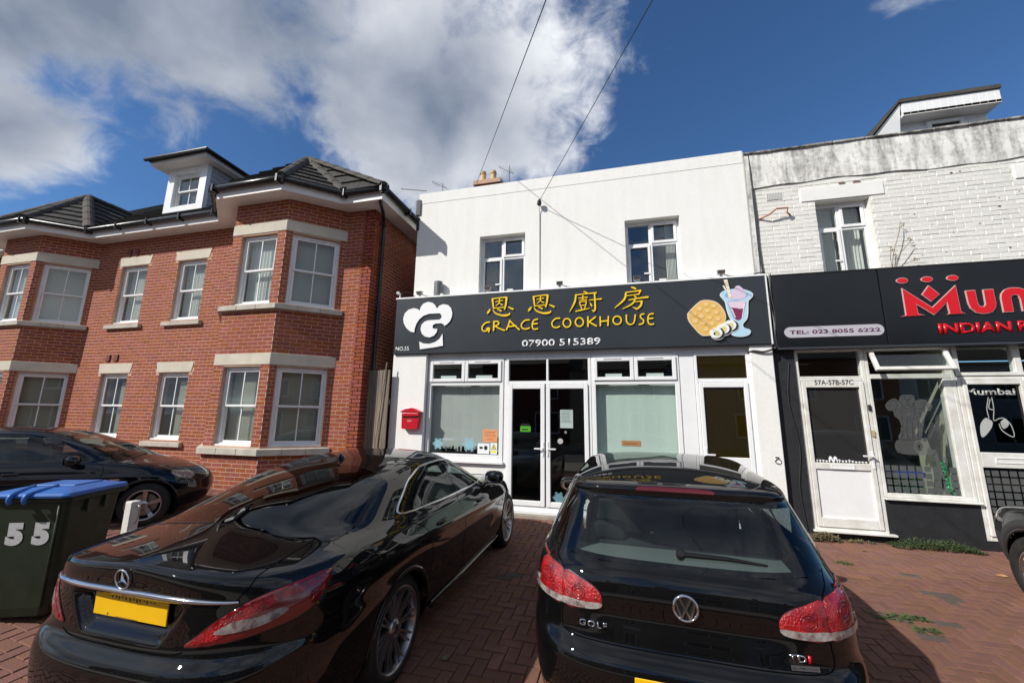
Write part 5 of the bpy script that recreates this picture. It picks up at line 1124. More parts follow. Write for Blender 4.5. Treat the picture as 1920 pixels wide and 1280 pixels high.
for pts in ([(320, 290), (345, 345), (338, 420), (350, 480)], [(474, 290), (458, 345), (466, 420), (452, 480)], [(345, 268), (400, 258), (455, 266)], [(356, 292), (376, 283), (394, 292)], [(408, 292), (428, 283), (446, 292)], [(396, 292), (392, 326), (402, 334), (412, 326), (408, 292)], [(370, 352), (402, 346), (434, 352)], [(345, 320), (360, 360), (402, 376), (444, 360), (458, 320)],
            [(225, 305), (250, 318), (246, 342), (215, 352)], [(250, 290), (285, 300), (300, 350), (285, 400)], [(600, 330), (585, 350), (600, 372), (622, 368)], [(570, 310), (552, 350), (560, 400)], [(398, 480), (395, 560), (398, 645)], [(352, 500), (358, 580), (348, 645)], [(448, 500), (444, 580), (452, 645)], [(500, 480), (498, 560), (506, 640)]): ems(pts, 6, fro2, 4)
for k in range(120):
    x, y = random.uniform(285, 560), random.uniform(255, 640); w_ = .5 if y > 470 else 1
    if y > 480 and not 335 < x < 540: continue
    if y < 290 and not 345 < x < 455: continue
    a_ = random.uniform(-1, 1)+(1.57 if y > 470 else 0); l_ = random.uniform(14, 30); dx, dy = l_*math.cos(a_), l_*math.sin(a_)
    em([(x, y), (x+dx*.5-dy*.22, y+dy*.5+dx*.22), (x+dx, y+dy), (x+dx*.5+dy*.06, y+dy*.5-dx*.06)], fro2 if k % 3 else fro3, 3+(k % 5)*.2, 'carving', 2)
em([(300, 665), (480, 655), (560, 640), (650, 660), (640, 790), (480, 800), (310, 775)], fro, 1, 'pedestal'); em(ellipse(508, 722, 46, 58, 18), fro3, 2, 'wheel', 1); em(ellipse(508, 722, 34, 44, 18), fro2, 3, 'wheel_rim', 1); em(ellipse(508, 722, 29, 38, 18), fro3, 4, 'wheel_face', 1)
for k in range(8): an = k*math.pi/8; dx, dy = 30*math.cos(an), 40*math.sin(an); em([(508-dx-2*math.sin(an), 722-dy+2*math.cos(an)), (508+dx-2*math.sin(an), 722+dy+2*math.cos(an)), (508+dx+2*math.sin(an), 722+dy-2*math.cos(an)), (508-dx+2*math.sin(an), 722-dy-2*math.cos(an))], fro2, 5, 'spoke', 1)
em([(590, 600), (610, 520), (630, 500), (650, 540), (660, 450), (690, 432), (700, 470), (690, 540), (700, 640), (720, 830), (740, 870), (700, 860), (670, 760), (620, 740), (585, 660)], fro2, 2, 'deer'); em([(650, 800), (760, 830), (770, 900), (720, 1000), (650, 1150), (690, 960)], fro, 1, 'foliage')
# what stands inside the restaurant
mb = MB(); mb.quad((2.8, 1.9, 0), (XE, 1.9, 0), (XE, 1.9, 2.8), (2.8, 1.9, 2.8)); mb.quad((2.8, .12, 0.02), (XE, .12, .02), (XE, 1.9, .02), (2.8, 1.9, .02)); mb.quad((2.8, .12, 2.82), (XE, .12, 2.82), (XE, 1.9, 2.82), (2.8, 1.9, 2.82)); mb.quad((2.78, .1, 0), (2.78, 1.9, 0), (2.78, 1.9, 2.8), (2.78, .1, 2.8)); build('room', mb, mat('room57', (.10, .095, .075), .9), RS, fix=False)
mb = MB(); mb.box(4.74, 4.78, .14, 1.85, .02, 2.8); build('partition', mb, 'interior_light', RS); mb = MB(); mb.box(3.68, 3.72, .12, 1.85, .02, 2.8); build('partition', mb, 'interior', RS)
mb = MB(); mb.box(3.73, 4.38, .25, .75, .9, .97); build('tray', mb, mat('tray_blue', (.02, .06, .35), .4), label='blue tray on a table seen through the restaurant window', category='tray')
mb = MB(); mb.box(3.95, 4.30, .18, .22, .66, .89); build('crate', mb, mat('crate_green', (.02, .13, .05), .5), label='green crate below the blue tray in the restaurant window', category='crate')
tin = MB()
for k in range(40):
    t = k/40; tin.tube([(4.47+.05*t+.02*math.sin(k), .02+.01*math.cos(k*2), 1.17-.45*t), (4.47+.05*t+.03*math.cos(k*1.3), .03, 1.15-.45*t)], .006, 4)
build('tinsel', tin, mat('tinsel', (.02, .38, .16), .3, metal=.6), label='strip of green tinsel hanging inside the restaurant window', category='tinsel')
# second door
mb = MB(); fq.ring(mb, 4.795, 5.60, .13, 2.36, .05, -.1, .0, wb=.06, wt=.05); fq.box(mb, 4.80, XE, 2.37, 2.42, -.1, .012); fq.box(mb, 4.80, 4.86, 2.42, 2.83, -.1, 0); fq.box(mb, 5.50, 5.58, 2.42, 2.83, -.1, 0); D6 = build('restaurant_door', mb, o_, RS, bevel=.006)
mb = MB(); fq.box(mb, 4.86, 5.50, 2.42, 2.83, -.05, -.045); build('pane', mb, 'glass_shop', D6)
mb = MB(); fq.ring(mb, 4.848, 5.55, .195, 2.305, .05, -.06, .02, wb=.09, wt=.06); fq.box(mb, 4.898, 5.50, 1.095, 1.30, -.06, .018); lf = build('door_leaf', mb, o_, D6, bevel=.006)
mb = MB(); fq.box(mb, 4.898, 5.50, 1.301, 2.245, -.03, -.025); build('pane', mb, glass('glass_black', (.05, .03, .03), 1.3), lf); mb = MB(); fq.box(mb, 4.898, 5.50, .286, 1.094, -.03, -.025); build('pane', mb, 'glass_dark', lf)
mb = MB(); fq.ring(mb, 5.05, 5.42, 1.16, 1.235, .012, .019, .027); build('letter_plate', mb, 'upvc', lf)
for i in range(6):
    for j in range(8):
        mb = MB(); u, v = 4.91+.098*i, .295+.098*j; fq.box(mb, u, u+.078, v, v+.078, -.0245, -.0238); build('film_square', mb, lat, lf)
z6 = Zoom(1440, 640, 3.048, .024); a, b = z6(1200, 306), z6(1390, 272); ft = FX(.024)
text_mesh('Mumbai', ft, z6(1130, 306)[0], b[0]+.04, a[1], b[1]+.01, .001, 'frost', lf, 'lettering', depth=.0005, bold=.03)
for pts in ([(1258, 320), (1250, 385), (1262, 440), (1240, 440), (1215, 480), (1225, 545), (1270, 500), (1280, 460), (1250, 440)], [(1278, 320), (1290, 385), (1290, 450), (1320, 440), (1350, 440), (1390, 480), (1405, 545), (1340, 510), (1320, 470)], [(1268, 330), (1262, 380), (1290, 390)]):
    flat_shape([z6(*p) for p in stroke_outline(pts, [5]*len(pts), 4)], ft, .001, .0015, 'frost', lf, 'hands_motif')
for q in ((1240, 475), (1350, 470)): flat_shape([z6(*p) for p in spline([(q[0]-22, q[1]-10), (q[0]+10, q[1]-28), (q[0]+26, q[1]+6), (q[0]-4, q[1]+28)], 3, True)], ft, .0012, .0018, 'frost', lf, 'hands_motif')
# ------------------------------------------------------------------ weeds, leaves, bin, post
def weed(name, label, x0, x1, y0, y1, n, h, m='leaf', cat='weed', size=.03, group=None):
    t = thing(name, label, cat, ((x0+x1)/2, (y0+y1)/2, gz((y0+y1)/2)), group=group); lv = MB(); st = MB()
    for k in range(n):
        x, y = random.uniform(x0, x1), random.uniform(y0, y1); e = 1-abs(2*(x-x0)/(x1-x0)-1)**2; hh = h*(.35+.65*e)*random.uniform(.3, 1); z = gz(y)
        lean = Vector((random.uniform(-.5, .5), random.uniform(-.6, .2), 1)).normalized(); p = Vector((x, y, z)); q = p+lean*hh
        if k % 3 == 0: st.tube([p, p.lerp(q, .5)+Vector((0, 0, .01)), q], .0018, 4)
        for j in range(3):
            c = p.lerp(q, random.uniform(.25, 1)); a = random.random()*6.28; s = size*random.uniform(.5, 1.2); d = Vector((math.cos(a), math.sin(a), random.uniform(-.3, .6))).normalized(); w = d.cross(Vector((0, 0, 1))).normalized()
            lv.poly([c, c+d*s*.4+w*s*.28, c+d*s, c+d*s*.4-w*s*.28])
    build('leaves', lv, m, t, fix=False); build('stems', st, m, t, fix=False); return t
weed('weed_clump', 'tall straggly weeds at the foot of the black pier by the flat door', 2.62, 3.02, -.20, -.02, 260, .17, 'leaf_dry', size=.04)
weed('weed_clump', 'leafy green weeds along the black plinth below the restaurant window', 3.62, 4.62, -.24, -.02, 520, .17, 'leaf', size=.034)
weed('weed_clump', 'few dry weeds below the step of the flat door', 3.10, 3.45, -.12, -.03, 90, .06, 'leaf_dry')
for q, r, lab in (((1670, 1158), .16, 'tuft of green grass growing between the pavers beside the car shadow'), ((1716, 1160), .10, 'small grass tuft in the paving beside the larger tuft'), ((1740, 1185), .11, 'flat trail of grass in a paver joint near the grey patch'), ((1583, 1057), .09, 'low grass tuft in the paving near the weeds by the pier')):
    c = gpt(*q); weed('grass_tuft', lab, c[0]-r, c[0]+r, c[1]-r*.45, c[1]+r*.45, int(55*r/.1), .030, 'leaf', 'grass', .035, 'grass tufts in the paving')
weed('wall_weed', 'dried weed rooted on the sign beside the upper window', 4.16, 4.45, -.10, -.02, 6, .02, 'leaf_dry')
WW = thing('wall_plant', 'dead buddleia twigs standing against the wall beside the upper window', 'plant', (4.25, -.06, 4.05)); st = MB(); lv = MB()
for p in ([(4.22, -.06, 4.04), (4.24, -.09, 4.25), (4.30, -.1, 4.45), (4.36, -.1, 4.62), (4.40, -.08, 4.75)], [(4.24, -.07, 4.04), (4.30, -.1, 4.22), (4.42, -.1, 4.38), (4.50, -.09, 4.47)], [(4.24, -.07, 4.04), (4.38, -.1, 4.10), (4.52, -.1, 4.16)], [(4.22, -.06, 4.04), (4.20, -.09, 4.2), (4.22, -.1, 4.36)]):
    st.tube(spline(p, 3), .005, 5)
    for k in range(7):
        c = Vector(p[-1])+Vector((random.gauss(0, .02), random.gauss(0, .015), random.gauss(0, .03))); a = random.random()*6.3; s = .035; d = Vector((math.cos(a), .2, math.sin(a))); w = d.cross(Vector((0, 1, 0))).normalized(); lv.poly([c, c+d*s*.5+w*s*.25, c+d*s, c+d*s*.5-w*s*.25])
build('stems', st, 'leaf_dry', WW, fix=False); build('leaves', lv, 'leaf_dry', WW, fix=False)
def fallen(q, s, label, m='leaf_fallen'):
    c = gpt(*q); c = Vector((c[0], c[1], gz(c[1])+.014)); mb = MB(); a = random.random()*6.3; d = Vector((math.cos(a), math.sin(a), .05)); w = Vector((-math.sin(a), math.cos(a), .15))
    o = [c-d*s, c-d*s*.4+w*s*.55, c+d*s*.3+w*s*.5, c+d*s, c+d*s*.3-w*s*.45, c-d*s*.4-w*s*.5]; mb.poly([p+Vector((0, 0, .006*random.random())) for p in o]); build('fallen_leaf', mb, m, fix=False, label=label, category='leaf', group='fallen leaves')
fallen((1701, 1027), .075, 'large tan fallen leaf lying in the weeds below the restaurant window'); fallen((1879, 1081), .05, 'tan fallen leaf on the paving by the grey car tyre'); fallen((835, 1235), .05, 'pale curled leaf on the paving beside the saloon rear wheel', 'leaf_dry')
fallen((1620, 1034), .04, 'small brown leaf near the flat door step'); fallen((780, 1238), .02, 'tiny pale scrap on the paving by the rear tyre', 'leaf_dry')
# white timber post with a hook
p0 = (-5.30, -3.72); PO = thing('timber_post', 'short white painted timber post between the bin and the dark car', 'post', (*p0, gz(p0[1], p0[0]))); mb = MB(); x, y = p0; z = gz(y, x)
mb.box(x-.05, x+.05, y-.05, y+.05, z, z+.64); build('post', mb, 'timber_white', PO, bevel=.008)
mb = MB(); mb.tube(spline([(x+.05, y, z+.58), (x+.09, y, z+.59), (x+.10, y, z+.5), (x+.08, y, z+.42), (x+.055, y, z+.41)], 4), .006, 6); build('hook', mb, 'steel', PO)
# wheelie bin
bx, by = -4.88, -4.60; bz = gz(by, bx); WBN = thing('wheelie_bin', 'dark green wheelie bin with blue lid and white number 55', 'bin', (bx, by, bz), rz=R_(22), local=True)
def bput(name, mb, m, parent=None, **k):
    o = build(name, mb, m, None, **k); o.parent = parent or WBN; return o
def loop(w, d, z, r=.05, y0=0.0):
    pts = []
    for cx_, cy_, a0 in ((w-r, -d+r, -90), (w-r, d-r, 0), (-w+r, d-r, 90), (-w+r, -d+r, 180)):
        for k in range(5): an = R_(a0+22.5*k); pts.append(Vector((cx_+r*math.cos(an), y0+cy_+r*math.sin(an), z)))
    return pts
mb = MB(); LV = [loop(.225, .22, .05), loop(.24, .235, .12), loop(.28, .285, .90), loop(.285, .29, .93)]
for a, b in zip(LV, LV[1:]):
    i = len(mb.v); n = len(a); mb.v += [tuple(p) for p in a]+[tuple(p) for p in b]; mb.f += [(i+k, i+(k+1) % n, i+n+(k+1) % n, i+n+k) for k in range(n)]
mb.poly(list(reversed(LV[0]))); body = bput('body', mb, 'bin_green', smooth=False)
mb = MB(); A, B_ = loop(.300, .315, .93, .04, .02), loop(.305, .32, .975, .04, .02); mb.prism(B_, A); bput('rim', mb, 'bin_green', bevel=.008)
for k in (-.10, .08):
    mb = MB(); mb.prism([(.27, k, .93), (.302, k, .93), (.302, k, .82), (.268, k, .85)], [(.27, k+.035, .93), (.302, k+.035, .93), (.302, k+.035, .82), (.268, k+.035, .85)]); bput('rib', mb, 'bin_green')
mb = MB(); LL = [loop(.305, .325, .978, .04, -.005), loop(.31, .33, .996, .04, -.005), loop(.295, .31, 1.012, .04, -.005), loop(.19, .21, 1.04, .04, .03)]
for a, b in zip(LL, LL[1:]):
    i = len(mb.v); n = len(a); mb.v += [tuple(p) for p in a]+[tuple(p) for p in b]; mb.f += [(i+k, i+(k+1) % n, i+n+(k+1) % n, i+n+k) for k in range(n)]
mb.poly(LL[-1]); mb.poly(list(reversed(LL[0]))); lid = bput('lid', mb, 'bin_blue', bevel=.008, seg=2)
for sx in (-1, 1):
    mb = MB(); mb.tube(spline([(sx*.055-.03, -.345, .94), (sx*.055-.03, -.36, .98), (sx*.06-.03, -.32, 1.015), (sx*.09-.03, -.13, 1.045)], 4), [.017]*13, 8); bput('lid_grip', mb, 'bin_blue', smooth=True)
    mb = MB(); mb.tube([(sx*.27, .335, .99), (sx*.15, .335, .99)], .022, 10); bput('hinge', mb, 'bin_blue')
mb = MB(); mb.tube([(-.28, .35, .955), (.28, .35, .955)], .016, 8); bput('axle_handle', mb, 'bin_green')
for sx in (-.25, .25): mb = MB(); mb.lathe([(-.03, 0), (-.03, .1), (.03, .1), (.03, 0)], (sx, .25, .10), (1, 0, 0), 20); bput('wheel', mb, 'rubber')
fbn = Fr((0, -.2925, 0), (1, 0, 0), (0, -1, 0)); tl = (.285-.235)/(.90-.12)
for sx in (-.125, .065):
    o = text_mesh('5', Fr((0, 0, 0), (1, 0, 0), (0, -1, 0)), sx, sx+.125, 0, .18, .0, 'number_white', None, 'number', depth=0, bold=.075, shear=.0)
    o.parent = WBN; o.matrix_local = Matrix.Translation((0, -.235-.48*tl-.004, .60)) @ Matrix.Rotation(math.atan(tl), 4, 'X')
for sx in (-1, 1):
    mb = MB(); mb.tube([(sx*.205, -.236, .12), (sx*.235, -.289, .92)], .010, 6); bput('moulded_rib', mb, 'bin_green', smooth=True)
mb = MB(); mb.box(-.17, .17, -.10, .20, 1.036, 1.050); bput('lid_panel', mb, 'bin_blue', bevel=.012)
# ------------------------------------------------------------------ houses across the street (behind the camera, seen in the glass and paint)
def facing_house(x, label, m, hgt=5.4, wid=6.5):
    t = thing('terraced_house', label, 'house', (x, -22, -.2)); f = Fr((x, -21.6, -.2), (-1, 0, 0), (0, 1, 0)); mb = MB(); h = wid/2
    ops = [(-h+.8, -h+2.2, 3.2, 4.6), (h-2.2, h-.8, 3.2, 4.6), (-h+.7, -h+2.5, .8, 2.3), (h-1.9, h-.9, 0.05, 2.2)]
    panel(mb, f, -h, h, 0, hgt, ops, .25); build('wall', mb, m, t)
    for k, o in enumerate(ops):
        mb = MB(); f.ring(mb, o[0], o[1], o[2], o[3], .09, -.12, -.04); f.box(mb, (o[0]+o[1])/2-.03, (o[0]+o[1])/2+.03, o[2]+.09, o[3]-.09, -.12, -.045); w = build('window' if k < 3 else 'door', mb, 'upvc', t)
        mb = MB(); f.box(mb, o[0], o[1], o[2], o[3], -.14, -.125); build('pane', mb, 'sign_black', w)
    mb = MB(); a, b = f.P(-h, hgt, .4), f.P(h, hgt, .4); c, d = f.P(h, hgt+2.3, -4), f.P(-h, hgt+2.3, -4); e, g_ = f.P(-h, hgt, -8), f.P(h, hgt, -8)
    mb.poly([a, b, c, d]); mb.poly([d, c, g_, e]); mb.poly([a, d, e]); mb.poly([b, g_, c]); build('roof', mb, 'tile', t)
    mb = MB(); mb.box(x-.4, x+.4, -26.4, -25.8, hgt+1.6, hgt+3.2); build('chimney', mb, 'brick', t)
    mb = MB(); mb.box(x-h, x+h, -30, -21.86, -.2, hgt-.2); build('body', mb, 'mortar', t)
for nm, c in (('brown_brick', (.17, .10, .065)), ('cream_render', (.68, .60, .44)), ('dark_red_brick', (.16, .045, .032)), ('buff_brick', (.42, .33, .22)), ('grey_render', (.36, .37, .38)), ('orange_brick', (.40, .15, .06)), ('pale_render', (.74, .74, .72))): mat(nm, c, .85, var=.25, vscale=3, bump=.3, bscale=40)
for k, x in enumerate((-19.5, -13, -6.5, 0, 6.5, 13, 19.5)):
    nm = ('brown_brick', 'cream_render', 'dark_red_brick', 'buff_brick', 'grey_render', 'orange_brick', 'pale_render')[k]
    facing_house(x, nm.replace('_', ' ').replace('render', 'rendered')+' terraced house across the street, opposite the parked cars', nm, 5.2+.25*(k % 3))
# ------------------------------------------------------------------ cars
def pchip(Y, t):                       # Y: (K, C) at integer knots; monotone cubic
    K = Y.shape[0]; d = np.diff(Y, axis=0); m = np.zeros_like(Y); a, b = d[:-1], d[1:]
    with np.errstate(divide='ignore', invalid='ignore'): h = np.where(a*b > 0, 2*a*b/(a+b), 0)
    m[1:-1] = h; m[0], m[-1] = d[0], d[-1]
    i = np.clip(np.floor(t).astype(int), 0, K-2); s = (t-i)[..., None]
    return (2*s**3-3*s**2+1)*Y[i]+(s**3-2*s**2+s)*m[i]+(-2*s**3+3*s**2)*Y[i+1]+(s**3-s**2)*m[i+1]
def sstep(a, b, x): t = np.clip((x-a)/(b-a), 0, 1); return t*t*(3-2*t)
class Car:
    """A closed shell S(phi, t): t climbs from the sills to the roof, phi runs round the plan."""
    def __init__(s, rows, disp=None, kz=3.0):
        s.R = np.array(rows, float); s.K = len(rows); s.disp = disp; s.kz = kz
        st = .02; td = np.arange(0, s.K-1+st/2, st); q = pchip(s.R, td); n = int(.9/st); k = np.exp(-.5*((np.arange(-n, n+1)*st)/.30)**2); k /= k.sum()   # fair the curves so reflections run smoothly
        pad = np.concatenate([2*q[:1]-q[n:0:-1], q, 2*q[-1:]-q[-2:-n-2:-1]]); s.T = td; s.Q = np.stack([np.convolve(pad[:, i], k, 'valid') for i in range(q.shape[1])], 1); s.Q[:, 2] = np.maximum(s.Q[:, 2], 0)
    def S(s, phi, t):
        phi, t = np.broadcast_arrays(np.asarray(phi, float), np.asarray(t, float)); q = np.stack([np.interp(t, s.T, s.Q[:, i]) for i in range(11)], -1)
        yr, zr, xs, zs, yf, zf, yc, p, qq, pf, qf = [q[..., i] for i in range(11)]
        c, n = np.cos(phi), np.sin(phi); ac, an = np.abs(c)+1e-9, np.abs(n)+1e-9; rear = n < 0
        P, Q = np.where(rear, p, pf), np.where(rear, qq, qf); lo, hi = np.full(phi.shape, .7), np.full(phi.shape, 1.6)
        for _ in range(26):
            mid = (lo+hi)/2; g = (mid*ac)**P+(mid*an)**Q > 1; hi = np.where(g, mid, hi); lo = np.where(g, lo, mid)
        r = (lo+hi)/2; a, b = r*ac, r*an
        x = xs*a*np.sign(c); y = np.where(rear, yc-(yc-yr)*b, yc+(yf-yc)*b)
        w = a**s.kz/(a**s.kz+b**s.kz); z = w*zs+(1-w)*np.where(rear, zr, zf)
        if s.disp is not None: x, y, z = s.disp(x, y, z)
        return np.stack([x, y, z], -1)
    def N(s, phi, t):
        e, f = 2e-3, 2e-2; t = np.asarray(t, float)
        n = np.cross(s.S(np.asarray(phi)+e, t)-s.S(np.asarray(phi)-e, t), s.S(phi, np.minimum(t+f, s.K-1.02))-s.S(phi, np.maximum(t-f, 0)))
        return n/(np.linalg.norm(n, axis=-1, keepdims=True)+1e-12)
    def setup(s, root, nphi=420, per=9):
        s.root = root; s.nphi = nphi; s.ts = np.linspace(0, s.K-1, (s.K-1)*per+1); s.ph = np.arange(nphi)*2*math.pi/nphi
        s.G = s.S(s.ph[None, :], s.ts[:, None]); s.bvh = BVHTree.FromPolygons([tuple(v) for v in s.G.reshape(-1, 3)], s.quads(), epsilon=0); s.holes = []; s.wells = []
        s.inv = root.matrix_world.inverted()
    def quads(s):
        n, T = s.nphi, len(s.ts); return [(i*n+j, i*n+(j+1) % n, (i+1)*n+(j+1) % n, (i+1)*n+j) for i in range(T-1) for j in range(n)]
    def refine(s, phi, t, tgt, ax):
        for _ in range(8):
            p = s.S(phi, t)[list(ax)]-tgt; e = 1e-4; J = np.stack([(s.S(phi+e, t)-s.S(phi, t))[list(ax)]/e, (s.S(phi, t+e)-s.S(phi, t))[list(ax)]/e], -1)
            d = np.linalg.lstsq(J+1e-9*np.eye(2), p, rcond=None)[0]; d = np.clip(d, [-.05, -.5], [.05, .5]); phi, t = phi-d[0], float(np.clip(t-d[1], 0, s.K-1.001))
        return phi, t
    def find(s, k, a, b):
        if k == 'p':
            d = ray(a, b); o = s.inv @ Vector(CAM); dd = (s.inv.to_3x3() @ Vector(d)).normalized(); loc, nn, idx, dist = s.bvh.ray_cast(o, dd)
            if loc is None:
                loc = s.bvh.find_nearest(o+dd*((s.root.matrix_world.translation-Vector(CAM)).length))[0]; idx = s.bvh.find_nearest(loc)[2]
            i, j = divmod(idx, s.nphi); phi, t = s.ph[j]+math.pi/s.nphi, (s.ts[i]+s.ts[i+1])/2; L = np.array(loc)
            for _ in range(6):
                e = 1e-4; p = s.S(phi, t)-L; J = np.stack([(s.S(phi+e, t)-s.S(phi, t))/e, (s.S(phi, t+e)-s.S(phi, t))/e], -1); d_ = np.linalg.lstsq(J, p, rcond=None)[0]; d_ = np.clip(d_, [-.03, -.3], [.03, .3]); phi, t = phi-d_[0], float(np.clip(t-d_[1], 0, s.K-1.001))
            return phi, t
        ax = {'r': (0, 2), 'f': (0, 2), 's': (1, 2), 'l': (1, 2), 't': (0, 1)}[k]; G = s.G[..., list(ax)]-np.array([a, b]); D = (G**2).sum(-1)
        c, n = np.cos(s.ph), np.sin(s.ph); m = {'r': n < -.25, 'f': n > .25, 's': c > .12, 'l': c < -.12, 't': np.ones_like(c, bool)}[k]
        D = np.where(m[None, :], D, 1e9)
        if k == 't': D = np.where(s.ts[:, None] > s.K*.45, D, 1e9)
        i, j = np.unravel_index(np.argmin(D), D.shape); return s.refine(s.ph[j], s.ts[i], np.array([a, b]), ax)
    def path(s, spec, k=4, closed=False):
        """spec: list of ('r'|'s'|'l'|'f'|'t'|'p', a, b) -> list of (phi, t), smooth between."""
        q = [np.array(s.find(*p)) for p in spec]
        for i in range(1, len(q)):
            while q[i][0]-q[i-1][0] > math.pi: q[i][0] -= 2*math.pi
            while q[i][0]-q[i-1][0] < -math.pi: q[i][0] += 2*math.pi
        return spline(q, k, closed)
    @staticmethod
    def mirror(o): return [np.array((math.pi-p[0], p[1])) for p in o][::-1]
    def body(s, name, m):
        n = s.nphi; Q = s.quads(); C = s.G.reshape(-1, 3); keep = []
        cen = C[np.array(Q)].mean(1); kill = np.zeros(len(Q), bool)
        for (yw, zw, rw) in s.wells: kill |= (np.abs(cen[:, 0]) > .50) & ((cen[:, 1]-yw)**2+(cen[:, 2]-zw)**2 < rw*rw) & (cen[:, 2] < zw+rw)
        PH = np.repeat(s.ts[:-1, None]*0+1, n, 1); ph = (np.tile(s.ph+math.pi/n, len(s.ts)-1)); tt = np.repeat((s.ts[:-1]+s.ts[1:])/2, n)
        for o, mg in s.holes:
            P = np.array(o); P3 = s.S(P[:, 0], P[:, 1]); base = P[:, 0].mean(); u = (ph-base+math.pi) % (2*math.pi)-math.pi+base
            ins = np.zeros(len(Q), bool); bb = (u > P[:, 0].min()) & (u < P[:, 0].max()) & (tt > P[:, 1].min()) & (tt < P[:, 1].max()); ii = np.where(bb)[0]
            c = np.zeros(len(ii), bool); x, y = u[ii], tt[ii]
            for k in range(len(P)):
                (x0, y0), (x1, y1) = P[k], P[(k+1) % len(P)]; cr = ((y0 > y) != (y1 > y)) & (x < (x1-x0)*(y-y0)/(y1-y0+1e-15)+x0); c ^= cr
            ii = ii[c]; dd = np.min(np.linalg.norm(cen[ii][:, None, :]-P3[None], axis=-1), axis=1) if len(ii) else np.array([])
            ins[ii[dd > mg]] = True; kill |= ins
        me = bpy.data.meshes.new(name); me.from_pydata([tuple(v) for v in C], [], [q for q, k in zip(Q, kill) if not k]); me.materials.append(MATS[m]); me.polygons.foreach_set('use_smooth', [True]*len(me.polygons)); me.update()
        bm = bmesh.new(); bm.from_mesh(me); bmesh.ops.delete(bm, geom=[v for v in bm.verts if not v.link_faces], context='VERTS'); bmesh.ops.remove_doubles(bm, verts=bm.verts, dist=1e-5); bm.to_mesh(me); bm.free()
        return link(name, me, s.root)
    def patch(s, o, h, m, name, parent=None, thick=.008, du=.02, dt=.22, hole=None, bulge=0.0):
        """A skin of its own lying h off the shell inside outline o (phi, t)."""
        P = np.array(o); n = len(P); sc = np.array([1.0, .12]); lo, hi = P.min(0), P.max(0); pts = [Vector((p[0]*sc[0], p[1]*sc[1])) for p in P]
        us, ts = np.arange(lo[0]+du/2, hi[0], du), np.arange(lo[1]+dt/2, hi[1], dt); X, Y = np.meshgrid(us, ts); x, y = X.ravel(), Y.ravel(); c = np.zeros(len(x), bool); near = np.full(len(x), 1e9)
        for k in range(n):
            (x0, y0), (x1, y1) = P[k], P[(k+1) % n]; c ^= ((y0 > y) != (y1 > y)) & (x < (x1-x0)*(y-y0)/(y1-y0+1e-15)+x0); near = np.minimum(near, np.hypot((x-x0)*sc[0], (y-y0)*sc[1]))
        c &= near > du*.45; ex = [Vector((a*sc[0], b*sc[1])) for a, b in zip(x[c], y[c])]
        v, _, f = geometry.delaunay_2d_cdt(pts+ex, [(i, (i+1) % n) for i in range(n)], [], 1, 1e-8)[:3]
        U = np.array([(p[0]/sc[0], p[1]/sc[1]) for p in v]); B3 = s.S(U[:, 0], U[:, 1]); NN = s.N(U[:, 0], U[:, 1])
        E = s.S(P[:, 0], P[:, 1]); EN = s.N(P[:, 0], P[:, 1]); hh = np.full(len(U), h)
        if bulge:
            de = np.min(np.linalg.norm(B3[:, None]-E[None], axis=-1), axis=1); hh = h+bulge*np.sqrt(np.clip(de/.05, 0, 1))
        V = [tuple(q) for q in B3+NN*hh[:, None]]; F = [tuple(q) for q in f]; b = len(V)
        V += [tuple(q) for q in E+EN*h]+[tuple(q) for q in E+EN*(h-thick)]
        side = [(b+k, b+(k+1) % n, b+n+(k+1) % n, b+n+k) for k in range(n)]
        me = bpy.data.meshes.new(name); me.from_pydata(V, [], F+side); me.materials.append(MATS[m] if isinstance(m, str) else m); me.polygons.foreach_set('use_smooth', [True]*len(me.polygons)); me.update(); fixn(me)
        if not bulge: me.normals_split_custom_set_from_vertices([tuple(q) for q in NN]+[tuple(q) for q in EN]*2)
        if hole is not None:
            s.holes.append((o, hole)); s.ribbon(o, .056, -.0012, 'gap', 'glass_border', closed=True)
        return link(name, me, parent or s.root)
    def ribbon(s, o, w, h, m, name, parent=None, closed=False, th=0.0):
        P = np.array(o); B3 = s.S(P[:, 0], P[:, 1]); NN = s.N(P[:, 0], P[:, 1]); T = np.roll(B3, -1, 0)-np.roll(B3, 1, 0) if closed else np.gradient(B3, axis=0); T /= np.linalg.norm(T, axis=1, keepdims=True)+1e-12; Sd = np.cross(NN, T)
        mb = MB(); n = len(P); ww = np.full(n, w) if np.isscalar(w) else np.interp(np.linspace(0, 1, n), np.linspace(0, 1, len(w)), w); ww = ww[:, None]
        prof = [(-.5, 0), (-.42, .7), (0, 1), (.42, .7), (.5, 0)] if th else [(-.5, 0), (.5, 0)]
        for a, b in prof: mb.v += [tuple(q) for q in B3+Sd*ww*a+NN*(h+th*b)]
        for r in range(len(prof)-1):
            for k in range(n if closed else n-1): j = (k+1) % n; mb.f.append((r*n+k, r*n+j, (r+1)*n+j, (r+1)*n+k))
        return build(name, mb, m, parent or s.root, smooth=bool(th))
    def frame(s, phi, t, h=0.0):
        """A small tangent plane on the shell: u across, v up, n out."""
        p, n = s.S(phi, t), s.N(phi, t); n = Vector(n); u = Vector((0, 0, 1)).cross(n).normalized(); v = n.cross(u); o = Vector(p)+n*h
        class L: pass
        f = L(); f.o, f.u, f.v, f.n = o, u, v, n; f.P = lambda a, b, c=0.0: o+u*a+v*b+n*c; return f
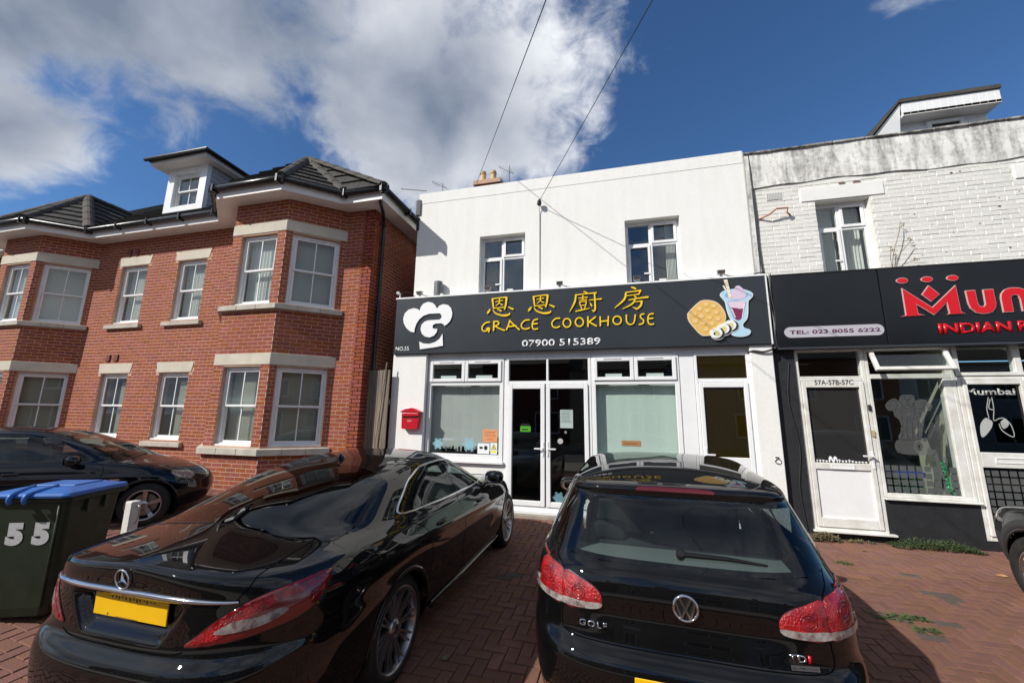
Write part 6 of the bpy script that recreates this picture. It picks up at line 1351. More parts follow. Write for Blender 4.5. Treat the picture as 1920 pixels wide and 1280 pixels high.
    def lump(s, phi, t, size, m, name, parent=None, up=0.0):
        f = s.frame(phi, t); mb = MB(); i0 = len(mb.v); a, b, c = size
        for k in range(9):
            th = math.pi*k/8-math.pi/2
            for q in range(14):
                ph = 2*math.pi*q/14; sg = lambda v, e: math.copysign(abs(v)**e, v); mb.v.append(tuple(f.P(a*sg(math.cos(th), .6)*sg(math.cos(ph), .6), b*sg(math.cos(th), .6)*sg(math.sin(ph), .8), up+c*math.sin(th))))
        for k in range(8):
            for q in range(14): mb.f.append((i0+k*14+q, i0+k*14+(q+1) % 14, i0+(k+1)*14+(q+1) % 14, i0+(k+1)*14+q))
        return build(name, mb, m, parent or s.root, smooth=True)
    def arch(s, yw, zw, R, m, sides=(1, -1)):
        s.wells.append((yw, zw, R-.012))
        for sd in sides:
            o = s.path([('s' if sd > 0 else 'l', yw+R*math.cos(a), zw+R*math.sin(a)) for a in np.linspace(R_(-18), R_(198), 30)], 2)
            s.ribbon(o, .034, .003, m, 'arch_lip', th=.006)
            mb = MB(); n = 26; an = np.linspace(R_(-30), R_(210), n)
            for k in range(n-1):
                p, q = an[k], an[k+1]; e = R+.006; mb.quad(*[(sd*x, yw+e*math.cos(a), max(.12, zw+e*math.sin(a))) for x, a in ((.56, p), (.56, q), (.80 if m != 'trim_black' else .8, q), (.80, p))])
            mb.poly([(sd*.56, yw+(R+.02)*math.cos(a), max(.1, zw+(R+.02)*math.sin(a))) for a in an]); build('wheel_well', mb, 'arch_dark', s.root, fix=False)
def place(name, label, x, y, rz, group='cars parked on the forecourt', gzv=None, pitch=math.atan(.03)):
    z = gz(y, x) if gzv is None else gzv; r = bpy.data.objects.new(name, None); COL.objects.link(r); r.matrix_world = Matrix.Translation((x, y, z)) @ Matrix.Rotation(rz, 4, 'Z') @ Matrix.Rotation(pitch, 4, 'X'); return tag(r, label, 'car', group)
def wheel(car, side, y, R, rim, xo, style, m='alloy', width=.21):
    """Tyre with rim, spokes, hub; axis along x; xo: outer face."""
    c = Vector((side*(xo-width), y, R)); ax = (side, 0, 0); W2 = width; mb = MB(); r0 = rim
    mb.lathe([(.0, r0-.01), (.0, R-.045), (.02, R-.012), (.05, R), (W2-.05, R), (W2-.02, R-.012), (W2-.004, R-.045), (W2, r0+.03), (W2-.006, r0+.006), (W2-.03, r0-.004), (W2-.05, r0-.012)], c, ax, 48); wh = build('wheel', mb, 'rubber', car.root, smooth=True)
    f = Vector(ax); u = Vector((0, 1, 0)); v = Vector((0, 0, 1)); P = lambda r, a, n: c+f*n+u*(r*math.cos(a))+v*(r*math.sin(a)); F = W2-.012
    mb = MB(); mb.lathe([(F-.004, r0+.007), (F+.004, r0), (F+.002, r0-.012), (F-.012, r0-.020), (F-.09, r0-.03), (F-.15, r0-.03)], c, ax, 48); build('rim', mb, m, wh, smooth=True)
    mb = MB(); mb.lathe([(F-.10, 0), (F-.10, r0-.03)], c, ax, 32); build('hub_back', mb, 'arch_dark', wh); mb = MB(); mb.lathe([(F-.085, .06), (F-.075, .06), (F-.075, r0*.72), (F-.085, r0*.72)], c, ax, 32); build('brake_disc', mb, 'alloy_dark', wh)
    spl = {'multi': [(k*2*math.pi/10+d, .0085, .014) for k in range(10) for d in (-.095, .095)], 'five': [(k*2*math.pi/5+.3, .034, .040) for k in range(5)], 'ten': [(k*2*math.pi/10, .016, .02) for k in range(10)]}[style]
    for a, w0, w1 in spl:
        mb = MB(); r_in, r_out = (.045, r0-.008); secs = []
        for t in np.linspace(0, 1, 6):
            r = r_in+(r_out-r_in)*t; hw = (w1*(1-t)+w0*t) if style == 'multi' else (w1*(.8-.5*math.sin(t*math.pi*.6))+w0*t*.9); n = F-.006-.030*(1-t)**1.3-.012*math.sin(t*math.pi); da = hw/r
            secs.append([P(r, a-da*.75, n), P(r, a+da*.75, n), P(r, a+da, n-.022), P(r, a-da, n-.022)])
        for q in range(5):
            A, B2 = secs[q], secs[q+1]
            for e in range(4): g = (e+1) % 4; mb.quad(A[e], A[g], B2[g], B2[e])
        build('spoke', mb, m, wh)
    mb = MB(); mb.lathe([(F-.055, .06), (F-.03, .062), (F-.02, .05), (F-.018, .036), (F-.014, .034), (F-.014, 0)], c, ax, 24); build('hub', mb, m, wh, smooth=True)
    mb = MB(); mb.lathe([(F-.0138, .03), (F-.012, .026), (F-.012, 0)], c, ax, 20); build('hub_cap', mb, 'alloy_dark', wh); return wh
def soft_box(name, parent, m, c, s, tilt=0.0, bev=.05):
    mb = MB(); x, y, z = s; R3 = Matrix.Rotation(tilt, 3, 'X'); mb.hexa([Vector(c)+R3 @ Vector((a*x/2, b*y/2, d*z/2)) for d in (-1, 1) for a, b in ((-1, -1), (1, -1), (1, 1), (-1, 1))]); return build(name, mb, m, parent, smooth=True, bevel=bev, seg=3)
def cabin(car, ys, belt, w, m='seat', rear=True, col='seat', roof=1.40):
    """Seats, dashboard, steering wheel on the right, floor."""
    r = car.root; soft_box('floor_pan', r, 'arch_dark', (0, (ys[0]+ys[-1])/2, .28), (w*1.7, ys[-1]-ys[0], .05), bev=.01)
    for sx in (-.36, .36):
        soft_box('seat', r, col, (sx, ys[1], .48), (.5, .5, .2)); soft_box('seat_back', r, col, (sx, ys[1]-.28, .80), (.48, .14, .62), R_(14)); soft_box('headrest', r, col, (sx, ys[1]-.40, 1.17), (.27, .09, .17), R_(8), .035)
    if rear:
        soft_box('rear_bench', r, col, (0, ys[2], .48), (1.25, .5, .2)); soft_box('bench_back', r, col, (0, ys[2]-.30, .76), (1.25, .14, .55), R_(16))
        for sx in (-.42, 0, .42): soft_box('headrest', r, col, (sx, ys[2]-.41, 1.06), (.24, .08, .12), R_(8), .03)
    soft_box('dashboard', r, 'dash', (0, ys[3], .86), (1.32, .4, .24)); mb = MB(); c = Vector((.36, ys[3]-.34, .90)); mb.tube([c+Vector((.18*math.cos(a), .07*math.sin(a), .17*math.sin(a))) for a in np.linspace(0, 2*math.pi, 25)[:-1]], .016, 8, closed=True); mb.tube([c-Vector((.17, 0, 0)), c+Vector((.17, 0, 0))], .014, 6); build('steering_wheel', mb, 'dash', r)
    mb = MB(); mb.box(-.11, .11, ys[3]-.12, ys[3]-.10, roof-.21, roof-.14); build('interior_mirror', mb, 'dash', r, bevel=.012)
def number_plate(fr, w, h, parent, marks=True):
    mb = MB(); mb.prism([fr.P(a*w/2, b*h/2, .006) for a, b in ((-1, -1), (1, -1), (1, 1), (-1, 1))], [fr.P(a*w/2, b*h/2, 0) for a, b in ((-1, -1), (1, -1), (1, 1), (-1, 1))]); p = build('number_plate', mb, 'plate_yellow', parent, bevel=.004)
    mb = MB(); sh = [(-.5+k/14, .5) for k in range(15)]
    if marks:
        for k in range(13):
            a = -w*.26+w*.62*k/13+random.uniform(-.004, .004); hh = random.uniform(.006, .018); mb.quad(*[fr.P(x, y, .0066) for x, y in ((a, h*.42-hh), (a+.010, h*.42-hh*.8), (a+.010, h*.42), (a, h*.42))])
        mb.quad(*[fr.P(x, y, .0066) for x, y in ((-w*.30, -h*.44), (-w*.285, -h*.44), (-w*.28, -h*.34), (-w*.295, -h*.34))]); mb.quad(*[fr.P(x, y, .0066) for x, y in ((-w*.18, -h*.46), (w*.12, -h*.46), (w*.12, -h*.44), (-w*.18, -h*.44))])
        build('plate_marks', mb, 'ink', p, fix=False)
    return p
def side_mirror(car, side, y, z, x, m):
    c = Vector((side*(x+.12), y, z)); mb = MB()
    for k in range(9):
        th = math.pi*k/8-math.pi/2
        for q in range(16):
            ph = 2*math.pi*q/16; sg = lambda v, e: math.copysign(abs(v)**e, v); mb.v.append((c.x+.115*sg(math.cos(th), .7)*sg(math.cos(ph), .7), c.y+.075*math.sin(th)+.03*side*0, c.z+.075*sg(math.cos(th), .7)*sg(math.sin(ph), .75)))
    for k in range(8):
        for q in range(16): mb.f.append((k*16+q, k*16+(q+1) % 16, (k+1)*16+(q+1) % 16, (k+1)*16+q))
    o = build('door_mirror', mb, m, car.root, smooth=True); mb = MB(); mb.poly([c+Vector((.088*math.copysign(abs(math.cos(a))**.6, math.cos(a)), -.068, .055*math.copysign(abs(math.sin(a))**.7, math.sin(a)))) for a in np.linspace(0, 2*math.pi, 24)[:-1]]); build('mirror_glass', mb, 'chrome', o)
    mb = MB(); mb.tube([c+Vector((-side*.06, .0, -.05)), c+Vector((-side*.16, .02, -.09))], .022, 8); build('mirror_stalk', mb, 'trim_black', o)

# ---- black hatchback
HT = place('hatchback_car', 'black five door hatchback parked nose in, seen from behind, with red rear lamps', .300, -4.94, -R_(2.4), pitch=R_(2.1))
rows = [  # yr   zr    xs    zs    yf    zf    yc   p   q   pf  qf
 (.35, .19, .70, .19, 3.85, .19, 2.0, 4.2, 8, 3, 6), (.12, .21, .82, .22, 4.06, .21, 2.0, 4.2, 8, 3, 6), (.035, .31, .868, .34, 4.15, .32, 2.0, 4.4, 8, 3, 6), (.0, .44, .890, .47, 4.19, .45, 2.0, 4.4, 8, 3, 6),
 (.0, .56, .898, .58, 4.185, .56, 2.0, 4.4, 8, 3, 6), (.022, .625, .900, .64, 4.15, .63, 2.0, 4.4, 8, 3, 6), (.075, .665, .899, .70, 4.09, .68, 2.0, 4.4, 8, 3, 6), (.088, .70, .898, .74, 4.04, .71, 2.0, 4.4, 8, 3, 6), (.098, .80, .893, .82, 3.96, .75, 2.0, 4.4, 8, 3, 6), (.115, .93, .883, .905, 3.75, .82, 2.0, 4.3, 8, 3, 6),
 (.145, 1.000, .862, .965, 3.25, .95, 2.0, 4.2, 8, 3, 6), (.170, 1.025, .842, .990, 3.10, .985, 2.0, 4.1, 8, 3, 6), (.285, 1.175, .768, 1.165, 2.80, 1.14, 1.8, 4.2, 8, 3, 5), (.425, 1.355, .683, 1.345, 2.35, 1.36, 1.55, 4.6, 8, 3, 6), (.415, 1.388, .665, 1.380, 2.24, 1.395, 1.5, 4.8, 8, 3, 6), (.430, 1.415, .645, 1.408, 2.15, 1.422, 1.45, 4.8, 7, 3, 5.5),
 (.62, 1.448, .565, 1.442, 1.95, 1.455, 1.4, 4.0, 5, 3, 4.6), (1.0, 1.482, .36, 1.478, 1.68, 1.484, 1.4, 2.8, 3.2, 2.8, 3.2), (1.38, 1.495, .0, 1.495, 1.40, 1.495, 1.39, 2.2, 2.2, 2.2, 2.2)]
def dz_ht(x, y, z):
    ax = np.abs(x); x = x+np.sign(x)*.012*np.exp(-((z-.80)/.035)**2)*sstep(.30, .8, y)*(1-sstep(3.3, 3.7, y))    # shoulder line
    rear = 1-sstep(.25, .55, y)
    y = y+rear*.028*np.exp(-((z-.80)/.06)**2)*(1-sstep(.36, .52, ax))*0.6                                          # hatch hollow below the badge
    return x, y, z
C = Car(rows, dz_ht, kz=3.0); C.setup(HT)
C.arch(.80, .315, .352, 'car_black'); C.arch(3.375, .315, .352, 'car_black')
def sym(r): return r+[(k, -x, z) for k, x, z in r[::-1]]
rw = C.path(sym([('r', .0001, 1.040), ('r', .35, 1.042), ('r', .62, 1.050), ('r', .725, 1.074), ('r', .728, 1.12), ('r', .695, 1.22), ('r', .648, 1.325), ('r', .60, 1.350), ('r', .30, 1.356), ('r', .0001, 1.357)])[:-0 or None], 3, True)
C.patch(rw, .003, 'glass_car', 'rear_window', thick=.004, hole=.015)
for sd in ('s', 'l'):
    sg = 1 if sd == 's' else -1
    for spec, nm in (([(sd, .62, 1.06), (sd, .95, 1.005), (sd, 1.50, .985), (sd, 1.50, 1.19), (sd, 1.50, 1.355), (sd, 1.1, 1.365), (sd, .82, 1.335), (sd, .68, 1.22)], 'side_window'), ([(sd, 1.58, .985), (sd, 2.2, .985), (sd, 2.72, .985), (sd, 2.62, 1.08), (sd, 2.42, 1.22), (sd, 2.22, 1.34), (sd, 1.9, 1.36), (sd, 1.58, 1.36)], 'side_window')):
        C.patch(C.path(spec, 3, True), .003, 'glass_car', nm, thick=.004, hole=.015)
    for pts in ([(sd, 1.54, 1.36), (sd, 1.54, 1.0), (sd, 1.54, .6), (sd, 1.55, .30)], [(sd, 2.75, 1.0), (sd, 2.80, .7), (sd, 2.78, .32)]): C.ribbon(C.path(pts, 8), .006, .0012, 'gap', 'door_gap')
    for y in (.98, 1.98): p = C.find(sd, y, .835); C.lump(*p, (.10, .022, .03), 'car_black', 'door_handle')
    side_mirror(C, sg, 2.55, 1.0, .84, 'car_black'); wheel(C, sg, .80, .315, .205, .868, 'ten'); wheel(C, sg, 3.375, .315, .205, .868, 'ten')
    m = 1 if sd == 's' else -1; mir = (lambda o: o) if sd == 's' else Car.mirror
    # rear lamps: outer piece on the wing, inner piece on the hatch, pale strip below
    base = C.path([('r', .640, .965), ('r', .72, .985), ('r', .815, .995), ('s', .34, .995), ('s', .375, .965), ('s', .365, .90), ('s', .34, .845), ('r', .835, .82), ('r', .73, .815), ('r', .642, .815)], 3, True)
    lo = C.path([('r', .642, .846), ('r', .73, .845), ('r', .835, .850), ('s', .348, .872), ('s', .34, .845), ('r', .835, .82), ('r', .73, .815), ('r', .642, .815)], 3, True)
    inn = C.path([('r', .632, .965), ('r', .55, .952), ('r', .475, .930), ('r', .432, .900), ('r', .420, .862), ('r', .435, .828), ('r', .50, .817), ('r', .634, .815)], 3, True)
    inl = C.path([('r', .634, .846), ('r', .52, .847), ('r', .424, .852), ('r', .435, .828), ('r', .50, .817), ('r', .634, .815)], 3, True)
    for o, ol in ((base, lo), (inn, inl)):
        a = C.patch(mir(o), .005, 'lamp_red', 'rear_lamp', thick=.012, du=.012, dt=.1, bulge=.008); C.patch(mir(ol), .0145, 'lamp_clear', 'clear_lens', a, thick=.006, du=.012, dt=.08)
        C.ribbon(mir(o), .012, .003, 'trim_black', 'lamp_seal', a, closed=True)
    for k, (x, z, r) in enumerate(((.545, .885, .036), (.545, .885, .022), (.73, .915, .04), (.73, .915, .024))):
        o = [np.array(C.find('r', x+r*math.cos(a), z+r*.85*math.sin(a))) for a in np.linspace(0, 2*math.pi, 20)[:-1]]; C.ribbon(mir(o), .006, .0135, 'lamp_deep', 'lens_ring', a, closed=True, th=.002)
C.ribbon(C.path(sym([('r', .0001, .672), ('r', .4, .674), ('r', .60, .682), ('r', .645, .72), ('r', .640, .80), ('r', .637, .96), ('r', .69, 1.02), ('r', .715, 1.10)])[0:8], 6), .006, .0012, 'gap', 'hatch_gap')
C.ribbon(Car.mirror(C.path([('r', .0001, .672), ('r', .4, .674), ('r', .60, .682), ('r', .645, .72), ('r', .640, .80), ('r', .637, .96), ('r', .69, 1.02), ('r', .715, 1.10)], 6)), .006, .0012, 'gap', 'hatch_gap')
C.patch(C.path(sym([('r', .0001, 1.392), ('r', .19, 1.391), ('r', .215, 1.389), ('r', .20, 1.410), ('r', .0001, 1.413)]), 3, True), .004, 'lamp_brake', 'high_brake_lamp', thick=.006)
# badge: ring, V and W
f = C.frame(*C.find('r', 0.0, .888), .0); BD = MB(); BD.lathe([(0, 0), (.0, .064), (.010, .064), (.012, .058), (.012, 0)], f.o, f.n, 32); bd = build('badge', BD, 'trim_black', HT, smooth=False)
mb = MB(); mb.lathe([(.010, .051), (.018, .053), (.020, .058), (.016, .064), (.008, .065)], f.o, f.n, 40); build('badge_ring', mb, 'chrome', bd, smooth=True)
for pts in ([(-.026, .046), (-.001, -.002)], [(.026, .046), (.001, -.002)], [(-.046, .026), (-.022, -.044), (-.001, -.006)], [(.046, .026), (.022, -.044), (.001, -.006)]):
    for q in range(len(pts)-1): flat_shape(stroke_outline(pts[q:q+2], [.010, .010], 2), f, .012, .019+.0004*q, 'chrome', bd, 'badge_stroke')
f = C.frame(*C.find('r', -.47, .745)); text_mesh('GOLF', f, -.075, .075, -.016, .016, .001, 'chrome', HT, 'model_lettering', depth=.004, bold=.02, space=1.2)
f = C.frame(*C.find('r', .50, .735)); text_mesh('TD', f, -.055, .020, -.016, .016, .001, 'chrome', HT, 'engine_lettering', depth=.004, bold=.03); text_mesh('I', f, .028, .040, -.016, .016, .001, 'letter_red', HT, 'engine_lettering', depth=.004, bold=.03)
f = C.frame(*C.find('r', .51, .698)); mb = MB(); mb.prism([f.P(a*.062, b*.010, .003) for a, b in ((-1, -1), (1, -1), (1, 1), (-1, 1))], [f.P(a*.062, b*.010, 0) for a, b in ((-1, -1), (1, -1), (1, 1), (-1, 1))]); build('trim_label', mb, 'steel', HT); text_mesh('BLUEMOTION', f, -.056, .056, -.005, .005, .0032, 'ink', HT, 'trim_lettering', depth=.0004, bold=.01)
f = C.frame(*C.find('r', 0.0, .535), .008); number_plate(f, .52, .111, HT, False)
# wiper
pv = C.frame(*C.find('p', 1276, 1041), .02); tip = C.frame(*C.find('p', 1438, 1062), .012); mid_ = C.frame(*C.find('p', 1360, 1050), .02)
mb = MB(); mb.tube([pv.o, mid_.o, tip.o], [.016, .012, .006], 8); wp = build('wiper_arm', mb, 'trim_black', HT); mb = MB(); mb.lathe([(-.02, .026), (.008, .026), (.016, .018), (.016, 0)], pv.o, pv.n, 16); build('wiper_pivot', mb, 'trim_black', wp)
for q, sg in ((.30, -1), (.30, 1)):
    f = C.frame(*C.find('r', .62*sg, .55)); mb = MB(); mb.lathe([(0, .012), (.003, .012), (.003, .009), (.001, .009)], f.o, f.n, 16); build('parking_sensor', mb, 'trim_black', HT)
cabin(C, (.3, 2.05, 1.15, 2.62), 1.0, .75); soft_box('parcel_shelf', HT, mat('shelf', (.34, .36, .34), .9), (0, .52, .955), (1.25, .55, .025), bev=.01)
C.patch(C.path(sym([('f', .0001, 1.0), ('f', .4, 1.0), ('f', .68, 1.0), ('f', .62, 1.16), ('f', .55, 1.33), ('f', .3, 1.36), ('f', .0001, 1.365)]), 3, True), .003, 'glass_car', 'windscreen', thick=.004, hole=.015)
C.body('body', 'car_black')

# ---- black four door coupe saloon
SL = place('saloon_car', 'black four door coupe saloon with chrome boot strip and yellow number plate', -2.475, -5.64, -R_(.5))
rows = [
 (.45, .20, .72, .20, 4.5, .20, 2.5, 4.0, 7, 2.6, 5), (.16, .22, .87, .23, 4.75, .22, 2.5, 4.0, 7, 2.6, 5), (.045, .33, .932, .34, 4.88, .33, 2.5, 4.0, 7, 2.6, 5), (.0, .48, .955, .48, 4.93, .48, 2.5, 4.0, 7, 2.6, 5), (.0, .595, .962, .61, 4.93, .57, 2.5, 4.0, 7, 2.6, 5), (.02, .655, .963, .69, 4.91, .63, 2.5, 4.0, 7, 2.6, 5), (.060, .695, .962, .74, 4.87, .69, 2.5, 4.0, 7, 2.6, 5),
 (.070, .75, .959, .80, 4.82, .74, 2.5, 4.0, 7, 2.6, 5), (.072, .94, .944, .890, 4.68, .80, 2.5, 3.8, 7, 2.6, 5), (.058, 1.040, .916, .945, 4.45, .87, 2.5, 3.6, 7, 2.6, 5), (.062, 1.080, .900, .972, 4.2, .91, 2.5, 3.4, 6.8, 2.6, 5), (.10, 1.092, .888, .984, 3.95, .945, 2.5, 3.3, 6.4, 2.6, 5), (.34, 1.130, .875, .996, 3.75, .972, 2.5, 3.2, 5.9, 2.6, 5), (.54, 1.164, .858, 1.014, 3.58, 1.0, 2.5, 3.1, 5.3, 2.6, 5),
 (.80, 1.238, .795, 1.130, 3.35, 1.10, 2.4, 3.0, 4.7, 2.6, 4.5), (1.26, 1.356, .705, 1.276, 2.95, 1.285, 2.3, 3.0, 4.1, 2.6, 4), (1.50, 1.394, .640, 1.344, 2.77, 1.358, 2.28, 3.0, 3.7, 2.6, 3.6), (1.66, 1.410, .555, 1.390, 2.68, 1.398, 2.26, 3.0, 3.4, 2.6, 3.4), (1.9, 1.437, .34, 1.430, 2.5, 1.434, 2.25, 2.5, 2.7, 2.5, 2.6), (2.24, 1.448, 0, 1.448, 2.26, 1.448, 2.25, 2.2, 2.2, 2.2, 2.2)]
def dz_sl(x, y, z):
    ax = np.abs(x); rear = 1-sstep(.22, .4, y)
    half = .395-.20*sstep(.90, .72, z)*0-.10*(1-sstep(.73, .93, z))
    y = y+rear*.058*sstep(.735, .790, z)*(1-sstep(.905, .937, z))*(1-sstep(half-.07, half, ax))             # number plate recess
    hip = np.exp(-((y-1.05)/.75)**2)*np.exp(-((z-.86)/.11)**2); x = x+np.sign(x)*.018*hip                       # rear haunch
    crease = sstep(1.3, 1.9, y)*(1-sstep(3.9, 4.3, y)); zl = .90-.055*(y-1.3); x = x+np.sign(x)*.010*crease*np.exp(-((z-zl)/.035)**2)
    x = x-np.sign(x)*.014*sstep(1.5, 2.0, y)*(1-sstep(3.2, 3.6, y))*np.exp(-((z-.55)/.10)**2)
    return x, y, z
C = Car(rows, dz_sl, kz=1.6); C.setup(SL, 460, 9)
C.arch(1.235, .345, .385, 'car_black'); C.arch(4.105, .345, .385, 'car_black')
rw = C.path(sym([('t', .0001, .535), ('t', .45, .565), ('t', .68, .64), ('t', .735, .74), ('t', .70, 1.02), ('t', .62, 1.34), ('t', .56, 1.47), ('t', .30, 1.525), ('t', .0001, 1.535)]), 4, True)
C.patch(rw, .003, 'glass_dark', 'rear_window', thick=.004, hole=.015)
C.ribbon(rw, .010, .002, 'trim_black', 'window_seal', closed=True)
for sd in ('s', 'l'):
    sg = 1 if sd == 's' else -1; mir = (lambda o: o) if sd == 's' else Car.mirror
    belt = lambda y: 1.035-.028*(y-1.35)
    o_all = [('s', 1.34, 1.083), ('s', 1.9, 1.050), ('s', 2.5, 1.033), ('s', 3.0, 1.023), ('s', 3.42, 1.033), ('s', 3.20, 1.128), ('s', 2.95, 1.228), ('s', 2.72, 1.303), ('s', 2.4, 1.343), ('s', 2.05, 1.343), ('s', 1.75, 1.293), ('s', 1.52, 1.203)]
    for spec, nm in (([('s', 1.36, 1.086), ('s', 1.68, 1.066), ('s', 1.66, 1.158), ('s', 1.60, 1.228), ('s', 1.50, 1.183)], 'quarter_window'), ([('s', 1.71, 1.064), ('s', 2.05, 1.048), ('s', 2.36, 1.040), ('s', 2.34, 1.188), ('s', 2.30, 1.326), ('s', 2.05, 1.330), ('s', 1.80, 1.296), ('s', 1.66, 1.250)], 'rear_door_window'), ([('s', 2.45, 1.038), ('s', 2.9, 1.028), ('s', 3.36, 1.033), ('s', 3.16, 1.128), ('s', 2.93, 1.218), ('s', 2.70, 1.293), ('s', 2.45, 1.326), ('s', 2.42, 1.188)], 'front_door_window')):
        o = C.path(spec, 3, True); C.patch(mir(o), .003, 'glass_car', nm, thick=.004, hole=.015)
    o = C.path(o_all, 5, True); C.ribbon(mir(o), .018, .002, 'chrome', 'window_chrome', closed=True, th=.006)
    for pts in ([('s', 2.41, 1.328), ('s', 2.40, 1.028), ('s', 2.38, 0.700), ('s', 2.36, 0.300)], [('s', 1.42, 1.048), ('s', 1.58, 0.912), ('s', 1.66, 0.700), ('s', 1.62, 0.500)], [('s', 3.46, 1.018), ('s', 3.52, 0.700), ('s', 3.50, 0.320)]): C.ribbon(mir(C.path(pts, 8)), .006, .0012, 'gap', 'door_gap')
    for y, z in ((1.86, .905), (2.86, .875)):
        p = C.find('s', y, z); p = p if sg > 0 else (math.pi-p[0], p[1]); h = C.lump(*p, (.105, .020, .034), 'car_black', 'door_handle')
    C.ribbon(mir(C.path([('s', 1.72, .30), ('s', 2.5, .285), ('s', 3.6, .285)], 8)), .05, .004, 'car_black', 'sill_trim', th=.025)
    fl_ = [('s', .70, .955), ('s', .92, .945), ('s', .98, .875), ('s', .90, .825), ('s', .72, .84), ('s', .66, .90)]
    if sg > 0: C.ribbon(C.path(fl_, 4, True), .005, .0012, 'gap', 'filler_flap_gap', closed=True)
    side_mirror(C, sg, 3.22, 1.06, .87, 'car_black'); wheel(C, sg, 1.235, .345, .268, .928, 'multi', 'alloy_mid', .25); wheel(C, sg, 4.105, .345, .268, .928, 'multi', 'alloy_mid', .25)
    lamp = C.path([('p', 346, 1212), ('p', 374, 1188), ('p', 430, 1148), ('p', 500, 1112), ('p', 570, 1084), ('p', 620, 1064), ('p', 617, 1088), ('p', 596, 1122), ('p', 562, 1152), ('p', 500, 1180), ('p', 420, 1205)], 3, True)
    a = C.patch(mir(lamp), .004, 'lamp_deep', 'rear_lamp', thick=.012, du=.012, dt=.1, bulge=.006)
    l2 = C.path([('p', 362, 1206), ('p', 400, 1176), ('p', 470, 1134), ('p', 540, 1103), ('p', 608, 1074), ('p', 606, 1088), ('p', 540, 1118), ('p', 480, 1150), ('p', 420, 1192)], 3, True); C.patch(mir(l2), .0115, 'lamp_red', 'red_lens', a, thick=.004, du=.012, dt=.1)
    l3 = C.path([('p', 402, 1186), ('p', 440, 1163), ('p', 486, 1154), ('p', 524, 1138), ('p', 540, 1141), ('p', 500, 1166), ('p', 440, 1184)], 3, True); C.patch(mir(l3), .0125, 'lamp_clear', 'clear_lens', a, thick=.004, du=.012, dt=.08)
    C.ribbon(mir(lamp), .010, .003, 'trim_black', 'lamp_seal', a, closed=True)
    C.ribbon(mir(C.path([('p', 440, 1130), ('p', 456, 1112), ('p', 474, 1092), ('p', 502, 1066), ('p', 552, 1034), ('p', 610, 997)], 6)), .006, .0012, 'gap', 'boot_gap')
C.ribbon(C.path([('r', -.42, .73), ('r', -.34, .712), ('r', -.2, .706), ('r', .0001, .704), ('r', .2, .706), ('r', .34, .712), ('r', .42, .73)], 6), .006, .0012, 'gap', 'boot_gap')
C.ribbon(C.path(sym([('r', .64, .945), ('r', .45, .952), ('r', .25, .955), ('r', .0001, .955)]), 6), [.012, .026, .030, .030, .026, .012], .001, 'chrome', 'chrome_strip', th=.014)
f = C.frame(*C.find('r', 0.0, 1.020)); mb = MB(); mb.tube([f.P(.047*math.cos(a), .047*math.sin(a), .010) for a in np.linspace(0, 2*math.pi, 41)[:-1]], .0048, 8, closed=True); st = build('star_badge', mb, 'chrome', SL, smooth=True)
for a in (90, 210, 330):
    mb = MB(); A = R_(a); d = (math.cos(A), math.sin(A)); n_ = (-d[1], d[0]); mb.poly([f.P(0, 0, .016), f.P(n_[0]*.010, n_[1]*.010, .008), f.P(d[0]*.045, d[1]*.045, .010)]); mb.poly([f.P(0, 0, .016), f.P(d[0]*.045, d[1]*.045, .010), f.P(-n_[0]*.010, -n_[1]*.010, .008)]); build('star_arm', mb, 'chrome', st, fix=False)
f = C.frame(*C.find('r', 0.0, .858), .012); number_plate(f, .52, .112, SL)
C.patch(C.path(sym([('f', .0001, 1.03), ('f', .4, 1.03), ('f', .70, 1.03), ('f', .62, 1.16), ('f', .55, 1.295), ('f', .3, 1.345), ('f', .0001, 1.355)]), 3, True), .003, 'glass_car', 'windscreen', thick=.004, hole=.015)
p = C.frame(*C.find('t', 0, 1.70)); mb = MB(); mb.lathe([(0, .03), (.02, .026), (.05, .010), (.055, 0)], p.o, (0, -.5, 1), 10); build('aerial_fin', mb, 'car_black', SL, smooth=True)
cabin(C, (1.0, 2.75, 1.75, 3.28), 1.0, .8, roof=1.39)
C.body('body', 'car_black')

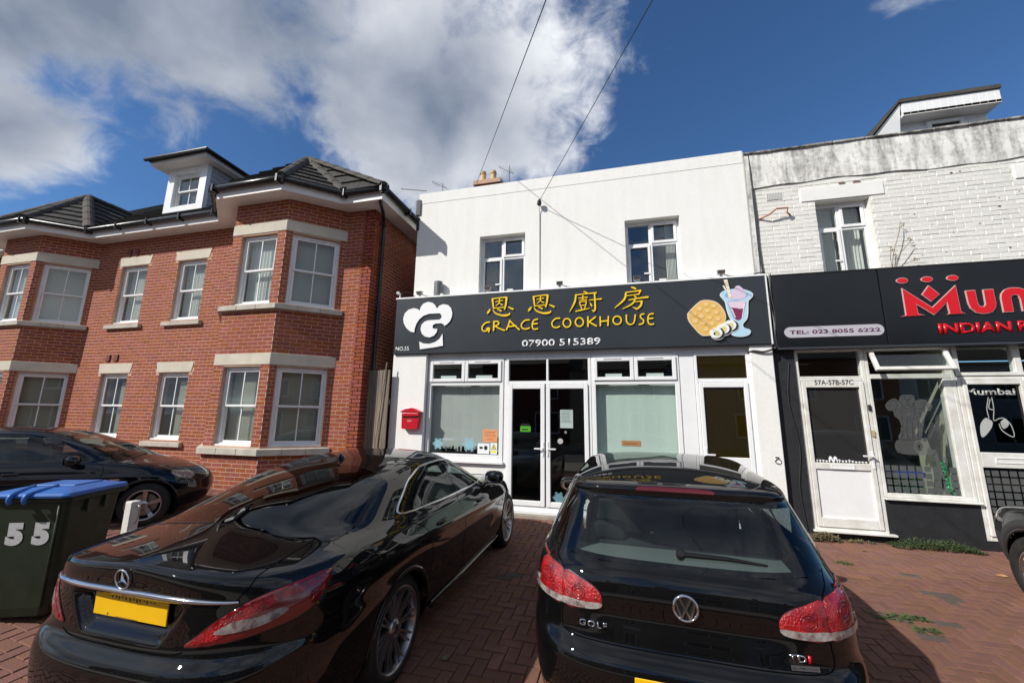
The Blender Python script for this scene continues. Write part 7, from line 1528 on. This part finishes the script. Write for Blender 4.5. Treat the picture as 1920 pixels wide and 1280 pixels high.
# ---- dark hatchback by the brick house, seen from its side
_h = Vector((math.cos(R_(42)), math.sin(R_(42)))); _w = Vector((-6.20, -3.0))-_h*3.42*.91+Vector((-_h.y, _h.x))*.82*.91; PCX, PCY = _w
PC = place('parked_car', 'dark navy hatchback parked beside the brick house behind the wheelie bin', PCX, PCY, R_(-90+42), gzv=gz(-3.0, -5.97)+.02, pitch=0.0); PC.matrix_world = PC.matrix_world @ Matrix.Scale(.91, 4)
rows = [
 (.35, .19, .70, .19, 3.78, .19, 2.0, 3.2, 7, 2.0, 4.5), (.12, .21, .82, .22, 3.98, .21, 2.0, 3.2, 7, 2.0, 4.5), (.03, .34, .868, .36, 4.08, .34, 2.0, 3.2, 7, 2.0, 4.5), (.0, .50, .885, .52, 4.12, .48, 2.0, 3.2, 7, 2.0, 4.5), (.03, .64, .888, .66, 4.10, .60, 2.0, 3.2, 7, 2.0, 4.5), (.06, .78, .880, .78, 4.03, .69, 2.0, 3.2, 7, 2.0, 4.5), (.10, .90, .862, .88, 3.87, .78, 2.0, 3.2, 7, 2.0, 4.5), (.16, .99, .842, .935, 3.58, .88, 2.0, 3.2, 7, 2.1, 4.5), (.19, 1.02, .822, .955, 3.30, .955, 2.0, 3.2, 7, 2.1, 4.5),
 (.32, 1.16, .745, 1.13, 2.95, 1.12, 1.8, 3.2, 7, 2.8, 4.5), (.52, 1.32, .655, 1.29, 2.50, 1.30, 1.55, 3.4, 5, 2.8, 4.2), (.60, 1.365, .61, 1.345, 2.28, 1.365, 1.5, 3.4, 4.5, 2.8, 4), (.78, 1.40, .52, 1.385, 2.05, 1.40, 1.45, 3, 4, 2.8, 3.6), (1.1, 1.428, .32, 1.42, 1.75, 1.428, 1.42, 2.6, 3, 2.6, 3), (1.4, 1.437, 0, 1.437, 1.42, 1.437, 1.41, 2.2, 2.2, 2.2, 2.2)]
def dz_pc(x, y, z): return x+np.sign(x)*(.012*np.exp(-((z-.74-.02*(2.6-y))/.03)**2)*sstep(.4, .9, y)*(1-sstep(3.3, 3.8, y))), y, z
C = Car(rows, dz_pc); C.setup(PC, 360, 8)
C.arch(.80, .315, .36, 'car_navy'); C.arch(3.42, .315, .36, 'car_navy')
for sd in ('s', 'l'):
    sg = 1 if sd == 's' else -1
    for spec in ([(sd, .68, 1.04), (sd, 1.0, .985), (sd, 1.55, .965), (sd, 1.55, 1.18), (sd, 1.55, 1.315), (sd, 1.15, 1.315), (sd, .90, 1.27), (sd, .76, 1.16)], [(sd, 1.64, .965), (sd, 2.3, .965), (sd, 2.72, .968), (sd, 2.66, 1.06), (sd, 2.46, 1.19), (sd, 2.28, 1.285), (sd, 2.0, 1.312), (sd, 1.64, 1.315)], [(sd, 2.80, .975), (sd, 3.02, .982), (sd, 2.92, 1.03), (sd, 2.80, 1.075)]):
        C.patch(C.path(spec, 3, True), .003, 'glass_car', 'side_window', thick=.004, hole=.015)
    for pts in ([(sd, 1.60, 1.32), (sd, 1.60, .9), (sd, 1.62, .3)], [(sd, 2.76, .96), (sd, 2.90, .7), (sd, 2.88, .32)]): C.ribbon(C.path(pts, 8), .006, .0012, 'gap', 'door_gap')
    for y in (1.02, 2.02): C.lump(*C.find(sd, y, .82), (.1, .022, .03), 'car_navy', 'door_handle')
    side_mirror(C, sg, 2.62, .985, .84, 'car_navy'); wheel(C, sg, .80, .315, .215, .868, 'five', 'alloy_mid'); wheel(C, sg, 3.42, .315, .215, .820, 'five', 'alloy_mid')
    hl = C.path([(sd, 3.66, .775), (sd, 3.78, .765), (sd, 3.88, .725), (sd, 3.92, .665), (sd, 3.84, .645), (sd, 3.74, .69), (sd, 3.67, .74)], 3, True); C.patch(hl, .004, 'lamp_clear', 'headlamp', thick=.012, du=.012, dt=.1)
    f = C.frame(*C.find(sd, 3.07, .70)); mb = MB(); mb.prism([f.P(a*.05, b*.008, .004) for a, b in ((-1, -1), (1, -1), (1, 1), (-1, 1))], [f.P(a*.05, b*.008, 0) for a, b in ((-1, -1), (1, -1), (1, 1), (-1, 1))]); build('wing_badge', mb, 'chrome', PC)
C.patch(C.path(sym([('f', .0001, .99), ('f', .4, .99), ('f', .66, .99), ('f', .62, 1.12), ('f', .53, 1.27), ('f', .3, 1.335), ('f', .0001, 1.345)]), 3, True), .003, 'glass_car', 'windscreen', thick=.004, hole=.015)
C.patch(C.path(sym([('r', .0001, 1.04), ('r', .5, 1.05), ('r', .62, 1.12), ('r', .54, 1.30), ('r', .0001, 1.32)]), 3, True), .003, 'glass_dark', 'rear_window', thick=.004)
cabin(C, (.4, 2.1, 1.2, 2.75), .96, .75, col=mat('seat_beige', (.30, .27, .22), .8), roof=1.37)
mb = MB(); f = C.frame(*C.find('f', .35, .935)); mb.tube([C.frame(*C.find('f', .55, .965), .012).o, C.frame(*C.find('f', .15, 1.0), .015).o], .008, 6); build('wiper_arm', mb, 'trim_black', PC)
C.body('body', 'car_navy')

# ---- front corner of a grey off-roader
SV = place('offroad_car', 'dark grey off-road car with black plastic arches in front of the restaurant door', 4.71, -5.16, 0.0)
rows = [
 (.3, .26, .76, .26, 3.75, .26, 2.0, 3.4, 8, 3, 6), (.1, .30, .86, .30, 3.92, .30, 2.0, 3.4, 8, 3, 6), (.0, .48, .90, .48, 4.02, .46, 2.0, 3.4, 8, 3, 6), (.0, .66, .905, .66, 4.04, .62, 2.0, 3.4, 8, 3, 6), (.03, .80, .90, .80, 3.99, .74, 2.0, 3.4, 8, 3, 6), (.06, .92, .89, .91, 3.90, .82, 2.0, 3.4, 8, 3, 6), (.08, 1.0, .87, .96, 3.68, .885, 2.0, 3.4, 8, 3, 6), (.10, 1.05, .85, 1.0, 3.15, .97, 2.0, 3.4, 8, 3, 6), (.13, 1.08, .83, 1.03, 3.02, 1.03, 2.0, 3.4, 8, 3, 6),
 (.25, 1.3, .76, 1.28, 2.6, 1.33, 1.7, 3.6, 7, 3, 5), (.36, 1.54, .66, 1.52, 2.2, 1.56, 1.4, 3.6, 6, 3, 5), (.5, 1.60, .58, 1.58, 1.98, 1.60, 1.3, 3.4, 5, 3, 4), (.9, 1.64, .35, 1.635, 1.7, 1.64, 1.3, 2.6, 3, 2.6, 3), (1.28, 1.65, 0, 1.65, 1.32, 1.65, 1.3, 2.2, 2.2, 2.2, 2.2)]
C = Car(rows); C.setup(SV, 320, 8)
C.arch(.72, .345, .40, 'car_grey'); C.arch(3.16, .345, .40, 'car_grey')
for sd in ('s', 'l'):
    sg = 1 if sd == 's' else -1
    for spec in ([(sd, .55, 1.10), (sd, 1.40, 1.06), (sd, 1.40, 1.50), (sd, .75, 1.50)], [(sd, 1.5, 1.06), (sd, 2.72, 1.05), (sd, 2.22, 1.46), (sd, 2.0, 1.51), (sd, 1.5, 1.51)]): C.patch(C.path(spec, 3, True), .003, 'glass_car', 'side_window', thick=.004, hole=.015)
    for yw in (.72, 3.16):
        o = C.path([(sd, yw+.445*math.cos(a), .345+.445*math.sin(a)) for a in np.linspace(R_(-12), R_(192), 30)], 2); C.ribbon(o, .085, .004, mat('arch_plastic', (.035, .036, .037), .6, spec=.4), 'arch_trim', th=.014)
        wheel(C, sg, yw, .345, .215, .885, 'five', 'alloy')
    hl = C.path([(sd, 3.60, .84), (sd, 3.74, .845), ('f', .66*sg, .83), ('f', .60*sg, .745), (sd, 3.82, .70), (sd, 3.70, .72)], 3, True); C.patch(hl, .005, 'lamp_clear', 'headlamp', thick=.014, du=.012, dt=.1)
    side_mirror(C, sg, 2.55, 1.08, .86, 'car_grey')
o = C.path(sym([('f', .0001, .60), ('f', .5, .60), ('f', .80, .62)])+[], 5)
lb = C.path([('s', 3.60, .60), ('f', .78, .62), ('f', .4, .61), ('f', .0001, .61), ('f', -.4, .61), ('f', -.78, .62), ('l', 3.60, .60), ('l', 3.60, .34), ('f', -.78, .32), ('f', 0.0, .31), ('f', .78, .32), ('s', 3.60, .34)], 4, True); C.patch(lb, .004, MATS['arch_plastic'], 'bumper', thick=.01)
C.patch(C.path(sym([('f', .0001, 1.06), ('f', .4, 1.06), ('f', .70, 1.06), ('f', .58, 1.45), ('f', .0001, 1.52)]), 3, True), .003, 'glass_car', 'windscreen', thick=.004, hole=.015)
cabin(C, (.4, 1.9, 1.0, 2.5), 1.0, .75, roof=1.55)
C.body('body', 'car_grey')
